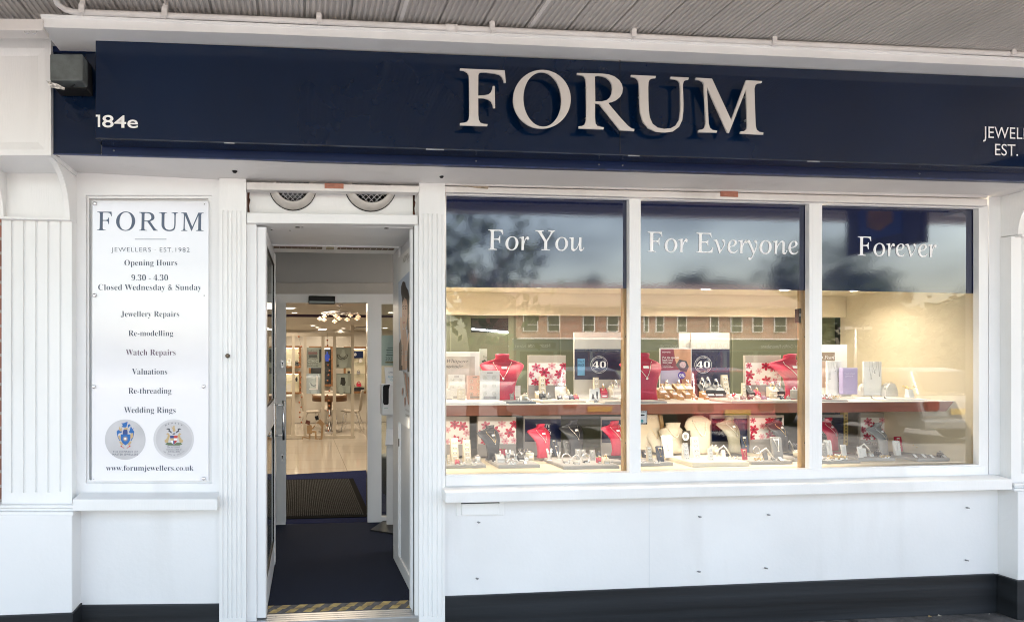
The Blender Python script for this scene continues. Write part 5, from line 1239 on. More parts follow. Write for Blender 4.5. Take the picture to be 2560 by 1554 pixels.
# fill lights without fittings, added under the shelf to brighten the lower display
for x in (.85, 1.7, 2.5, 3.1):
    L = bpy.data.lights.new('under_shelf_fill', 'AREA'); L.shape = 'RECTANGLE'; L.energy = .48; L.size = .6; L.size_y = .04; L.color = (1.0, .87, .68)
    lo = bpy.data.objects.new('under_shelf_fill', L); COL.objects.link(lo); lo.location = (x, .30, ZSb - .012)

# ------------------------------------------------------------------ printed panels
TAUPE = mat('taupe_board', (.40, .355, .30), .6, var=.04, vscale=8)
GREYB = mat('grey_board', (.30, .28, .265), .6, var=.04, vscale=8)
FLW = [mat('floral_white', (.80, .74, .70), .5, var=.02), mat('floral_crimson', (.50, .012, .055), .5, var=.12, vscale=30), mat('floral_pale_pink', (.72, .36, .38), .5, var=.1, vscale=30), mat('floral_dark_heart', (.16, .005, .02), .5, var=0), mat('floral_mid_pink', (.58, .11, .17), .5, var=.12, vscale=30)]
def flower(mm, cx, cy, r, mi, a0, Y, k):
    for i in range(6):
        q = a0 + i * math.pi / 3; L = []
        for t, w in ((.05, .05), (.35, .20), (.62, .27), (.85, .16), (1.0, .0), (.85, -.14), (.62, -.25), (.35, -.2), (.05, -.05)):
            L.append((cx + r * (t * math.cos(q) - w * math.sin(q)), cy + r * (t * math.sin(q) + w * math.cos(q)) * .95))
        put_poly(mm, [L], Y - .0004 * (k + 1), 0.0, mi)
    put_poly(mm, [ell(cx, cy, r * .22, r * .2, 8)], Y - .0004 * (k + 1) - .0003, 0.0, 3 if mi in (1, 4) else 4)
FL0 = [(.22, .20, .14, 4, .3), (.43, .42, .16, 1, .1), (.63, .13, .12, 2, .5), (.96, .12, .14, 1, .2), (.83, .50, .15, 1, .8), (.07, .55, .11, 4, .4), (.60, .62, .10, 2, .0), (.19, .88, .13, 1, .6), (.46, .86, .13, 1, .2), (.72, .88, .11, 2, .9), (.95, .85, .10, 2, .3)]
FL1 = [(.10, .12, .10, 4, .2), (.58, .14, .15, 1, .5), (.80, .22, .16, 1, .1), (.12, .55, .16, 1, .9), (.38, .38, .10, 2, .2), (.60, .80, .15, 1, .3), (.92, .50, .12, 2, .7), (.06, .92, .12, 1, .4), (.36, .88, .10, 2, .1), (.82, .86, .11, 4, .2)]
def cl(L, x0, y0, x1, y1): return L
def floral(lab, x0, x1, yt, yp0, yp1, yb, Y, fl):
    t = thing('floral_panel', lab, 'display panel', P((x0 + x1) / 2, yb, Y), group='floral display panels')
    mm = MB(); mm.slab((x0, yt), (x1, yt), (x1, yb), (x0, yb), Y, .02, 0); mm.build('board', [TAUPE], t, 0.001)
    mm = MB(); mm.slab((x0 + 1, yp0), (x1 - .6, yp0), (x1 - .6, yp1), (x0 + 1, yp1), Y - .002, .0015, 0)
    w, h = x1 - x0, yp1 - yp0
    for k, (u, v, r, mi, a) in enumerate(fl):
        cx, cy, rr = x0 + u * w, yp0 + v * h, r * w
        n0 = len(mm.v); flower(mm, cx, cy, rr, mi, a, Y - .0022, k)
        A, B = P(x0 + 1, yp0, Y), P(x1 - .6, yp1, Y)
        for i in range(n0, len(mm.v)):
            q = mm.v[i]; mm.v[i] = (min(max(q[0], A.x), B.x), q[1], min(max(q[2], B.z), A.z))
    mm.build('print', FLW, t)
    mm = MB(); mm.slab((x0 + .5, yp1 + .5), (x1 - .4, yp1 + .5), (x1 - .4, yb), (x0 + .5, yb), Y - .0015, .001); mm.build('lower_board', GREYB, t)
floral('pink lily print panel on the shelf between the upright red bust and first 40 sign', 1320.6, 1414.5, 887.5, 907, 962, 997, .56, FL0)
floral('pink lily print panel on the shelf beside the right red bust under For Everyone', 1863, 1952.6, 887.5, 906.5, 961.5, 994, .56, FL1)
floral('pink lily print panel cut by the left window edge below the shelf', 1085, 1174, 1041, 1052, 1110, 1139, .60, FL1)
floral('pink lily print panel below the shelf behind the black bust under For You', 1194, 1290.5, 1041, 1052, 1109, 1140, .58, FL0)
floral('pink lily print panel below the shelf behind the black bust under For Everyone', 1873.5, 1960, 1037, 1044, 1097, 1136, .62, FL1)
floral('pink lily print panel below the shelf behind the grey bust under Forever', 2151, 2238.5, 1031, 1042.7, 1098.5, 1132, .62, FL0)
NAVYP = mat('navy_poster', (.008, .012, .045), .25, var=.1, vscale=4, coat=.3)
def poster(name, lab, x0, x1, yt, yb, Y, mt, fn=None, cat='poster', dep=.012):
    t = thing(name, lab, cat, P((x0 + x1) / 2, yb, Y))
    mm = MB(); mm.slab((x0, yt), (x1, yt), (x1, yb), (x0, yb), Y, dep); mm.build('board', mt, t, 0.001)
    if fn: fn(t, Y - .0015)
    return t
LGREY = mat('light_grey_board', (.50, .47, .42), .6, var=.03)
def badge40(t, Y, cx, cy):
    mm = MB(); put_text(mm, '40', cx - 17, cx + 17, cy + 8, Y - .001, 'heavy', 16); mm.build('numerals', TEXTW, t)
    mm = MB(); put_poly(mm, [ell(cx, cy, 21.5, 21.5, 40), ell(cx, cy, 20.6, 20.6, 40)], Y - .001)
    put_poly(mm, [ell(cx, cy, 17.5, 17.5, 40), ell(cx, cy, 17.0, 17.0, 40)], Y - .001)
    k = scl(cx, Y)
    for word, a0, a1, top in (('FORUM JEWELLERS', -62, 62, True), ('ANNIVERSARY', -48, 48, False)):
        for i, chh in enumerate(word):
            if chh == ' ': continue
            q = R(a0 + (a1 - a0) * i / (len(word) - 1)); r = 17.9 if top else 20.2
            x, y = cx + r * math.sin(q), (cy - r * math.cos(q)) if top else (cy + r * math.cos(q)); c = P(x, y, Y - .001); tt = -q if top else q
            text_at(mm, chh, c, (math.cos(tt), 0, math.sin(tt)), (-math.sin(tt), 0, math.cos(tt)), 2.0 * k, 'sans')
    mm.build('ring_lettering', mat('silver_ink', (.55, .56, .58), .4, var=0), t)
def sign40(lab, x0, x1, yt, ym, yn, yb, cx, cy, extra=None):
    def f(t, Y):
        mm = MB(); mm.slab((x0, ym), (x1, ym), (x1, yn), (x0, yn), Y, .0012); mm.build('navy_print', NAVYP, t); badge40(t, Y, cx, cy)
        if extra: extra(t, Y)
    return poster('anniversary_sign', lab, x0 - 1, x1, yt, yb, .58, LGREY, f, 'sign')
def stick(t, Y):
    mm = MB(); mm.slab((1444, 896), (1462, 896), (1462, 938), (1444, 938), Y - .002, .001); s_ = mm.build('sticker', mat('sky_blue_sticker', (.10, .28, .46), .5, var=.05), t)
    mm = MB(); put_text(mm, 'HALF', 1446, 1460, 906, Y - .0035, 'sans', 6); put_text(mm, 'PRICE', 1446, 1460, 915, Y - .0035, 'sans', 6); mm.build('lettering', NAVYE, s_)
sign40('navy anniversary sign reading 40 on the shelf under For You, with a blue sticker', 1436.5, 1559, 830, 872, 948, 993, 1498, 911, stick)
sign40('navy anniversary sign reading 40 on the shelf next to the finance poster', 1729, 1824, 832, 872, 968, 993, 1758, 911)
m = MB(); t = thing('cream_board', 'blank pale board behind the finance poster and the second 40 sign', 'display panel', P(1760, 990, .61)); m.slab((1697, 832), (1822, 832), (1822, 992), (1697, 992), .61, .012); m.build('board', LGREY, t)
PLUM = mat('plum_print', (.25, .03, .06), .45, var=.1, vscale=6); SKINP = mat('print_skin', (.58, .30, .18), .5, var=.12, vscale=14); LAVP = mat('lavender_print', (.50, .45, .58), .5, var=.05)
def finance(t, Y):
    mm = MB(); mm.slab((1652, 872), (1727, 872), (1727, 958), (1652, 958), Y, .001); mm.build('photo_ground', mat('plum_ground', (.25, .03, .06), .45, var=.1), t)
    mm = MB(); put_poly(mm, [[(1684, 872), (1727, 872), (1727, 958), (1706, 958), (1698, 925), (1688, 900)]], Y - .0006); mm.build('arm_picture', SKINP, t)
    mm = MB(); put_poly(mm, [[(1652, 926), (1700, 924), (1700, 958), (1652, 958)]], Y - .0012); mm.build('pale_band', LAVP, t)
    mm = MB(); put_poly(mm, [[(1690, 912), (1698, 898), (1716, 902), (1722, 916), (1716, 930), (1700, 926)]], Y - .0018); put_poly(mm, [ell(1707, 911, 8, 8, 18)], Y - .0024, 0, 1); mm.build('watch_picture', [cDK, STEEL], t)
    mm = MB(); put_text(mm, 'novuna', 1656, 1676, 881.5, Y - .002, 'sans', 5)
    for i, (a, b, w) in enumerate((('Put the sparkle', 1656.5, 1697), ('back into', 1656.5, 1682), ('this year', 1656.5, 1681))): put_text(mm, a, b, w, 895.5 + 6.3 * i, Y - .002, 'sans', 5.2)
    put_text(mm, 'Interest free', 1656.5, 1678, 914.5, Y - .002, 'sans', 2.6); put_text(mm, 'credit available', 1656.5, 1683, 918.5, Y - .002, 'sans', 2.6); mm.build('lettering', TEXTW, t)
    mm = MB(); put_poly(mm, [ell(1704.5, 937.5, 9.5, 9.5, 26)], Y - .003); rd = mm.build('purple_roundel', mat('violet_ink', (.09, .05, .33), .5, var=0), t)
    mm = MB(); put_text(mm, '0%', 1698, 1711.5, 942, Y - .0038, 'sans', 8, off=.015); mm.build('lettering', TEXTW, rd)
poster('finance_poster', 'plum and orange finance poster with a wrist watch and a violet 0% roundel', 1650, 1729, 870, 992, .54, PAPER, finance)
def whisper(t, Y):
    mm = MB(); mm.slab((1110, 890.5), (1187, 890.5), (1187, 988), (1110, 988), Y, .001); mm.build('print', mat('soft_grey_print', (.56, .50, .46), .5, var=.12, vscale=14), t)
    mm = MB(); put_text(mm, "Angel Whisperer", 1080, 1171, 906, Y - .001, 'italic', 8); put_text(mm, 'von Engelsrufer', 1088, 1158, 918, Y - .001, 'italic', 6); mm.build('lettering', cDK, t)
poster('whisperer_frame', 'white framed picture with italic lettering at the left end of the shelf', 1104, 1199, 879, 996, .50, PAPER, whisper, 'framed picture')
def botan(t, Y):
    mm = MB(); put_text(mm, 'The', 1207, 1217, 895, Y - .001, 'sans', 7, off=-.012); put_poly(mm, [[(1204, 902), (1212, 898), (1218, 906), (1210, 914)]], Y - .001); mm.build('lettering', mat('dark_green_ink', (.04, .09, .05), .5, var=0), t)
poster('green_card', 'pale green card half hidden between the framed picture and the upright red bust', 1199, 1218, 872, 996, .56, mat('sage_card', (.42, .47, .40), .6, var=.05), botan, 'card')
def forty(t, Y):
    mm = MB(); mm.slab((1312.5, 1046.6), (1402, 1046.6), (1402, 1103.5), (1312.5, 1103.5), Y, .001); mm.build('navy_print', NAVYP, t)
    mm = MB(); put_text(mm, 'FORTY', 1339, 1376, 1068, Y - .001, 'serif', 8); put_text(mm, 'YEARS', 1343, 1374, 1078, Y - .001, 'serif', 6); put_text(mm, 'FORUM', 1335, 1378.5, 1086, Y - .001, 'serif', 8); mm.build('lettering', TEXTW, t)
poster('navy_sign', 'navy sign with pale serif capitals behind the red bust and tall black bust', 1309, 1402.5, 1039, 1138, .60, GREYB, forty, 'sign')
def plainnavy(x0, x1, y0, y1, w=None):
    def f(t, Y):
        mm = MB(); mm.slab((x0, y0), (x1, y0), (x1, y1), (x0, y1), Y, .001); mm.build('navy_print', NAVYP, t)
        if w: mm = MB(); put_text(mm, *w[:4], Y - .001, 'serif', w[4]); mm.build('lettering', TEXTW, t)
    return f
poster('navy_sign', 'navy sign behind the red bust beside the first timber post', 1503, 1562, 1041, 1138, .62, GREYB, plainnavy(1505, 1562, 1049, 1106, ('FORTY', 1538, 1572, 1068, 8)), 'sign')
poster('navy_sign', 'navy sign behind the grey bust under For Everyone', 1776, 1874, 1036, 1136, .64, GREYB, plainnavy(1779.5, 1873, 1045.5, 1102.5, ('FOR', 1805, 1832, 1085, 8)), 'sign')
poster('navy_sign', 'navy sign behind the red bust beside the yellow upright', 2030, 2110, 1036, 1130, .66, GREYB, plainnavy(2034, 2110, 1043, 1097, ('FORUM', 2050, 2085, 1084, 8)), 'sign')
poster('cream_backboard', 'cream board with faint script behind the cream necklace busts', 1596, 1650, 1036.5, 1124, .62, mat('cream_card', (.66, .56, .42), .6, var=.05), lambda t, Y: (lambda mm: (put_text(mm, 'Pearls', 1618, 1646, 1046, Y - .001, 'italic', 7), mm.build('lettering', mat('pale_script', (.74, .70, .64), .5, var=0), t)))(MB()), 'display panel')
m = MB(); t = thing('timber_strut', 'pale timber strut leaning beside the cream script board', 'strut', P(1656, 1060, .6)); m.slab((1648, 1037), (1656, 1037), (1662, 1072), (1654, 1072), .60, .012); m.build('strut', TIMB, t)
m = MB(); t = thing('yellow_upright', 'yellow slotted shelf upright between the red bust and the lily print', 'upright', P(2115, 1110, .66))
m.slab((2110, 1030), (2120, 1030), (2120, 1112), (2110, 1112), .655, .03); m.build('upright_rail', mat('yellow_paint', (.60, .42, .12), .5, var=.05), t)
m = MB()
for i in range(9): m.slab((2113.8, 1036 + i * 8), (2115, 1036 + i * 8), (2115, 1041 + i * 8), (2113.8, 1041 + i * 8), .6545, .001); m.slab((2116.2, 1036 + i * 8), (2117.4, 1036 + i * 8), (2117.4, 1041 + i * 8), (2116.2, 1041 + i * 8), .6545, .001)
m.build('slots', DARKIN, t)
def pearlframe(t, Y):
    mm = MB(); mm.slab((2040, 880), (2087, 880), (2087, 902), (2040, 902), Y, .001); mm.build('brown_print', mat('taupe_print', (.30, .22, .16), .5, var=.1), t)
    mm = MB(); put_text(mm, 'Pearl', 2061, 2086, 897, Y - .001, 'italic', 9); put_poly(mm, [ell(2053, 893, 4, 4, 14)], Y - .001); mm.build('lettering', TEXTW, t)
    mm = MB(); mm.slab((2040, 903), (2068, 903), (2068, 968), (2040, 968), Y, .001); mm.build('pink_card', mat('blush_card', (.62, .44, .36), .5, var=.06), t)
poster('white_frame', 'white display frame with a brown script print at the third bay', 2030, 2118, 861, 990, .60, PAPER, pearlframe, 'display frame')
def chains(L):
    def f(t, Y):
        mm = MB()
        for x, y0, y1, w in L:
            mm.tube([P(x - w, y0, Y - .002), P(x - w * .8, (y0 + y1) / 2, Y - .002), P(x, y1, Y - .002), P(x + w * .8, (y0 + y1) / 2, Y - .002), P(x + w, y0, Y - .002)], .0008, 5); mm.ball(P(x, y1 + 1.5, Y - .003), .0035, 6, 5)
        mm.build('pendant_chains', mat('silver_chain', (.45, .44, .42), .35, .7, var=.1), t)
    return f
poster('pendant_card', 'white card with rows of tiny pendants in front of the white frame', 2068, 2104, 902, 992, .50, PAPER, chains([(2075, 906, 945, 3), (2088, 906, 925, 4), (2096, 906, 950, 3)]), 'pendant card')
poster('pendant_card', 'tall white card with three hanging pendants at the right of the lilac book', 2160, 2204, 903, 988, .48, PAPER, chains([(2178, 903, 944, 5), (2187, 903, 930, 6), (2199, 903, 937, 3)]), 'pendant card')
poster('lilac_book', 'lilac box standing on the shelf in the third bay', 2107, 2144, 919, 985, .46, mat('lilac_card', (.42, .36, .56), .5, var=.04), lambda t, Y: (lambda mm: (put_text(mm, 'TWILIGHT', 2111, 2138, 936, Y - .001, 'sans', 4, off=-.012), put_text(mm, 'grays', 2113, 2133, 941, Y - .001, 'italic', 4), mm.build('lettering', mat('pale_lilac_ink', (.70, .66, .78), .5, var=0), t)))(MB()), 'box', dep=.03)
# sticker on the glass
t = thing('glass_sticker', 'black and grey warning sticker at the left edge of the middle pane', 'sticker', P(1608, 1059, .034))
m = MB(); m.slab((1598.3, 1026), (1618, 1026), (1618, 1060), (1598.3, 1060), .0325, .0008); m.build('sheet', BLACK, t)
m = MB(); m.slab((1598.3, 1031), (1616.5, 1031), (1616.5, 1056), (1598.3, 1056), .0318, .0006); m.build('grey_field', mat('sticker_grey', (.40, .42, .42), .4, var=0), t)
m = MB(); put_text(m, 'WARNING', 1598.8, 1617, 1030, .0316, 'sans', 3.4); put_text(m, 'SECURITY', 1599, 1615, 1059.2, .0316, 'sans', 2.6); m.build('lettering', TEXTW, t)
m = MB(); put_poly(m, [ell(1605, 1051.5, 3.8, 3.8, 16)], .0312); put_poly(m, [ell(1605, 1037, 7, 2, 16)], .0312, 0, 1); m.build('emblem', [mat('teal_dot', (.02, .20, .22), .4, var=0), BLACK], t)

# ------------------------------------------------------------------ trays
TRGREY = mat('grey_suede_tray', (.33, .32, .31), .75, var=.04, vscale=30); TRBEI = mat('beige_suede_tray', (.48, .43, .37), .75, var=.04, vscale=30); TRCRE = mat('cream_leather_tray', (.68, .62, .50), .5, var=.03, vscale=20)
TRSLA = mat('slate_tray', (.10, .12, .14), .6, var=.08, vscale=30); TRWHI = mat('white_tray', (.74, .73, .72), .4, var=.02)
def tray(lab, x0, x1, yb, z, dep, th, m_, grp='display trays'):
    a, b = PZ(x0, yb, z), PZ(x1, yb, z); y = max(.075, min(.5, a.y)); a, b = P(x0, yb, y), P(x1, yb, y)
    t = thing('display_tray', lab, 'tray', ((a.x + b.x) / 2, y, z), group=grp)
    mm = MB(); mm.box(a.x, b.x, y, min(y + dep, .60), z + .0005, z + th); mm.build('tray_body', m_, t, 0.003); 
    mm = MB(); mm.box(a.x + .006, b.x - .006, y + .006, min(y + dep, .60) - .006, z + th, z + th + .0012); mm.build('pad', m_, t)
    return z + th
TH = .020
tray('grey tray at the left end of the display floor, holding tall cream earring pillars', 1092, 1215.5, 1171, ZD, .20, TH, TRGREY)
tray('grey tray under the black bust below For You', 1246.5, 1351, 1170.5, ZD, .26, TH, TRGREY)
tray('wide grey tray under the red bust and tall black bust', 1409, 1549, 1173, ZD, .30, TH, TRGREY)
tray('short grey tray beside the first timber post under the red bust', 1528, 1562, 1161, ZD, .14, TH, TRGREY)
tray('grey tray at the left edge of the middle bay under the warning sticker', 1596, 1683, 1165, ZD, .16, TH, TRGREY)
tray('large cream tray with a rounded front in the middle bay', 1731, 1874, 1167, ZD, .26, .026, TRCRE)
tray('grey tray right of the cream tray in the middle bay', 1879, 1982, 1161, ZD, .18, TH, TRGREY)
tray('grey tray behind the second timber post', 1985, 2012, 1154, ZD, .20, TH, TRGREY)
tray('grey tray at the left edge of the third bay', 2040, 2152, 1159, ZD, .15, .016, TRGREY)
tray('grey tray under the grey bust in the third bay', 2146, 2239, 1153, ZD, .19, TH, TRGREY)
tray('grey tray nearest the cream end panel', 2294, 2384, 1153.5, ZD, .17, TH, TRGREY)
tray('long white tray at the left end of the shelf', 1092, 1266, 1011, ZS, .16, .014, TRWHI)
tray('dark slate tray on the shelf below the upright red bust', 1270, 1341, 1009.5, ZS, .16, .012, TRSLA)
tray('beige tray on the shelf below the first lily print', 1352, 1465, 1007.5, ZS, .22, .012, TRBEI)
tray('beige tray on the shelf beside the first timber post', 1512, 1562, 1008.5, ZS, .18, .012, TRBEI)
tray('pale grey tray on the shelf at the left edge of the middle bay', 1596, 1668, 1007.5, ZS, .14, .010, TRGREY)
tray('long pale tray on the shelf under the row of ring stands in the middle bay', 1830, 2006, 1007, ZS, .20, .011, TRBEI)
tray('grey tray on the shelf at the left edge of the third bay', 2040, 2122, 1003.5, ZS, .15, .008, TRGREY)
tray('white tray on the shelf under the white humps in the third bay', 2206, 2320, 1001, ZS, .2, .008, TRWHI)

# ------------------------------------------------------------------ busts and necklaces
GREYL = mat('grey_leatherette', (.24, .235, .225), .5, var=.05, vscale=30); CRELE = mat('cream_leatherette', (.58, .51, .39), .5, var=.03, vscale=30); TAULE = mat('olive_grey_leatherette', (.30, .28, .21), .5, var=.05, vscale=30)
BLKL = mat('black_leather', (.026, .028, .034), .42, var=.1, vscale=30); REDL = mat('crimson_leatherette', (.42, .009, .045), .5, var=.08, vscale=30, sheen=.1)
SILC = mat('fine_silver_chain', (.70, .68, .62), .3, .8, var=0); GOLC = mat('fine_gold_chain', (.70, .50, .22), .3, .8, var=0); PEARL = mat('pearl_beads', (.80, .70, .58), .25, var=.03)
SEC = {'neck': [(0, .24, .10, 0), (.03, .25, .105, 0), (.15, .225, .09, -.012), (.32, .235, .075, -.03), (.48, .28, .065, -.032), (.60, .345, .06, .0), (.70, .405, .055, .06), (.775, .43, .045, .125), (.83, .37, .05, .165), (.87, .25, .07, .165), (.90, .16, .09, .15), (.925, .132, .10, .135), (.97, .132, .10, .125), (1.0, .138, .10, .12)],
       'bib': [(0, .16, .10, 0), (.04, .17, .10, 0), (.25, .23, .07, .01), (.5, .33, .055, .05), (.72, .40, .05, .11), (.86, .40, .045, .16), (.95, .30, .04, .19), (1.0, .16, .035, .20)],
       'full': [(0, .30, .16, 0), (.1, .33, .17, 0), (.35, .33, .15, -.02), (.6, .42, .13, .0), (.72, .44, .11, .03), (.80, .36, .10, .05), (.85, .25, .10, .05), (.93, .24, .11, .04), (1.0, .26, .11, .04)]}
BUSTM = {}
def bust_mesh(kind):
    if kind in BUSTM: return BUSTM[kind]
    s_ = SEC[kind]; mm = MB(); n = 24; vs = []
    for i, (z, hw, hd, yc) in enumerate(s_):
        for j in range(n):
            q = 2 * math.pi * j / n; c_, d_ = math.cos(q), math.sin(q)
            x = hw * math.copysign(abs(c_) ** .75, c_); y = hd * math.copysign(abs(d_) ** .75, d_) + yc
            if d_ > 0: y -= .35 * hd * d_                    # hollow back
            y += .10 * (x * x) / .16 * (1 if .3 < z < .84 else 0)
            vs.append((x, y, z - (.03 * (y - yc) / hd if i == len(s_) - 1 else 0)))
    k = len(s_); fs = [(i * n + j, i * n + (j + 1) % n, (i + 1) * n + (j + 1) % n, (i + 1) * n + j) for i in range(k - 1) for j in range(n)]
    fs += [tuple(range(n))[::-1], tuple(range((k - 1) * n, k * n))]
    mm.add(vs, fs, 0, True); BUSTM[kind] = mm; return mm
BM = {}
TAGM = MB(); TAGM.box(-.055, .055, -.012, .0, -.028, .028); TAGME = TAGM.mesh('price_tag', PAPER)
def front_y(kind, z, x=0):
    s_ = SEC[kind]
    for a, b in zip(s_, s_[1:]):
        if a[0] <= z <= b[0]:
            t = (z - a[0]) / (b[0] - a[0]); hw, hd, yc = [a[i] + (b[i] - a[i]) * t for i in (1, 2, 3)]
            u = min(1, abs(x) / hw); return yc - hd * max(0, 1 - u ** 2.67) ** .375 + .10 * x * x / .16 * (1 if .3 < z < .84 else 0)
    return 0
def place(px, py, z, ymax, ymin=.10):
    c = PZ(px, py, z) if py > CY + 2 else P(px, py, 9)
    y = min(max(c.y, ymin), ymax); c = P(px, py, y); return Vector((c.x, y, z)), c.z
def bust(lab, short, px, py, ytop, z, m_, rz=0, kind='neck', neckl='silver', ymax=.55, wf=1.0):
    rz = rz + (20 if kind == 'neck' and z < ZS - .05 else 0)
    o, zb = place(px, py, z, ymax); H = P(px, ytop, o.y + .02).z - z
    t = thing('necklace_bust', lab, 'bust', o, R(rz), 'necklace busts in the window', H)
    key = (kind, m_.name)
    if key not in BM:
        BM[key] = bust_mesh(kind).mesh('bust_form', m_)
    b = hang('bust_form', BM[key], t); b.scale = (wf, 1, 1)
    if kind == 'neck':
        g_ = hang('price_tag', TAGME, t, (.03, front_y(kind, .72, .03) - .012, .72)); g_.rotation_euler = (R(-28), 0, 0)
    if neckl:
        n_ = thing('necklace', {'silver': 'fine silver pendant necklace', 'gold': 'fine gold pendant necklace', 'pearl': 'string of pearl beads'}[neckl] + ' hung on ' + short, 'necklace', o, R(rz), 'necklaces on the busts', H)
        mm = MB(); zt, zl = (.845, .50) if kind == 'neck' else (.88, .48) if kind == 'bib' else (.82, .55)
        w0 = .18 if kind == 'neck' else .20
        pts = []
        for i in range(15):
            u = -1 + 2 * i / 14; x = w0 * u; zz_ = zl + (zt - zl) * abs(u) ** (1.15 if neckl != 'pearl' else 2.0)
            pts.append((x * wf, front_y(kind, zz_, x) - .012, zz_))
        if neckl == 'pearl':
            for i in range(len(pts) - 1):
                for f in (0, .5): a, b2 = Vector(pts[i]), Vector(pts[i + 1]); mm.ball(a + (b2 - a) * f, .020, 7, 5)
            hang('beads', mm.mesh('beads', PEARL), n_)
        else:
            mm.tube(pts, .006, 5); hang('chain', mm.mesh('chain', SILC if neckl == 'silver' else GOLC), n_)
            mm = MB(); mm.lathe([(.001, -.012), (.026, -.006), (.026, .006), (.001, .012)], (0, front_y(kind, zl) - .016, zl - .02), 10, 'y'); hang('pendant', mm.mesh('pendant', STEEL), n_)
    return t
ZT = ZD + TH
bust('upright crimson bust on the shelf under For You', 'the upright red bust under For You', 1257, 985, 887, ZS, REDL, -14, 'neck', 'silver', .45, 1.12)
bust('crimson bust cut by the first mullion on the shelf in the middle bay', 'the red bust cut by the first mullion', 1612, 1000, 885, ZS, REDL, -8, 'neck', 'silver', .36, 1.05)
bust('crimson bust on the shelf beside the second timber post', 'the red bust beside the second timber post', 1986, 996, 887, ZS, REDL, 6, 'neck', 'silver', .42, 1.05)
bust('black bust below the shelf in front of the lily print under For You', 'the black bust under For You', 1232, 1147.5, 1063.5, ZT, BLKL, 4, 'neck', 'gold')
bust('bright crimson bust below the shelf beside the navy serif sign', 'the red bust by the navy serif sign', 1358, 1143, 1060, ZT, REDL, 0, 'neck', 'silver')
bust('tall black bust below the shelf right of the navy serif sign', 'the tall black bust by the navy serif sign', 1440, 1138, 1050, ZT, BLKL, 0, 'neck', 'silver')
bust('crimson bust below the shelf beside the first timber post', 'the red bust beside the first timber post', 1544, 1137, 1052, ZT + .012, REDL, 0, 'neck', 'silver')
bust('olive grey bust below the shelf in front of the navy panel in the middle bay', 'the olive grey bust in the middle bay', 1834, 1123, 1041, ZT, TAULE, 0, 'neck', 'silver')
bust('black bust below the shelf in front of the lily print in the middle bay', 'the black bust in the middle bay', 1955, 1124, 1044.5, ZT, BLKL, 0, 'neck', 'gold')
bust('crimson bust below the shelf in the third bay', 'the red bust in the third bay', 2081, 1122, 1044, ZT, REDL, 0, 'neck', 'silver')
bust('pale grey bust below the shelf in the third bay', 'the pale grey bust in the third bay', 2206, 1135, 1056, ZT, GREYL, 0, 'neck', 'silver')
bust('flat cream bib bust leaning back, left of the cream busts', 'the flat cream bib bust', 1643, 1114, 1056, ZT, CRELE, 0, 'bib', 'gold', .60)
bust('full cream bust with a round neck between the bib bust and the tall cream bust', 'the full cream bust', 1684, 1118, 1056, ZT, CRELE, 0, 'full', 'pearl', .56)
bust('tall cream bib bust in the middle bay', 'the tall cream bib bust', 1757, 1120, 1041, ZT, CRELE, 4, 'bib', 'pearl', .52)
for lab, px, py, r, h in (('black round base under the red bust beside the first timber post', 1538, 1141, .075, .022), ('black flat base under the olive grey bust', 1838, 1137, .09, .02), ('black flat base under the black bust in the middle bay', 1968, 1133, .09, .02), ('dark red flat base under the red bust in the third bay', 2104, 1131, .09, .02), ('black flat base under the red card in the third bay', 2258, 1131, .09, .014)):
    o, _ = place(px, py, ZD, .42); t = thing('bust_base', lab, 'base', (o.x, o.y, ZD), group='flat bases under the busts')
    m = MB(); m.lathe([(r, 0), (r, h * .8), (r * .96, h), (.001, h)], o, 24); m.build('base_disc', BLKL if 'red flat' not in lab else REDL, t)

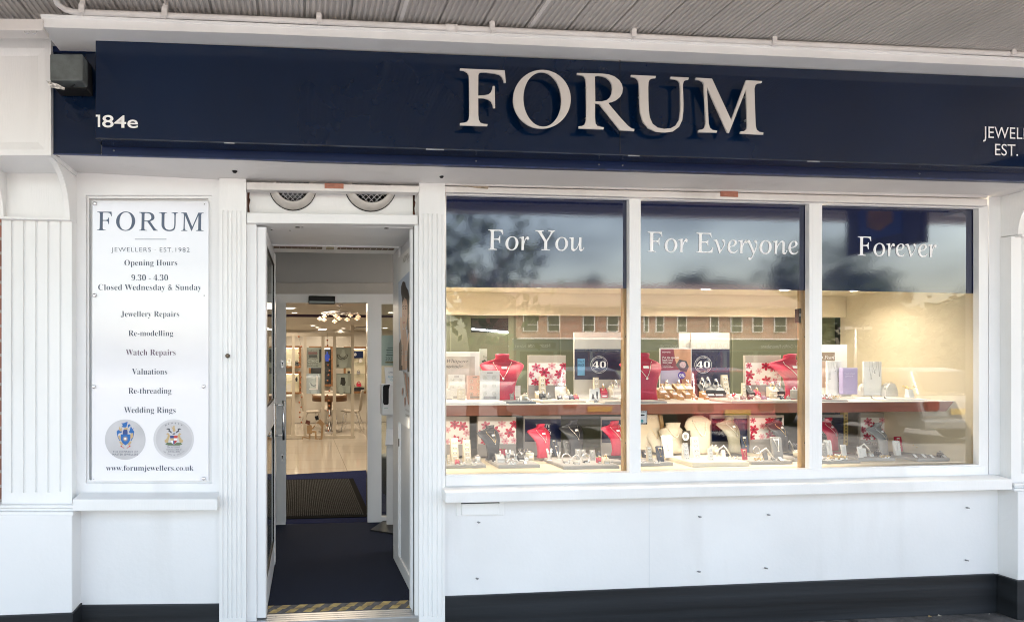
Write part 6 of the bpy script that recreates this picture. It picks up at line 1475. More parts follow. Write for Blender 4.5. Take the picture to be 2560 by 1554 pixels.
# ------------------------------------------------------------------ small stands
SM = {}
MATC = {'white': WHV, 'cream': CRELE, 'black': BLKL, 'red': REDL, 'grey': GREYL, 'wood': mat('oak_wedge', (.46, .26, .10), .45, var=.15, vscale=12), 'clear': mat('clear_acrylic', (.72, .74, .74), .08, var=.05, vscale=40, spec=.8), 'navy': mat('navy_leatherette', (.02, .03, .06), .5, var=.1), 'purple': mat('mauve_leatherette', (.26, .20, .30), .5, var=.06), 'pink': mat('pink_card', (.72, .48, .42), .55, var=.08, vscale=20), 'gold': GOLC}
GEM = mat('bright_gem_setting', (.85, .84, .82), .12, .6, var=.3, vscale=200)
def small_parts(kind, col):
    key = (kind, col)
    if key in SM: return SM[key]
    c = MATC[col]; out = []
    def add(nm, mm, mt_): out.append((nm, mm.mesh(nm, mt_)))
    m = MB()
    if kind == 'ring':                                  # slanted block, ring set in it, ticket in front
        m.prism_x([(-.28, 0), (.28, 0), (.28, .68), (.12, .70), (-.28, .38)], -.34, .34); add('block', m, c)
        m = MB(); m.torus((0, .02, .72), .20, .045, 'x', 14, 6); add('ring', m, GOLC if col in ('red', 'cream') else STEEL)
        m = MB(); m.ball((0, .02, .95), .10, 6, 4); add('stone', m, GEM)
        m = MB(); m.add([(-.24, -.30, .08), (.24, -.30, .08), (.24, -.24, .36), (-.24, -.24, .36)], [(0, 1, 2, 3)]); add('ticket', m, PAPER)
    elif kind == 'cluster':
        for i in range(7):
            q = i * 2.4; r_ = .35 * math.sqrt(i + .4); m.torus((r_ * math.cos(q), r_ * .7 * math.sin(q), .30 + .05 * (i % 3)), .26, .05, 'y' if i % 2 else 'x', 12, 5)
        add('rings', m, GOLC if col == 'gold' else STEEL)
        m = MB()
        for i in range(7): q = i * 2.4; r_ = .35 * math.sqrt(i + .4); m.ball((r_ * math.cos(q), r_ * .7 * math.sin(q), .62 + .05 * (i % 3)), .12, 6, 4)
        add('stones', m, GEM if col != 'cream' else PEARL)
        m = MB(); m.lathe([(.8, 0), (.8, .07), (.001, .07)], (0, 0, 0), 16); add('pad', m, MATC['clear'] if col in ('clear', 'gold') else c)
        m = MB()
        for x in (-.4, .35): m.box(x - .18, x + .18, -.72, -.66, .08, .36)
        add('tickets', m, PAPER)
    elif kind == 'pillar':                              # leaning earring pillar with four pairs and tickets
        m.prism_x([(-.13, 0), (.17, 0), (.17, .30), (.15, 1.0), (.07, 1.0)], -.16, .16); add('pillar', m, c)
        m = MB()
        for i in range(4):
            z = .16 + .22 * i; y = -.13 + .2 * z - .012
            for x in (-.06, .06): m.ball((x, y, z), .028, 6, 4)
        add('earrings', m, GEM)
        m = MB()
        for i in range(4):
            z = .245 + .22 * i; y = -.13 + .2 * z - .006; m.box(-.09, .09, y - .008, y, z - .025, z + .025)
        add('tickets', m, PAPER)
    elif kind == 'card':                                # small leaning pendant stand
        m.add([(-.20, -.10, 0), (.20, -.10, 0), (.27, .10, .96), (.20, .115, 1.0), (-.20, .115, 1.0), (-.27, .10, .96), (-.20, .06, 0), (.20, .06, 0), (.27, .15, .96), (.20, .16, 1.0), (-.20, .16, 1.0), (-.27, .15, .96)],
              [(0, 1, 2, 3, 4, 5), (11, 10, 9, 8, 7, 6), (0, 6, 7, 1), (1, 7, 8, 2), (2, 8, 9, 3), (3, 9, 10, 4), (4, 10, 11, 5), (5, 11, 6, 0)]); add('card', m, c)
        m = MB(); m.tube([(-.13, .09, .92), (0, -.035, .42), (.13, .09, .92)], .012, 5); m.ball((0, -.05, .36), .045, 6, 5); add('pendant', m, GOLC if col in ('red', 'navy') else SILC)
        m = MB(); m.box(-.09, .09, .06, .075, .84, .92); add('ticket', m, PAPER)
    elif kind == 'wedge':
        m.prism_x([(-.42, 0), (.34, 0), (.34, .95), (-.42, .50)], -.36, .36); add('wedge', m, c)
        m = MB(); m.torus((0, -.05, .82), .19, .05, 'x', 14, 6); m.ball((0, -.05, 1.02), .11, 6, 4); add('ring', m, STEEL)
        m = MB(); m.add([(-.26, -.39, .545), (.26, -.39, .545), (.26, -.12, .71), (-.26, -.12, .71)], [(0, 1, 2, 3)]); add('ticket', m, PAPER)
    elif kind == 'cuff':
        m.torus((0, 0, .52), .46, .055, 'y', 26, 7, a0=R(-70), a1=R(250)); add('bangle', m, STEEL if col != 'gold' else GOLC)
        m = MB(); m.prism_x([(-.2, 0), (.2, 0), (.2, .22), (-.2, .10)], -.3, .3); add('block', m, MATC['grey'] if col in ('clear', 'gold') else c)
        m = MB(); m.box(-.2, .2, -.215, -.205, .0, .12); add('ticket', m, PAPER)
    elif kind == 'vee':
        for sx in (-1, 1): m.tube([(0, 0, .05), (sx * .10, .0, .5), (sx * .20, .02, .95)], [.10, .085, .07], 8)
        m.lathe([(.22, 0), (.22, .06), (.001, .07)], (0, 0, 0), 14); add('forked_stand', m, c)
        m = MB(); m.torus((-.13, 0, .66), .12, .03, 'z', 12, 5); m.torus((.13, 0, .66), .12, .03, 'z', 12, 5); add('rings', m, STEEL)
    elif kind == 'drum':
        m.lathe([(.42, 0), (.42, .72), (.38, .76), (.001, .76)], (0, 0, 0), 20); add('drum', m, c)
        m = MB()
        for i in range(4): q = i * 1.57; m.torus((.2 * math.cos(q), .2 * math.sin(q), .84), .13, .035, 'x', 12, 5)
        add('rings', m, STEEL)
        m = MB(); m.box(-.2, .2, -.435, -.425, .3, .52); add('ticket', m, PAPER)
    elif kind == 'hump':
        m.prism_y([(.5 * math.cos(R(a)), math.sin(R(a)) ** .8) for a in range(0, 181, 12)], -.22, .22); add('hump', m, c)
        m = MB()
        for i in range(5): q = R(35 + 27 * i); m.torus((.53 * math.cos(q), -.1, 1.0 * math.sin(q)), .10, .02, 'y', 10, 5)
        add('bracelet', m, SILC)
    elif kind == 'plaque':                              # upright display card with studs
        m.box(-.34, .34, -.03, .03, 0, 1.0); add('plaque', m, c)
        m = MB()
        for i in range(3):
            for x in (-.16, .16): m.torus((x, -.04, .22 + .27 * i), .06, .014, 'y', 10, 4)
        add('earrings', m, SILC)
        m = MB(); m.box(-.22, .22, -.036, -.031, .05, .14); m.box(-.10, .10, -.036, -.031, .90, .95); add('print', m, mat('grey_small_print', (.4, .38, .37), .6, var=.2, vscale=100))
    elif kind == 'arch':
        m.tube([(-.5, .15, .02), (-.35, .1, .62), (0, 0, .92), (.30, -.05, .55), (.55, -.12, .05)], [.05, .06, .06, .06, .04], 8); add('bracelet', m, SILC)
        m = MB(); m.prism_x([(-.1, 0), (.15, 0), (.15, .5), (.0, .6)], -.16, .12); add('stand', m, c)
    elif kind == 'tag':
        m.prism_x([(-.5, 0), (.4, 0), (.4, .75)], -.42, .42); add('wedge', m, MATC['grey'])
        m = MB(); m.add([(-.36, -.50, .05), (.36, -.50, .05), (.36, .28, .70), (-.36, .28, .70)], [(0, 1, 2, 3)]); add('ticket', m, PAPER)
    elif kind == 'sprig':
        m.prism_x([(-.2, 0), (.2, 0), (.15, .7), (-.05, .7)], -.22, .22); add('block', m, c)
        m = MB(); rnd = random.Random(3)
        for i in range(7): q = rnd.uniform(0, 6.28); e = (.5 * math.cos(q), .3 * math.sin(q), .72 + .35 * rnd.random()); m.tube([(0, 0, .62), (e[0] * .6, e[1] * .6, .85), e], .02, 5); m.ball(e, .06, 6, 4)
        add('spray', m, GOLC)
    elif kind == 'bowl':
        m.lathe([(.30, 0), (.45, .25), (.5, .6), (.46, .62), (.40, .3), (.001, .18)], (0, 0, 0), 24); add('bowl', m, c)
        m = MB()
        for i in range(6): q = i * 1.05; m.torus((.28 * math.cos(q), .28 * math.sin(q), .66), .14, .03, 'x' if i % 2 else 'y', 12, 5)
        add('rings', m, STEEL)
    SM[key] = out; return out
KN = {'ring': ('ring_stand', 'ring stand'), 'cluster': ('ring_pad', 'ring pad'), 'pillar': ('earring_pillar', 'earring stand'), 'card': ('pendant_stand', 'pendant stand'), 'wedge': ('ring_wedge', 'ring stand'), 'cuff': ('bangle_stand', 'bangle'), 'vee': ('forked_ring_stand', 'ring stand'), 'drum': ('ring_drum', 'ring stand'), 'hump': ('bracelet_hump', 'bracelet stand'), 'plaque': ('earring_card', 'earring card'), 'arch': ('bracelet_arch', 'bracelet stand'), 'tag': ('price_wedge', 'price ticket'), 'sprig': ('sprig_ring_stand', 'ring stand'), 'bowl': ('ring_bowl', 'bowl')}
SHADES = {'wood': 'oak', 'clear': 'clear silver', 'purple': 'mauve', 'gold': 'gold'}
DESC = {'ring': 'slanted ring block', 'cluster': 'small ring pad', 'pillar': 'leaning earring pillar', 'card': 'leaning pendant stand', 'wedge': 'wedge with a ring', 'cuff': 'open bangle', 'vee': 'forked ring stand', 'drum': 'ring drum', 'hump': 'rounded bracelet hump', 'plaque': 'upright earring card', 'arch': 'arched bracelet', 'tag': 'price ticket wedge', 'sprig': 'block with a gold sprig', 'bowl': 'bowl of rings'}
LOW, UPP = ZT, ZS + .011
def small(kind, col, px, py, hpx, where, shelf=False, rz=0):
    z = UPP if shelf else LOW
    o, zb = place(px, py, z, .52 if shelf else .58)
    H = max(.012, P(px, py - hpx, o.y).z - z)
    nominal = hpx * scl(px, o.y)
    nm, cat = KN[kind]
    t = thing(nm, '%s %s %s' % (SHADES.get(col, col), DESC[kind], where), cat, o, R(rz), 'small jewellery stands in the window', 1.0)
    w = max(nominal, .010)
    for n_, me in small_parts(kind, col):
        h_ = hang(n_, me, t); h_.scale = (w, w, H)
    return t
A1 = 'on the tray of cream pillars, '
for kind, col, px, py, h, wh in (
    ('pillar', 'cream', 1122, 1159.5, 23, A1 + 'low one at the window edge'), ('pillar', 'cream', 1136.6, 1153, 58, A1 + 'left of the two tall ones'), ('pillar', 'cream', 1167.6, 1156, 57, A1 + 'right of the two tall ones'),
    ('ring', 'red', 1143, 1160, 16, A1 + 'between the tall pillars'), ('cluster', 'clear', 1156, 1160.6, 9, A1 + 'beside the red block'), ('cluster', 'clear', 1185.5, 1160.6, 10, A1 + 'at its right end'), ('drum', 'white', 1193.5, 1154, 18, A1 + 'behind the end rings'),
    ('card', 'red', 1256, 1135, 37, 'right behind the black bust under For You'), ('ring', 'black', 1238, 1153, 20, 'before the black bust under For You'), ('ring', 'white', 1250, 1154.7, 28, 'tall one beside the black bust under For You'),
    ('vee', 'white', 1270, 1151, 29, 'taller one on the black bust tray'), ('card', 'white', 1280, 1133, 24, 'at the back of the tray of the black bust'), ('cluster', 'clear', 1278, 1158.5, 16, 'at the front of the tray of the black bust'), ('vee', 'white', 1289, 1151, 19, 'shorter one on the black bust tray'),
    ('ring', 'black', 1301.6, 1151, 22, 'right of the forked stands on the black bust tray'), ('cluster', 'cream', 1307, 1133, 15, 'at the back right of the tray of the black bust'), ('ring', 'white', 1314, 1151, 17, 'at the right of the tray of the black bust'), ('drum', 'cream', 1324, 1150, 25, 'at the right end of the tray of the black bust'), ('tag', 'white', 1313, 1158.5, 10, 'at the front right of the tray of the black bust'),
    ('vee', 'white', 1373.4, 1150, 31, 'taller one right beside the red bust under For You'), ('vee', 'white', 1396.6, 1147, 20, 'shorter one right of the red bust under For You'), ('card', 'navy', 1386, 1131, 34, 'rear one between the red and tall black busts'), ('card', 'navy', 1391, 1138, 26, 'front one between the red and tall black busts'), ('card', 'grey', 1418.7, 1136, 36, 'large one left of the tall black bust'),
    ('cuff', 'clear', 1415.6, 1157, 24, 'left of two at the front of the wide tray'), ('cuff', 'clear', 1441, 1159, 23, 'right of two at the front of the wide tray'), ('card', 'grey', 1446, 1149, 27, 'in front of the tall black bust'), ('card', 'grey', 1459, 1145, 22, 'right of the tall black bust'), ('cuff', 'black', 1465, 1156, 23, 'black block at the middle of the wide tray'),
    ('card', 'grey', 1482, 1150, 26, 'on the right half of the wide tray'), ('ring', 'black', 1497, 1141, 14, 'behind the red block on the wide tray'), ('ring', 'red', 1498, 1156, 18, 'near the right end of the wide tray'), ('ring', 'cream', 1514, 1158, 23, 'at the right end of the wide tray'),
    ('pillar', 'cream', 1624, 1153, 37, 'on the tray under the warning sticker'), ('card', 'navy', 1651, 1153, 38, 'on the tray under the warning sticker'), ('cluster', 'clear', 1604, 1156, 11, 'left one on the tray under the warning sticker'), ('cluster', 'clear', 1642, 1157, 9, 'right one on the tray under the warning sticker'), ('wedge', 'black', 1613, 1143, 16, 'behind the tray under the warning sticker'),
    ('card', 'white', 1670, 1142.6, 54, 'tall one in front of the full cream bust'), ('pillar', 'white', 1715, 1151, 43, 'shorter one at the left of the cream tray'), ('pillar', 'white', 1739.4, 1147, 55, 'tallest one on the cream tray'), ('pillar', 'white', 1777, 1152, 32, 'low one at the middle of the cream tray'), ('drum', 'cream', 1783.7, 1135, 25, 'at the back of the cream tray'),
    ('arch', 'white', 1809, 1143, 32, 'at the right of the cream tray'), ('cluster', 'cream', 1832, 1150, 13, 'at the right end of the cream tray'), ('card', 'red', 1862, 1148, 27, 'on the tray right of the cream tray'), ('card', 'navy', 1863, 1129, 40, 'right beside the olive grey bust'), ('cluster', 'gold', 1895.6, 1151, 12, 'at the front of the tray by the lily print'),
    ('arch', 'grey', 1914.6, 1149, 32, 'in the middle of the tray by the lily print'), ('cuff', 'clear', 1891, 1133, 18, 'at the back of the tray by the lily print'), ('ring', 'grey', 1932.5, 1150, 11, 'before the middle bay black bust'), ('card', 'grey', 1944, 1146, 54, 'tall one left of the middle bay black bust'), ('tag', 'white', 1951.5, 1151, 12, 'below the middle bay black bust'), ('cuff', 'gold', 1936, 1132, 13, 'behind the tall grey pendant stand'),
    ('bowl', 'black', 1992.7, 1123, 20, 'beside the second timber post'), ('arch', 'black', 1974, 1116, 17, 'right of the middle bay black bust'), ('bowl', 'cream', 1997, 1144, 25, 'at the foot of the second timber post'),
    ('card', 'grey', 2060, 1139, 34, 'at the left edge of the third bay'), ('card', 'white', 2072, 1136, 36, 'left of the red bust of the third bay'), ('cluster', 'gold', 2086, 1148, 18, 'on the third bay left tray'), ('card', 'white', 2110, 1138, 27, 'right of the red bust of the third bay'), ('cluster', 'clear', 2062, 1150, 12, 'at the left corner of the third bay'), ('cluster', 'gold', 2104, 1147, 13, 'at the right end of the left tray of the third bay'),
    ('arch', 'white', 2160, 1140, 34, 'left of the pale grey bust'), ('card', 'white', 2151.5, 1143, 27, 'at the left of the tray of the pale grey bust'), ('ring', 'black', 2195, 1140, 18, 'in front of the pale grey bust'), ('cluster', 'gold', 2210.7, 1143.5, 11, 'right before the pale grey bust'), ('ring', 'clear', 2178, 1140, 12, 'left of the black block before the pale grey bust'), ('bowl', 'grey', 2176, 1128, 30, 'behind the stands left of the pale grey bust'),
    ('card', 'red', 2248, 1127, 36, 'right of the pale grey bust'), ('card', 'white', 2243.5, 1137, 36, 'before the red card right of the pale grey bust'), ('sprig', 'black', 2294, 1131, 20, 'left one on the end panel tray'), ('sprig', 'black', 2327, 1135, 20, 'right one on the end panel tray'), ('ring', 'black', 2351, 1142, 16, 'at the right of the tray nearest the end panel'),
    ('tag', 'white', 2287, 1142, 10, 'first from left on the end panel tray'), ('tag', 'white', 2309, 1142, 10, 'second from left on the end panel tray'), ('tag', 'white', 2329, 1143, 10, 'third from left on the end panel tray'), ('tag', 'white', 2360, 1143, 10, 'fourth from left on the end panel tray')):
    small(kind, col, px, py, h, wh)
B1 = 'at the left end of the shelf, '
for kind, col, px, py, h, wh in (
    ('plaque', 'white', 1141, 998, 62, B1 + 'below the framed picture'), ('plaque', 'white', 1123, 1000, 30, 'small one at the left window edge of the shelf'), ('plaque', 'cream', 1153, 1001, 30, B1 + 'small front one'), ('plaque', 'pink', 1187, 998, 60, 'beside the framed picture on the shelf'), ('plaque', 'white', 1224, 1000, 74, 'tallest one, in front of the upright red bust'),
    ('card', 'black', 1258, 991, 38, 'before the upright red bust'), ('card', 'grey', 1279.5, 998, 22, 'right of the upright red bust'), ('plaque', 'white', 1291, 993, 30, 'right of the upright red bust'), ('drum', 'cream', 1312, 1000, 18, 'on the slate tray'), ('cluster', 'clear', 1297, 1002, 9, 'left one on the slate tray'), ('cluster', 'clear', 1325, 1002, 9, 'right one on the slate tray'),
    ('pillar', 'cream', 1356.5, 985, 45, 'before the first lily print'), ('wedge', 'cream', 1345, 993, 16, 'left of the pillar before the first lily print'), ('drum', 'white', 1401, 990, 32, 'tall one before the first lily print'), ('ring', 'cream', 1414, 988, 25, 'under the right half of the first lily print'),
    ('ring', 'black', 1357, 998, 22, 'left one at the front of the first lily print'), ('ring', 'grey', 1371, 999, 17, 'at the front of the first lily print'), ('ring', 'black', 1399.7, 999, 15, 'middle one at the front of the first lily print'), ('ring', 'white', 1415.6, 999, 16, 'at the front of the first lily print'), ('ring', 'navy', 1428, 999, 15, 'at the front right of the first lily print'), ('ring', 'red', 1440, 999, 17, 'just left of the silhouette card'),
    ('ring', 'grey', 1489.5, 1006, 10, 'in front of the silhouette card'), ('pillar', 'cream', 1491.6, 985, 42, 'behind the silhouette card'), ('ring', 'red', 1508, 983, 24, 'left one on the beige tray by the first timber post'), ('drum', 'red', 1534, 993, 12, 'low one by the first timber post'), ('ring', 'cream', 1530, 983, 26, 'high one by the first timber post'), ('ring', 'black', 1544, 985, 30, 'high one by the first timber post'), ('ring', 'grey', 1506, 993, 20, 'low one by the first timber post'), ('ring', 'white', 1554, 1000, 14, 'at the foot of the first timber post'), ('ring', 'white', 1541, 990, 40, 'tallest one by the first timber post'),
    ('wedge', 'wood', 1653, 995, 28, 'tall one at the left of the oak row'), ('wedge', 'wood', 1665.5, 985, 32, 'back row, first from left'), ('wedge', 'wood', 1668.7, 998, 12, 'front row, first from left, low'), ('wedge', 'wood', 1684.5, 996, 20, 'front row, second from left'), ('wedge', 'wood', 1695, 985, 32, 'back row, second from left'), ('wedge', 'wood', 1701.4, 999, 15, 'front row, third from left, low'), ('wedge', 'wood', 1716, 996, 20, 'front row, fourth from left'), ('wedge', 'wood', 1717, 985, 32, 'back row, third from left'), ('wedge', 'wood', 1737.3, 999, 13, 'front row, fifth from left, low'), ('wedge', 'wood', 1754, 986, 26, 'back row, fourth from left'), ('wedge', 'wood', 1757, 994, 17, 'middle row below the second 40 sign'), ('wedge', 'wood', 1766, 999, 12, 'front row, last on the right'),
    ('ring', 'black', 1756, 983, 38, 'above the oak wedges'), ('ring', 'black', 1770, 984, 40, 'right above the oak wedges'), ('ring', 'black', 1790, 990, 42, 'tall one right of the oak wedges'), ('ring', 'black', 1801, 990, 28, 'second one right of the oak wedges'), ('pillar', 'cream', 1814, 985, 48, 'right of the second 40 sign'), ('drum', 'red', 1836, 993, 12, 'behind the ring row in the middle bay'),
    ('ring', 'white', 1826, 999, 14, 'first in the middle bay front ring row'), ('ring', 'white', 1841, 999, 14, 'second in the middle bay front ring row'), ('ring', 'grey', 1857.6, 999, 14, 'third in the middle bay front ring row'), ('ring', 'black', 1875.5, 999, 14, 'fourth in the middle bay front ring row'), ('ring', 'white', 1893.5, 999, 14, 'fifth in the middle bay front ring row'), ('ring', 'purple', 1909.3, 999, 14, 'last in the middle bay front ring row'),
    ('ring', 'black', 1874.5, 988, 24, 'behind the front ring row, left one'), ('ring', 'red', 1891, 988, 20, 'behind the front ring row'), ('pillar', 'cream', 1860, 985, 28, 'behind the front ring row, short'), ('drum', 'cream', 1932.5, 995, 18, 'before the right lily print on the shelf'), ('ring', 'cream', 1931.5, 985, 30, 'under the right lily print on the shelf'), ('ring', 'black', 1946, 985, 30, 'under the right edge of the right lily print'), ('pillar', 'cream', 1972.6, 985, 38, 'before the red bust by the second timber post'), ('drum', 'grey', 1990.6, 996, 30, 'beside the second timber post'), ('ring', 'navy', 1955, 998, 11, 'before the red bust by the second timber post'), ('ring', 'grey', 1971, 998, 11, 'before the red bust by the second timber post'),
    ('hump', 'white', 2108, 984, 32, 'left of three in the third bay'), ('hump', 'white', 2163, 988, 30, 'middle of three in the third bay'), ('hump', 'white', 2223, 990, 33, 'right of three in the third bay'), ('cluster', 'red', 2064, 996, 15, 'at the left edge of the shelf in the third bay'), ('cluster', 'gold', 2088, 996, 11, 'on the shelf in the third bay'), ('sprig', 'clear', 2274, 993, 30, 'right of the white humps on the shelf'), ('tag', 'white', 2182, 995, 7, 'left one before the white humps'), ('tag', 'white', 2215, 995, 7, 'right one before the white humps')):
    small(kind, col, px, py, h, wh, True)
o, _ = place(1486, 1001, UPP, .4); t = thing('silhouette_card', 'small white card with two black figure silhouettes at the front of the shelf', 'card', (o.x, o.y, UPP))
m = MB(); m.slab((1474, 972), (1499, 972), (1499, 1001.5), (1474, 1001.5), o.y, .003); m.build('card', PAPER, t)
m = MB(); put_poly(m, [[(1491, 978), (1494, 978), (1495, 988), (1494.5, 997), (1492, 997), (1490.5, 988)], [(1481, 984), (1484, 985), (1485, 990), (1487, 997), (1479, 997), (1480, 990)]], o.y - .001); m.build('silhouettes', BLACK, t)
o, _ = place(1716, 1108, ZT, .5); t = thing('pearl_roundel', 'dark square plaque with a white disc beside the full cream bust', 'plaque', (o.x, o.y, ZT))
m = MB(); m.slab((1708, 1076), (1726, 1076), (1726, 1112), (1708, 1112), o.y, .01); m.build('plaque', mat('bronze_plaque', (.06, .05, .04), .4, var=.1), t)
m = MB(); put_poly(m, [ell(1714, 1090, 8.5, 10.5, 24)], o.y - .003, .004); put_poly(m, [ell(1714, 1090, 4.5, 5.5, 20)], o.y - .006, .002, 1); m.build('disc', [PAPER, GREYL], t)

# ================================================================== ACROSS THE STREET (seen mirrored in the glass)
YB2 = -33.0
tr = thing('brick_terrace', 'two storey brick shop terrace across the street, mirrored in the display window', 'building', (RF(1640, 900, YB2).x, YB2, -.1))
gx = lambda px: RF(px, 800, YB2).x
gz = lambda py: RF(1640, py, YB2).z
def gbox(mm, p0, q0, p1, q1, d0, d1, mi=0): mm.box(gx(p0), gx(p1), YB2 + d0, YB2 + d1, gz(q1), gz(q0), mi)
m = MB(); m.box(gx(1290), gx(2012), YB2 - 8, YB2, -.1, gz(764)); m.build('wall', BRICK, tr)
ROOFT = mat('grey_brown_roof_tiles', (.16, .12, .10), .8, var=.2, vscale=2, stretch=(.3, 1, 6))
m = MB(); x0, x1, ze, zr_ = gx(1284), gx(2018), gz(765), gz(765) + 1.9
m.prism_x([(YB2 + .4, ze - .15), (YB2 + .4, ze), (YB2 - 4, zr_), (YB2 - 8.4, ze), (YB2 - 8.4, ze - .15)], x0, x1); m.build('roof', ROOFT, tr)
DGL = mat('dark_pane', (.03, .035, .04), .08, var=.2, vscale=1)
for a, b in ((1307, 1344), (1368, 1399), (1456, 1486), (1516, 1545), (1608, 1621), (1638, 1659), (1692, 1716), (1774, 1796), (1825, 1854), (1880, 1906), (1934, 1964)):
    m = MB(); gbox(m, a, 788, b, 830, -.02, .06); w_ = m.build('window', WHITEP, tr)
    m = MB(); gbox(m, a + 2, 790, b - 2, 812, .055, .075); gbox(m, a + 2, 814, b - 2, 828, .055, .075); m.build('pane', DGL, w_)
m = MB(); gbox(m, 1280, 846.5, 2012, 849, .0, 1.2); m.build('shop_canopy', WHITE, tr)
SLB = mat('slate_blue_band', (.10, .15, .20), .5, var=.1, vscale=1); GRN = mat('sage_shop_front', (.22, .26, .20), .5, var=.1, vscale=1)
m = MB(); gbox(m, 1280, 849, 1690, 875, .0, .25, 0); gbox(m, 1690, 849, 2012, 873, .0, .25, 1); m.build('sign_band', [SLB, mat('slate_grey_band', (.13, .14, .13), .5, var=.1)], tr)
m = MB(); gbox(m, 1312, 857, 1384, 871, .25, .3); m.build('sign_panel', NAVYE, tr)
m = MB(); gbox(m, 1702, 852, 1814, 873, .25, .3); m.build('sign_panel', PAPER, tr)
m = MB()
def sign(word, pa, pb, py, mi=0, off=0.0):                # reads towards the shop, so it is mirrored in the glass
    a, b = gx(pa), gx(pb); text_at(m, word, (max(a, b), YB2 + .33, gz(py)), (-1, 0, 0), (0, 0, 1), abs(b - a), 'sans', off=off, centre=False)
sign('Nationwide', 1314, 1370, 868, off=.01); sign('Building Society', 1264, 1310, 868); sign('A H Griffin Funeralcare', 1892, 1994, 869, off=.01); sign('BROADSTONE', 1643, 1698, 868)
m.build('lettering', TEXTW, tr)
m = MB(); sign('DAILY ECHO', 1706, 1811, 871, off=.03); m.build('lettering', NAVYE, tr)
m = MB()
for a, b in ((1296, 1380), (1390, 1470), (1480, 1560), (1570, 1680), (1700, 1800), (1815, 1880), (1890, 2000)): gbox(m, a, 879, b, 925, .0, .05)
m.build('shop_glass', DGL, tr)
m = MB(); gbox(m, 1290, 875, 2012, 879, .0, .1); gbox(m, 1290, 925, 2012, 945, .0, .1)
for a in (1290, 1383, 1473, 1563, 1686, 1806, 1883, 2003): gbox(m, a, 879, a + 8, 925, .0, .1)
m.build('shop_front_frames', GRN, tr)
# trees
BARK = mat('bark', (.10, .07, .05), .9, var=.2, vscale=8, stretch=(1, 1, .2))
LEAF = mat('mid_green_leaves', (.055, .085, .025), .6, var=.3, vscale=2.5); LEAFD = mat('dark_green_leaves', (.03, .055, .02), .6, var=.3, vscale=2.5)
def tree(lab, x, y, h, rad, n, seed, lf=LEAFD, size=.35, low=.25):
    rnd = random.Random(seed); t = thing('street_tree', lab, 'tree', (x, y, -.13), group='trees across the street')
    mm = MB(); mm.tube([(x, y, -.13), (x + .1, y, h * .3), (x, y + .1, h * .62)], [h * .028, h * .022, h * .012], 9)
    for i in range(7):
        q = rnd.uniform(0, 6.28); z0 = h * rnd.uniform(.28, .5); mm.tube([(x, y, z0), (x + rad * .35 * math.cos(q), y + rad * .35 * math.sin(q), z0 + h * .16), (x + rad * .7 * math.cos(q), y + rad * .7 * math.sin(q), z0 + h * .28)], [h * .012, h * .008, h * .003], 6)
    mm.build('trunk', BARK, t)
    mm = MB(); zc = h * (1 + low) / 2; hh = h * (1 - low) / 2; cl_ = []
    while len(cl_) < 26:
        p = Vector((rnd.uniform(-1, 1), rnd.uniform(-1, 1), rnd.uniform(-1, 1)))
        if p.length < 1: cl_.append(p * .85)
    for i in range(n):
        c = cl_[i % 26] + Vector((rnd.gauss(0, .16), rnd.gauss(0, .16), rnd.gauss(0, .14)))
        c = Vector((x + c.x * rad, y + c.y * rad, zc + c.z * hh)); a = Vector((rnd.gauss(0, 1), rnd.gauss(0, 1), rnd.gauss(0, 1))).normalized(); b = a.orthogonal().normalized(); s_ = size * rnd.uniform(.6, 1.3)
        mm.add([c - a * s_, c + b * s_ * .55, c + a * s_, c - b * s_ * .55], [(0, 1, 2, 3)])
    mm.build('crown', lf, t)
def rtree(lab, px, ptop, Y, rad, n, seed, **k):
    p = RF(px, ptop, Y); tree(lab, p.x, Y, p.z + .13, rad, n, seed, **k)
rtree('lacy street tree mirrored at the left of the first pane', 1180, 470, -11.5, 2.2, 900, 1, lf=LEAF, size=.13, low=.30)
rtree('bushy dark tree behind the terrace, mirrored below For You', 1245, 690, -47, 3.2, 1100, 2)
rtree('rounded dark tree behind the terrace, mirrored below the first mullion', 1470, 688, -47, 2.6, 1000, 3)
rtree('left of the twin rounded trees mirrored below For Everyone', 1725, 680, -48, 2.4, 1000, 4)
rtree('right of the twin rounded trees mirrored below For Everyone', 1830, 684, -48, 2.4, 1000, 5)
rtree('tall dark tree mirrored beside the second mullion', 2020, 585, -38, 4.2, 1500, 6)
rtree('broad dark tree mirrored below Forever', 2190, 690, -34, 4.2, 1400, 7, low=.1)
rtree('low hedge-like tree mirrored under the open sky at the right', 2350, 768, -36, 4.0, 1000, 8, low=.0)
rtree('leafy tree mirrored at the right edge of the third pane', 2520, 690, -34, 4.0, 1000, 9, low=.05)
# lamp post
p = RF(2138, 822, -22); lp = thing('street_lamp', 'slim grey street lamp mirrored in the third pane', 'street lamp', (p.x, -22, -.13))
m = MB(); m.tube([(p.x, -22, -.13), (p.x, -22, p.z)], [.08, .045], 10); m.build('pole', ALU, lp)
m = MB(); m.box(p.x - .55, p.x + .55, -22.05, -21.95, p.z, p.z + .07); m.box(p.x - .7, p.x - .3, -22.15, -21.85, p.z - .03, p.z + .10); m.box(p.x + .3, p.x + .7, -22.15, -21.85, p.z - .03, p.z + .10); m.build('lamp_head', ALU, lp)
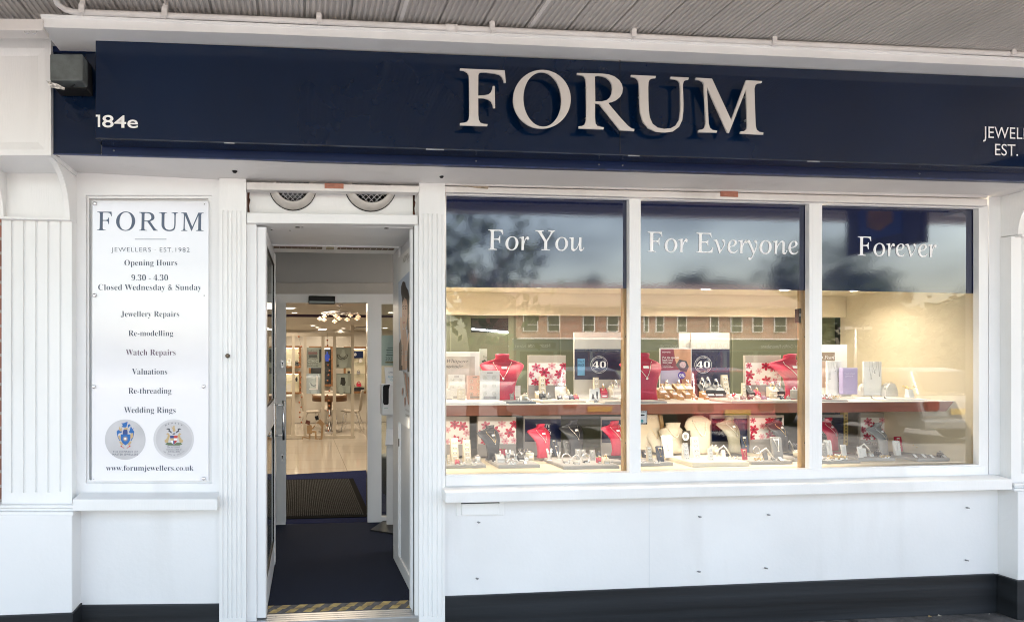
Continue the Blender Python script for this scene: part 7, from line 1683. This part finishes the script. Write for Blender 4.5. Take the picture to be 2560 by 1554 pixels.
# parked cars, tails towards the shop
RUB = mat('tyre_rubber', (.02, .02, .02), .8, var=.1); CGL = mat('car_glass', (.015, .018, .02), .05, var=0)
REDL_ = mat('red_tail_lens', (.10, .006, .006), .15, var=0); YELP = mat('yellow_plate', (.34, .23, .03), .4, var=.05)
def car(lab, x, y, colr, h=1.48):
    t = thing('parked_car', lab, 'car', (x, y, -.13), group='cars parked facing away from the shop')
    CP = mat('car_paint_%d' % int(colr[0] * 1000 + colr[2] * 100), colr, .25, var=.02, coat=1.0, metal=.2); z = -.13
    def prof(k): return [(y - .02 * k, z + .28), (y + .02, z + .55), (y - .04, z + .80), (y - .10, z + .95), (y - 2.95, z + .98), (y - 3.9, z + .82), (y - 4.15, z + .62), (y - 4.15, z + .28)]
    mm = MB(); mm.prism_x(prof(1), x - .86, x + .86); b = mm.build('body', CP, t, .09, seg=3)
    g0 = [(y - .12, z + .94, .80), (y - .42, z + h - .06, .62), (y - .75, z + h, .60), (y - 2.0, z + h - .03, .60), (y - 2.95, z + .96, .80)]
    mm = MB(); vs = [(x - w, yy, zz_) for yy, zz_, w in g0] + [(x + w, yy, zz_) for yy, zz_, w in g0]; n = 5
    mm.add(vs, [(0, 1, 2, 3, 4), (9, 8, 7, 6, 5)] + [(i, i + n, (i + 1) % n + n, (i + 1) % n) for i in range(n)]); mm.build('cabin', CP, t, .05, seg=3)
    mm = MB(); mm.add([(x - .66, y - .135 + .0, z + 1.0), (x + .66, y - .135, z + 1.0), (x + .54, y - .385, z + h - .10), (x - .54, y - .385, z + h - .10)], [(0, 1, 2, 3)])
    for i in range(4): v_ = mm.v[i]; mm.v[i] = (v_[0], v_[1] + .03, v_[2] + .02)
    mm.build('rear_window', CGL, t)
    for s_ in (-1, 1):
        mm = MB(); mm.add([(x + s_ * .80, y - .42, z + 1.02), (x + s_ * .80, y - 2.6, z + 1.02), (x + s_ * .64, y - 2.0, z + h - .10), (x + s_ * .645, y - .62, z + h - .10)], [(0, 1, 2, 3)]); mm.build('side_window', CGL, t)
        mm = MB(); mm.box(x + s_ * .62 - .14, x + s_ * .62 + .14, y - .03, y + .035, z + .66, z + .84); mm.build('tail_light', REDL_, t, .02)
        for yy in (y - .75, y - 3.35):
            mm = MB(); mm.lathe([(.20, -.1), (.31, -.1), (.32, -.06), (.32, .06), (.31, .1), (.20, .1)], (x + s_ * .78, yy, z + .32), 22, 'x'); wh = mm.build('wheel', RUB, t)
            mm = MB(); mm.lathe([(.001, -.09), (.20, -.09), (.20, .09), (.001, .09)], (x + s_ * .78, yy, z + .32), 18, 'x'); mm.build('rim', ALU, wh)
    mm = MB(); mm.box(x - .26, x + .26, y + .02, y + .05, z + .58, z + .69); mm.build('number_plate', YELP, t)
    mm = MB(); mm.prism_x([(y - .02, z + .27), (y + .09, z + .30), (y + .10, z + .46), (y, z + .50)], x - .87, x + .87); mm.build('bumper', CP, t, .03)
for lab, px, Y, colr in (('silver hatchback with a yellow plate mirrored in the first pane', 1497, -8.2, (.10, .105, .12)), ('deep red hatchback with a yellow plate mirrored in the middle pane', 1840, -7.2, (.22, .02, .025)), ('grey hatchback with a yellow plate mirrored in the third pane', 2400, -7.0, (.16, .17, .18))):
    car(lab, RF(px, 1000, Y).x, Y, colr)
# sign hung under the canopy, seen mirrored under Forever
a, b = RF(2112, 640, -1.40), RF(2320, 607, -.78); x = (a.x + b.x) / 2
hsn = thing('hanging_sign', 'dark hanging sign with a blue square under the canopy, mirrored behind Forever', 'sign', (x, -1.09, a.z))
m = MB(); m.box(x - .03, x + .03, -1.40, -.78, a.z, a.z + .46); m.build('board', mat('dark_sign_board', (.05, .05, .06), .5, var=.1), hsn, .004)
m = MB(); m.box(x - .034, x + .034, -1.28, -.92, a.z + .10, a.z + .44); m.build('blue_square', mat('sign_blue', (.01, .05, .22), .4, var=0), hsn)
m = MB(); m.prism_x([(-1.10 + .12 * math.cos(R(60 * i + 30)), a.z + .27 + .12 * math.sin(R(60 * i + 30))) for i in range(6)], x - .037, x + .037); m.build('orange_patch', mat('sign_orange', (.45, .22, .03), .5, var=.2), hsn)
m = MB()
for yy in (-1.32, -.86): m.tube([(x, yy, a.z + .45), (x, yy, ZC + .01)], .01, 8)
m.build('hanger', STEEL, hsn)
# litter on the pavement by the corner
for lab, px, py, colr in (('tan fallen leaf by the black skirting near the corner', 2325, 1541, (.42, .28, .12)), ('pale fallen leaf by the black skirting near the corner', 2349, 1539, (.55, .48, .38)), ('pale crumb of litter at the corner of the skirting', 2474, 1535, (.6, .55, .5))):
    c = PZ(px, py, .004); t = thing('fallen_leaf', lab, 'leaf', (c.x, c.y, .004)); mm = MB(); r = .014 if colr[0] < .58 else .007
    mm.add([(c.x - r, c.y, .005), (c.x - r * .2, c.y - r * .7, .009), (c.x + r, c.y - r * .1, .006), (c.x + r * .1, c.y + r * .6, .012)], [(0, 1, 2, 3)]); mm.build('blade', mat('leaf_%d' % int(colr[0] * 100), colr, .7, var=.2, vscale=50), t)
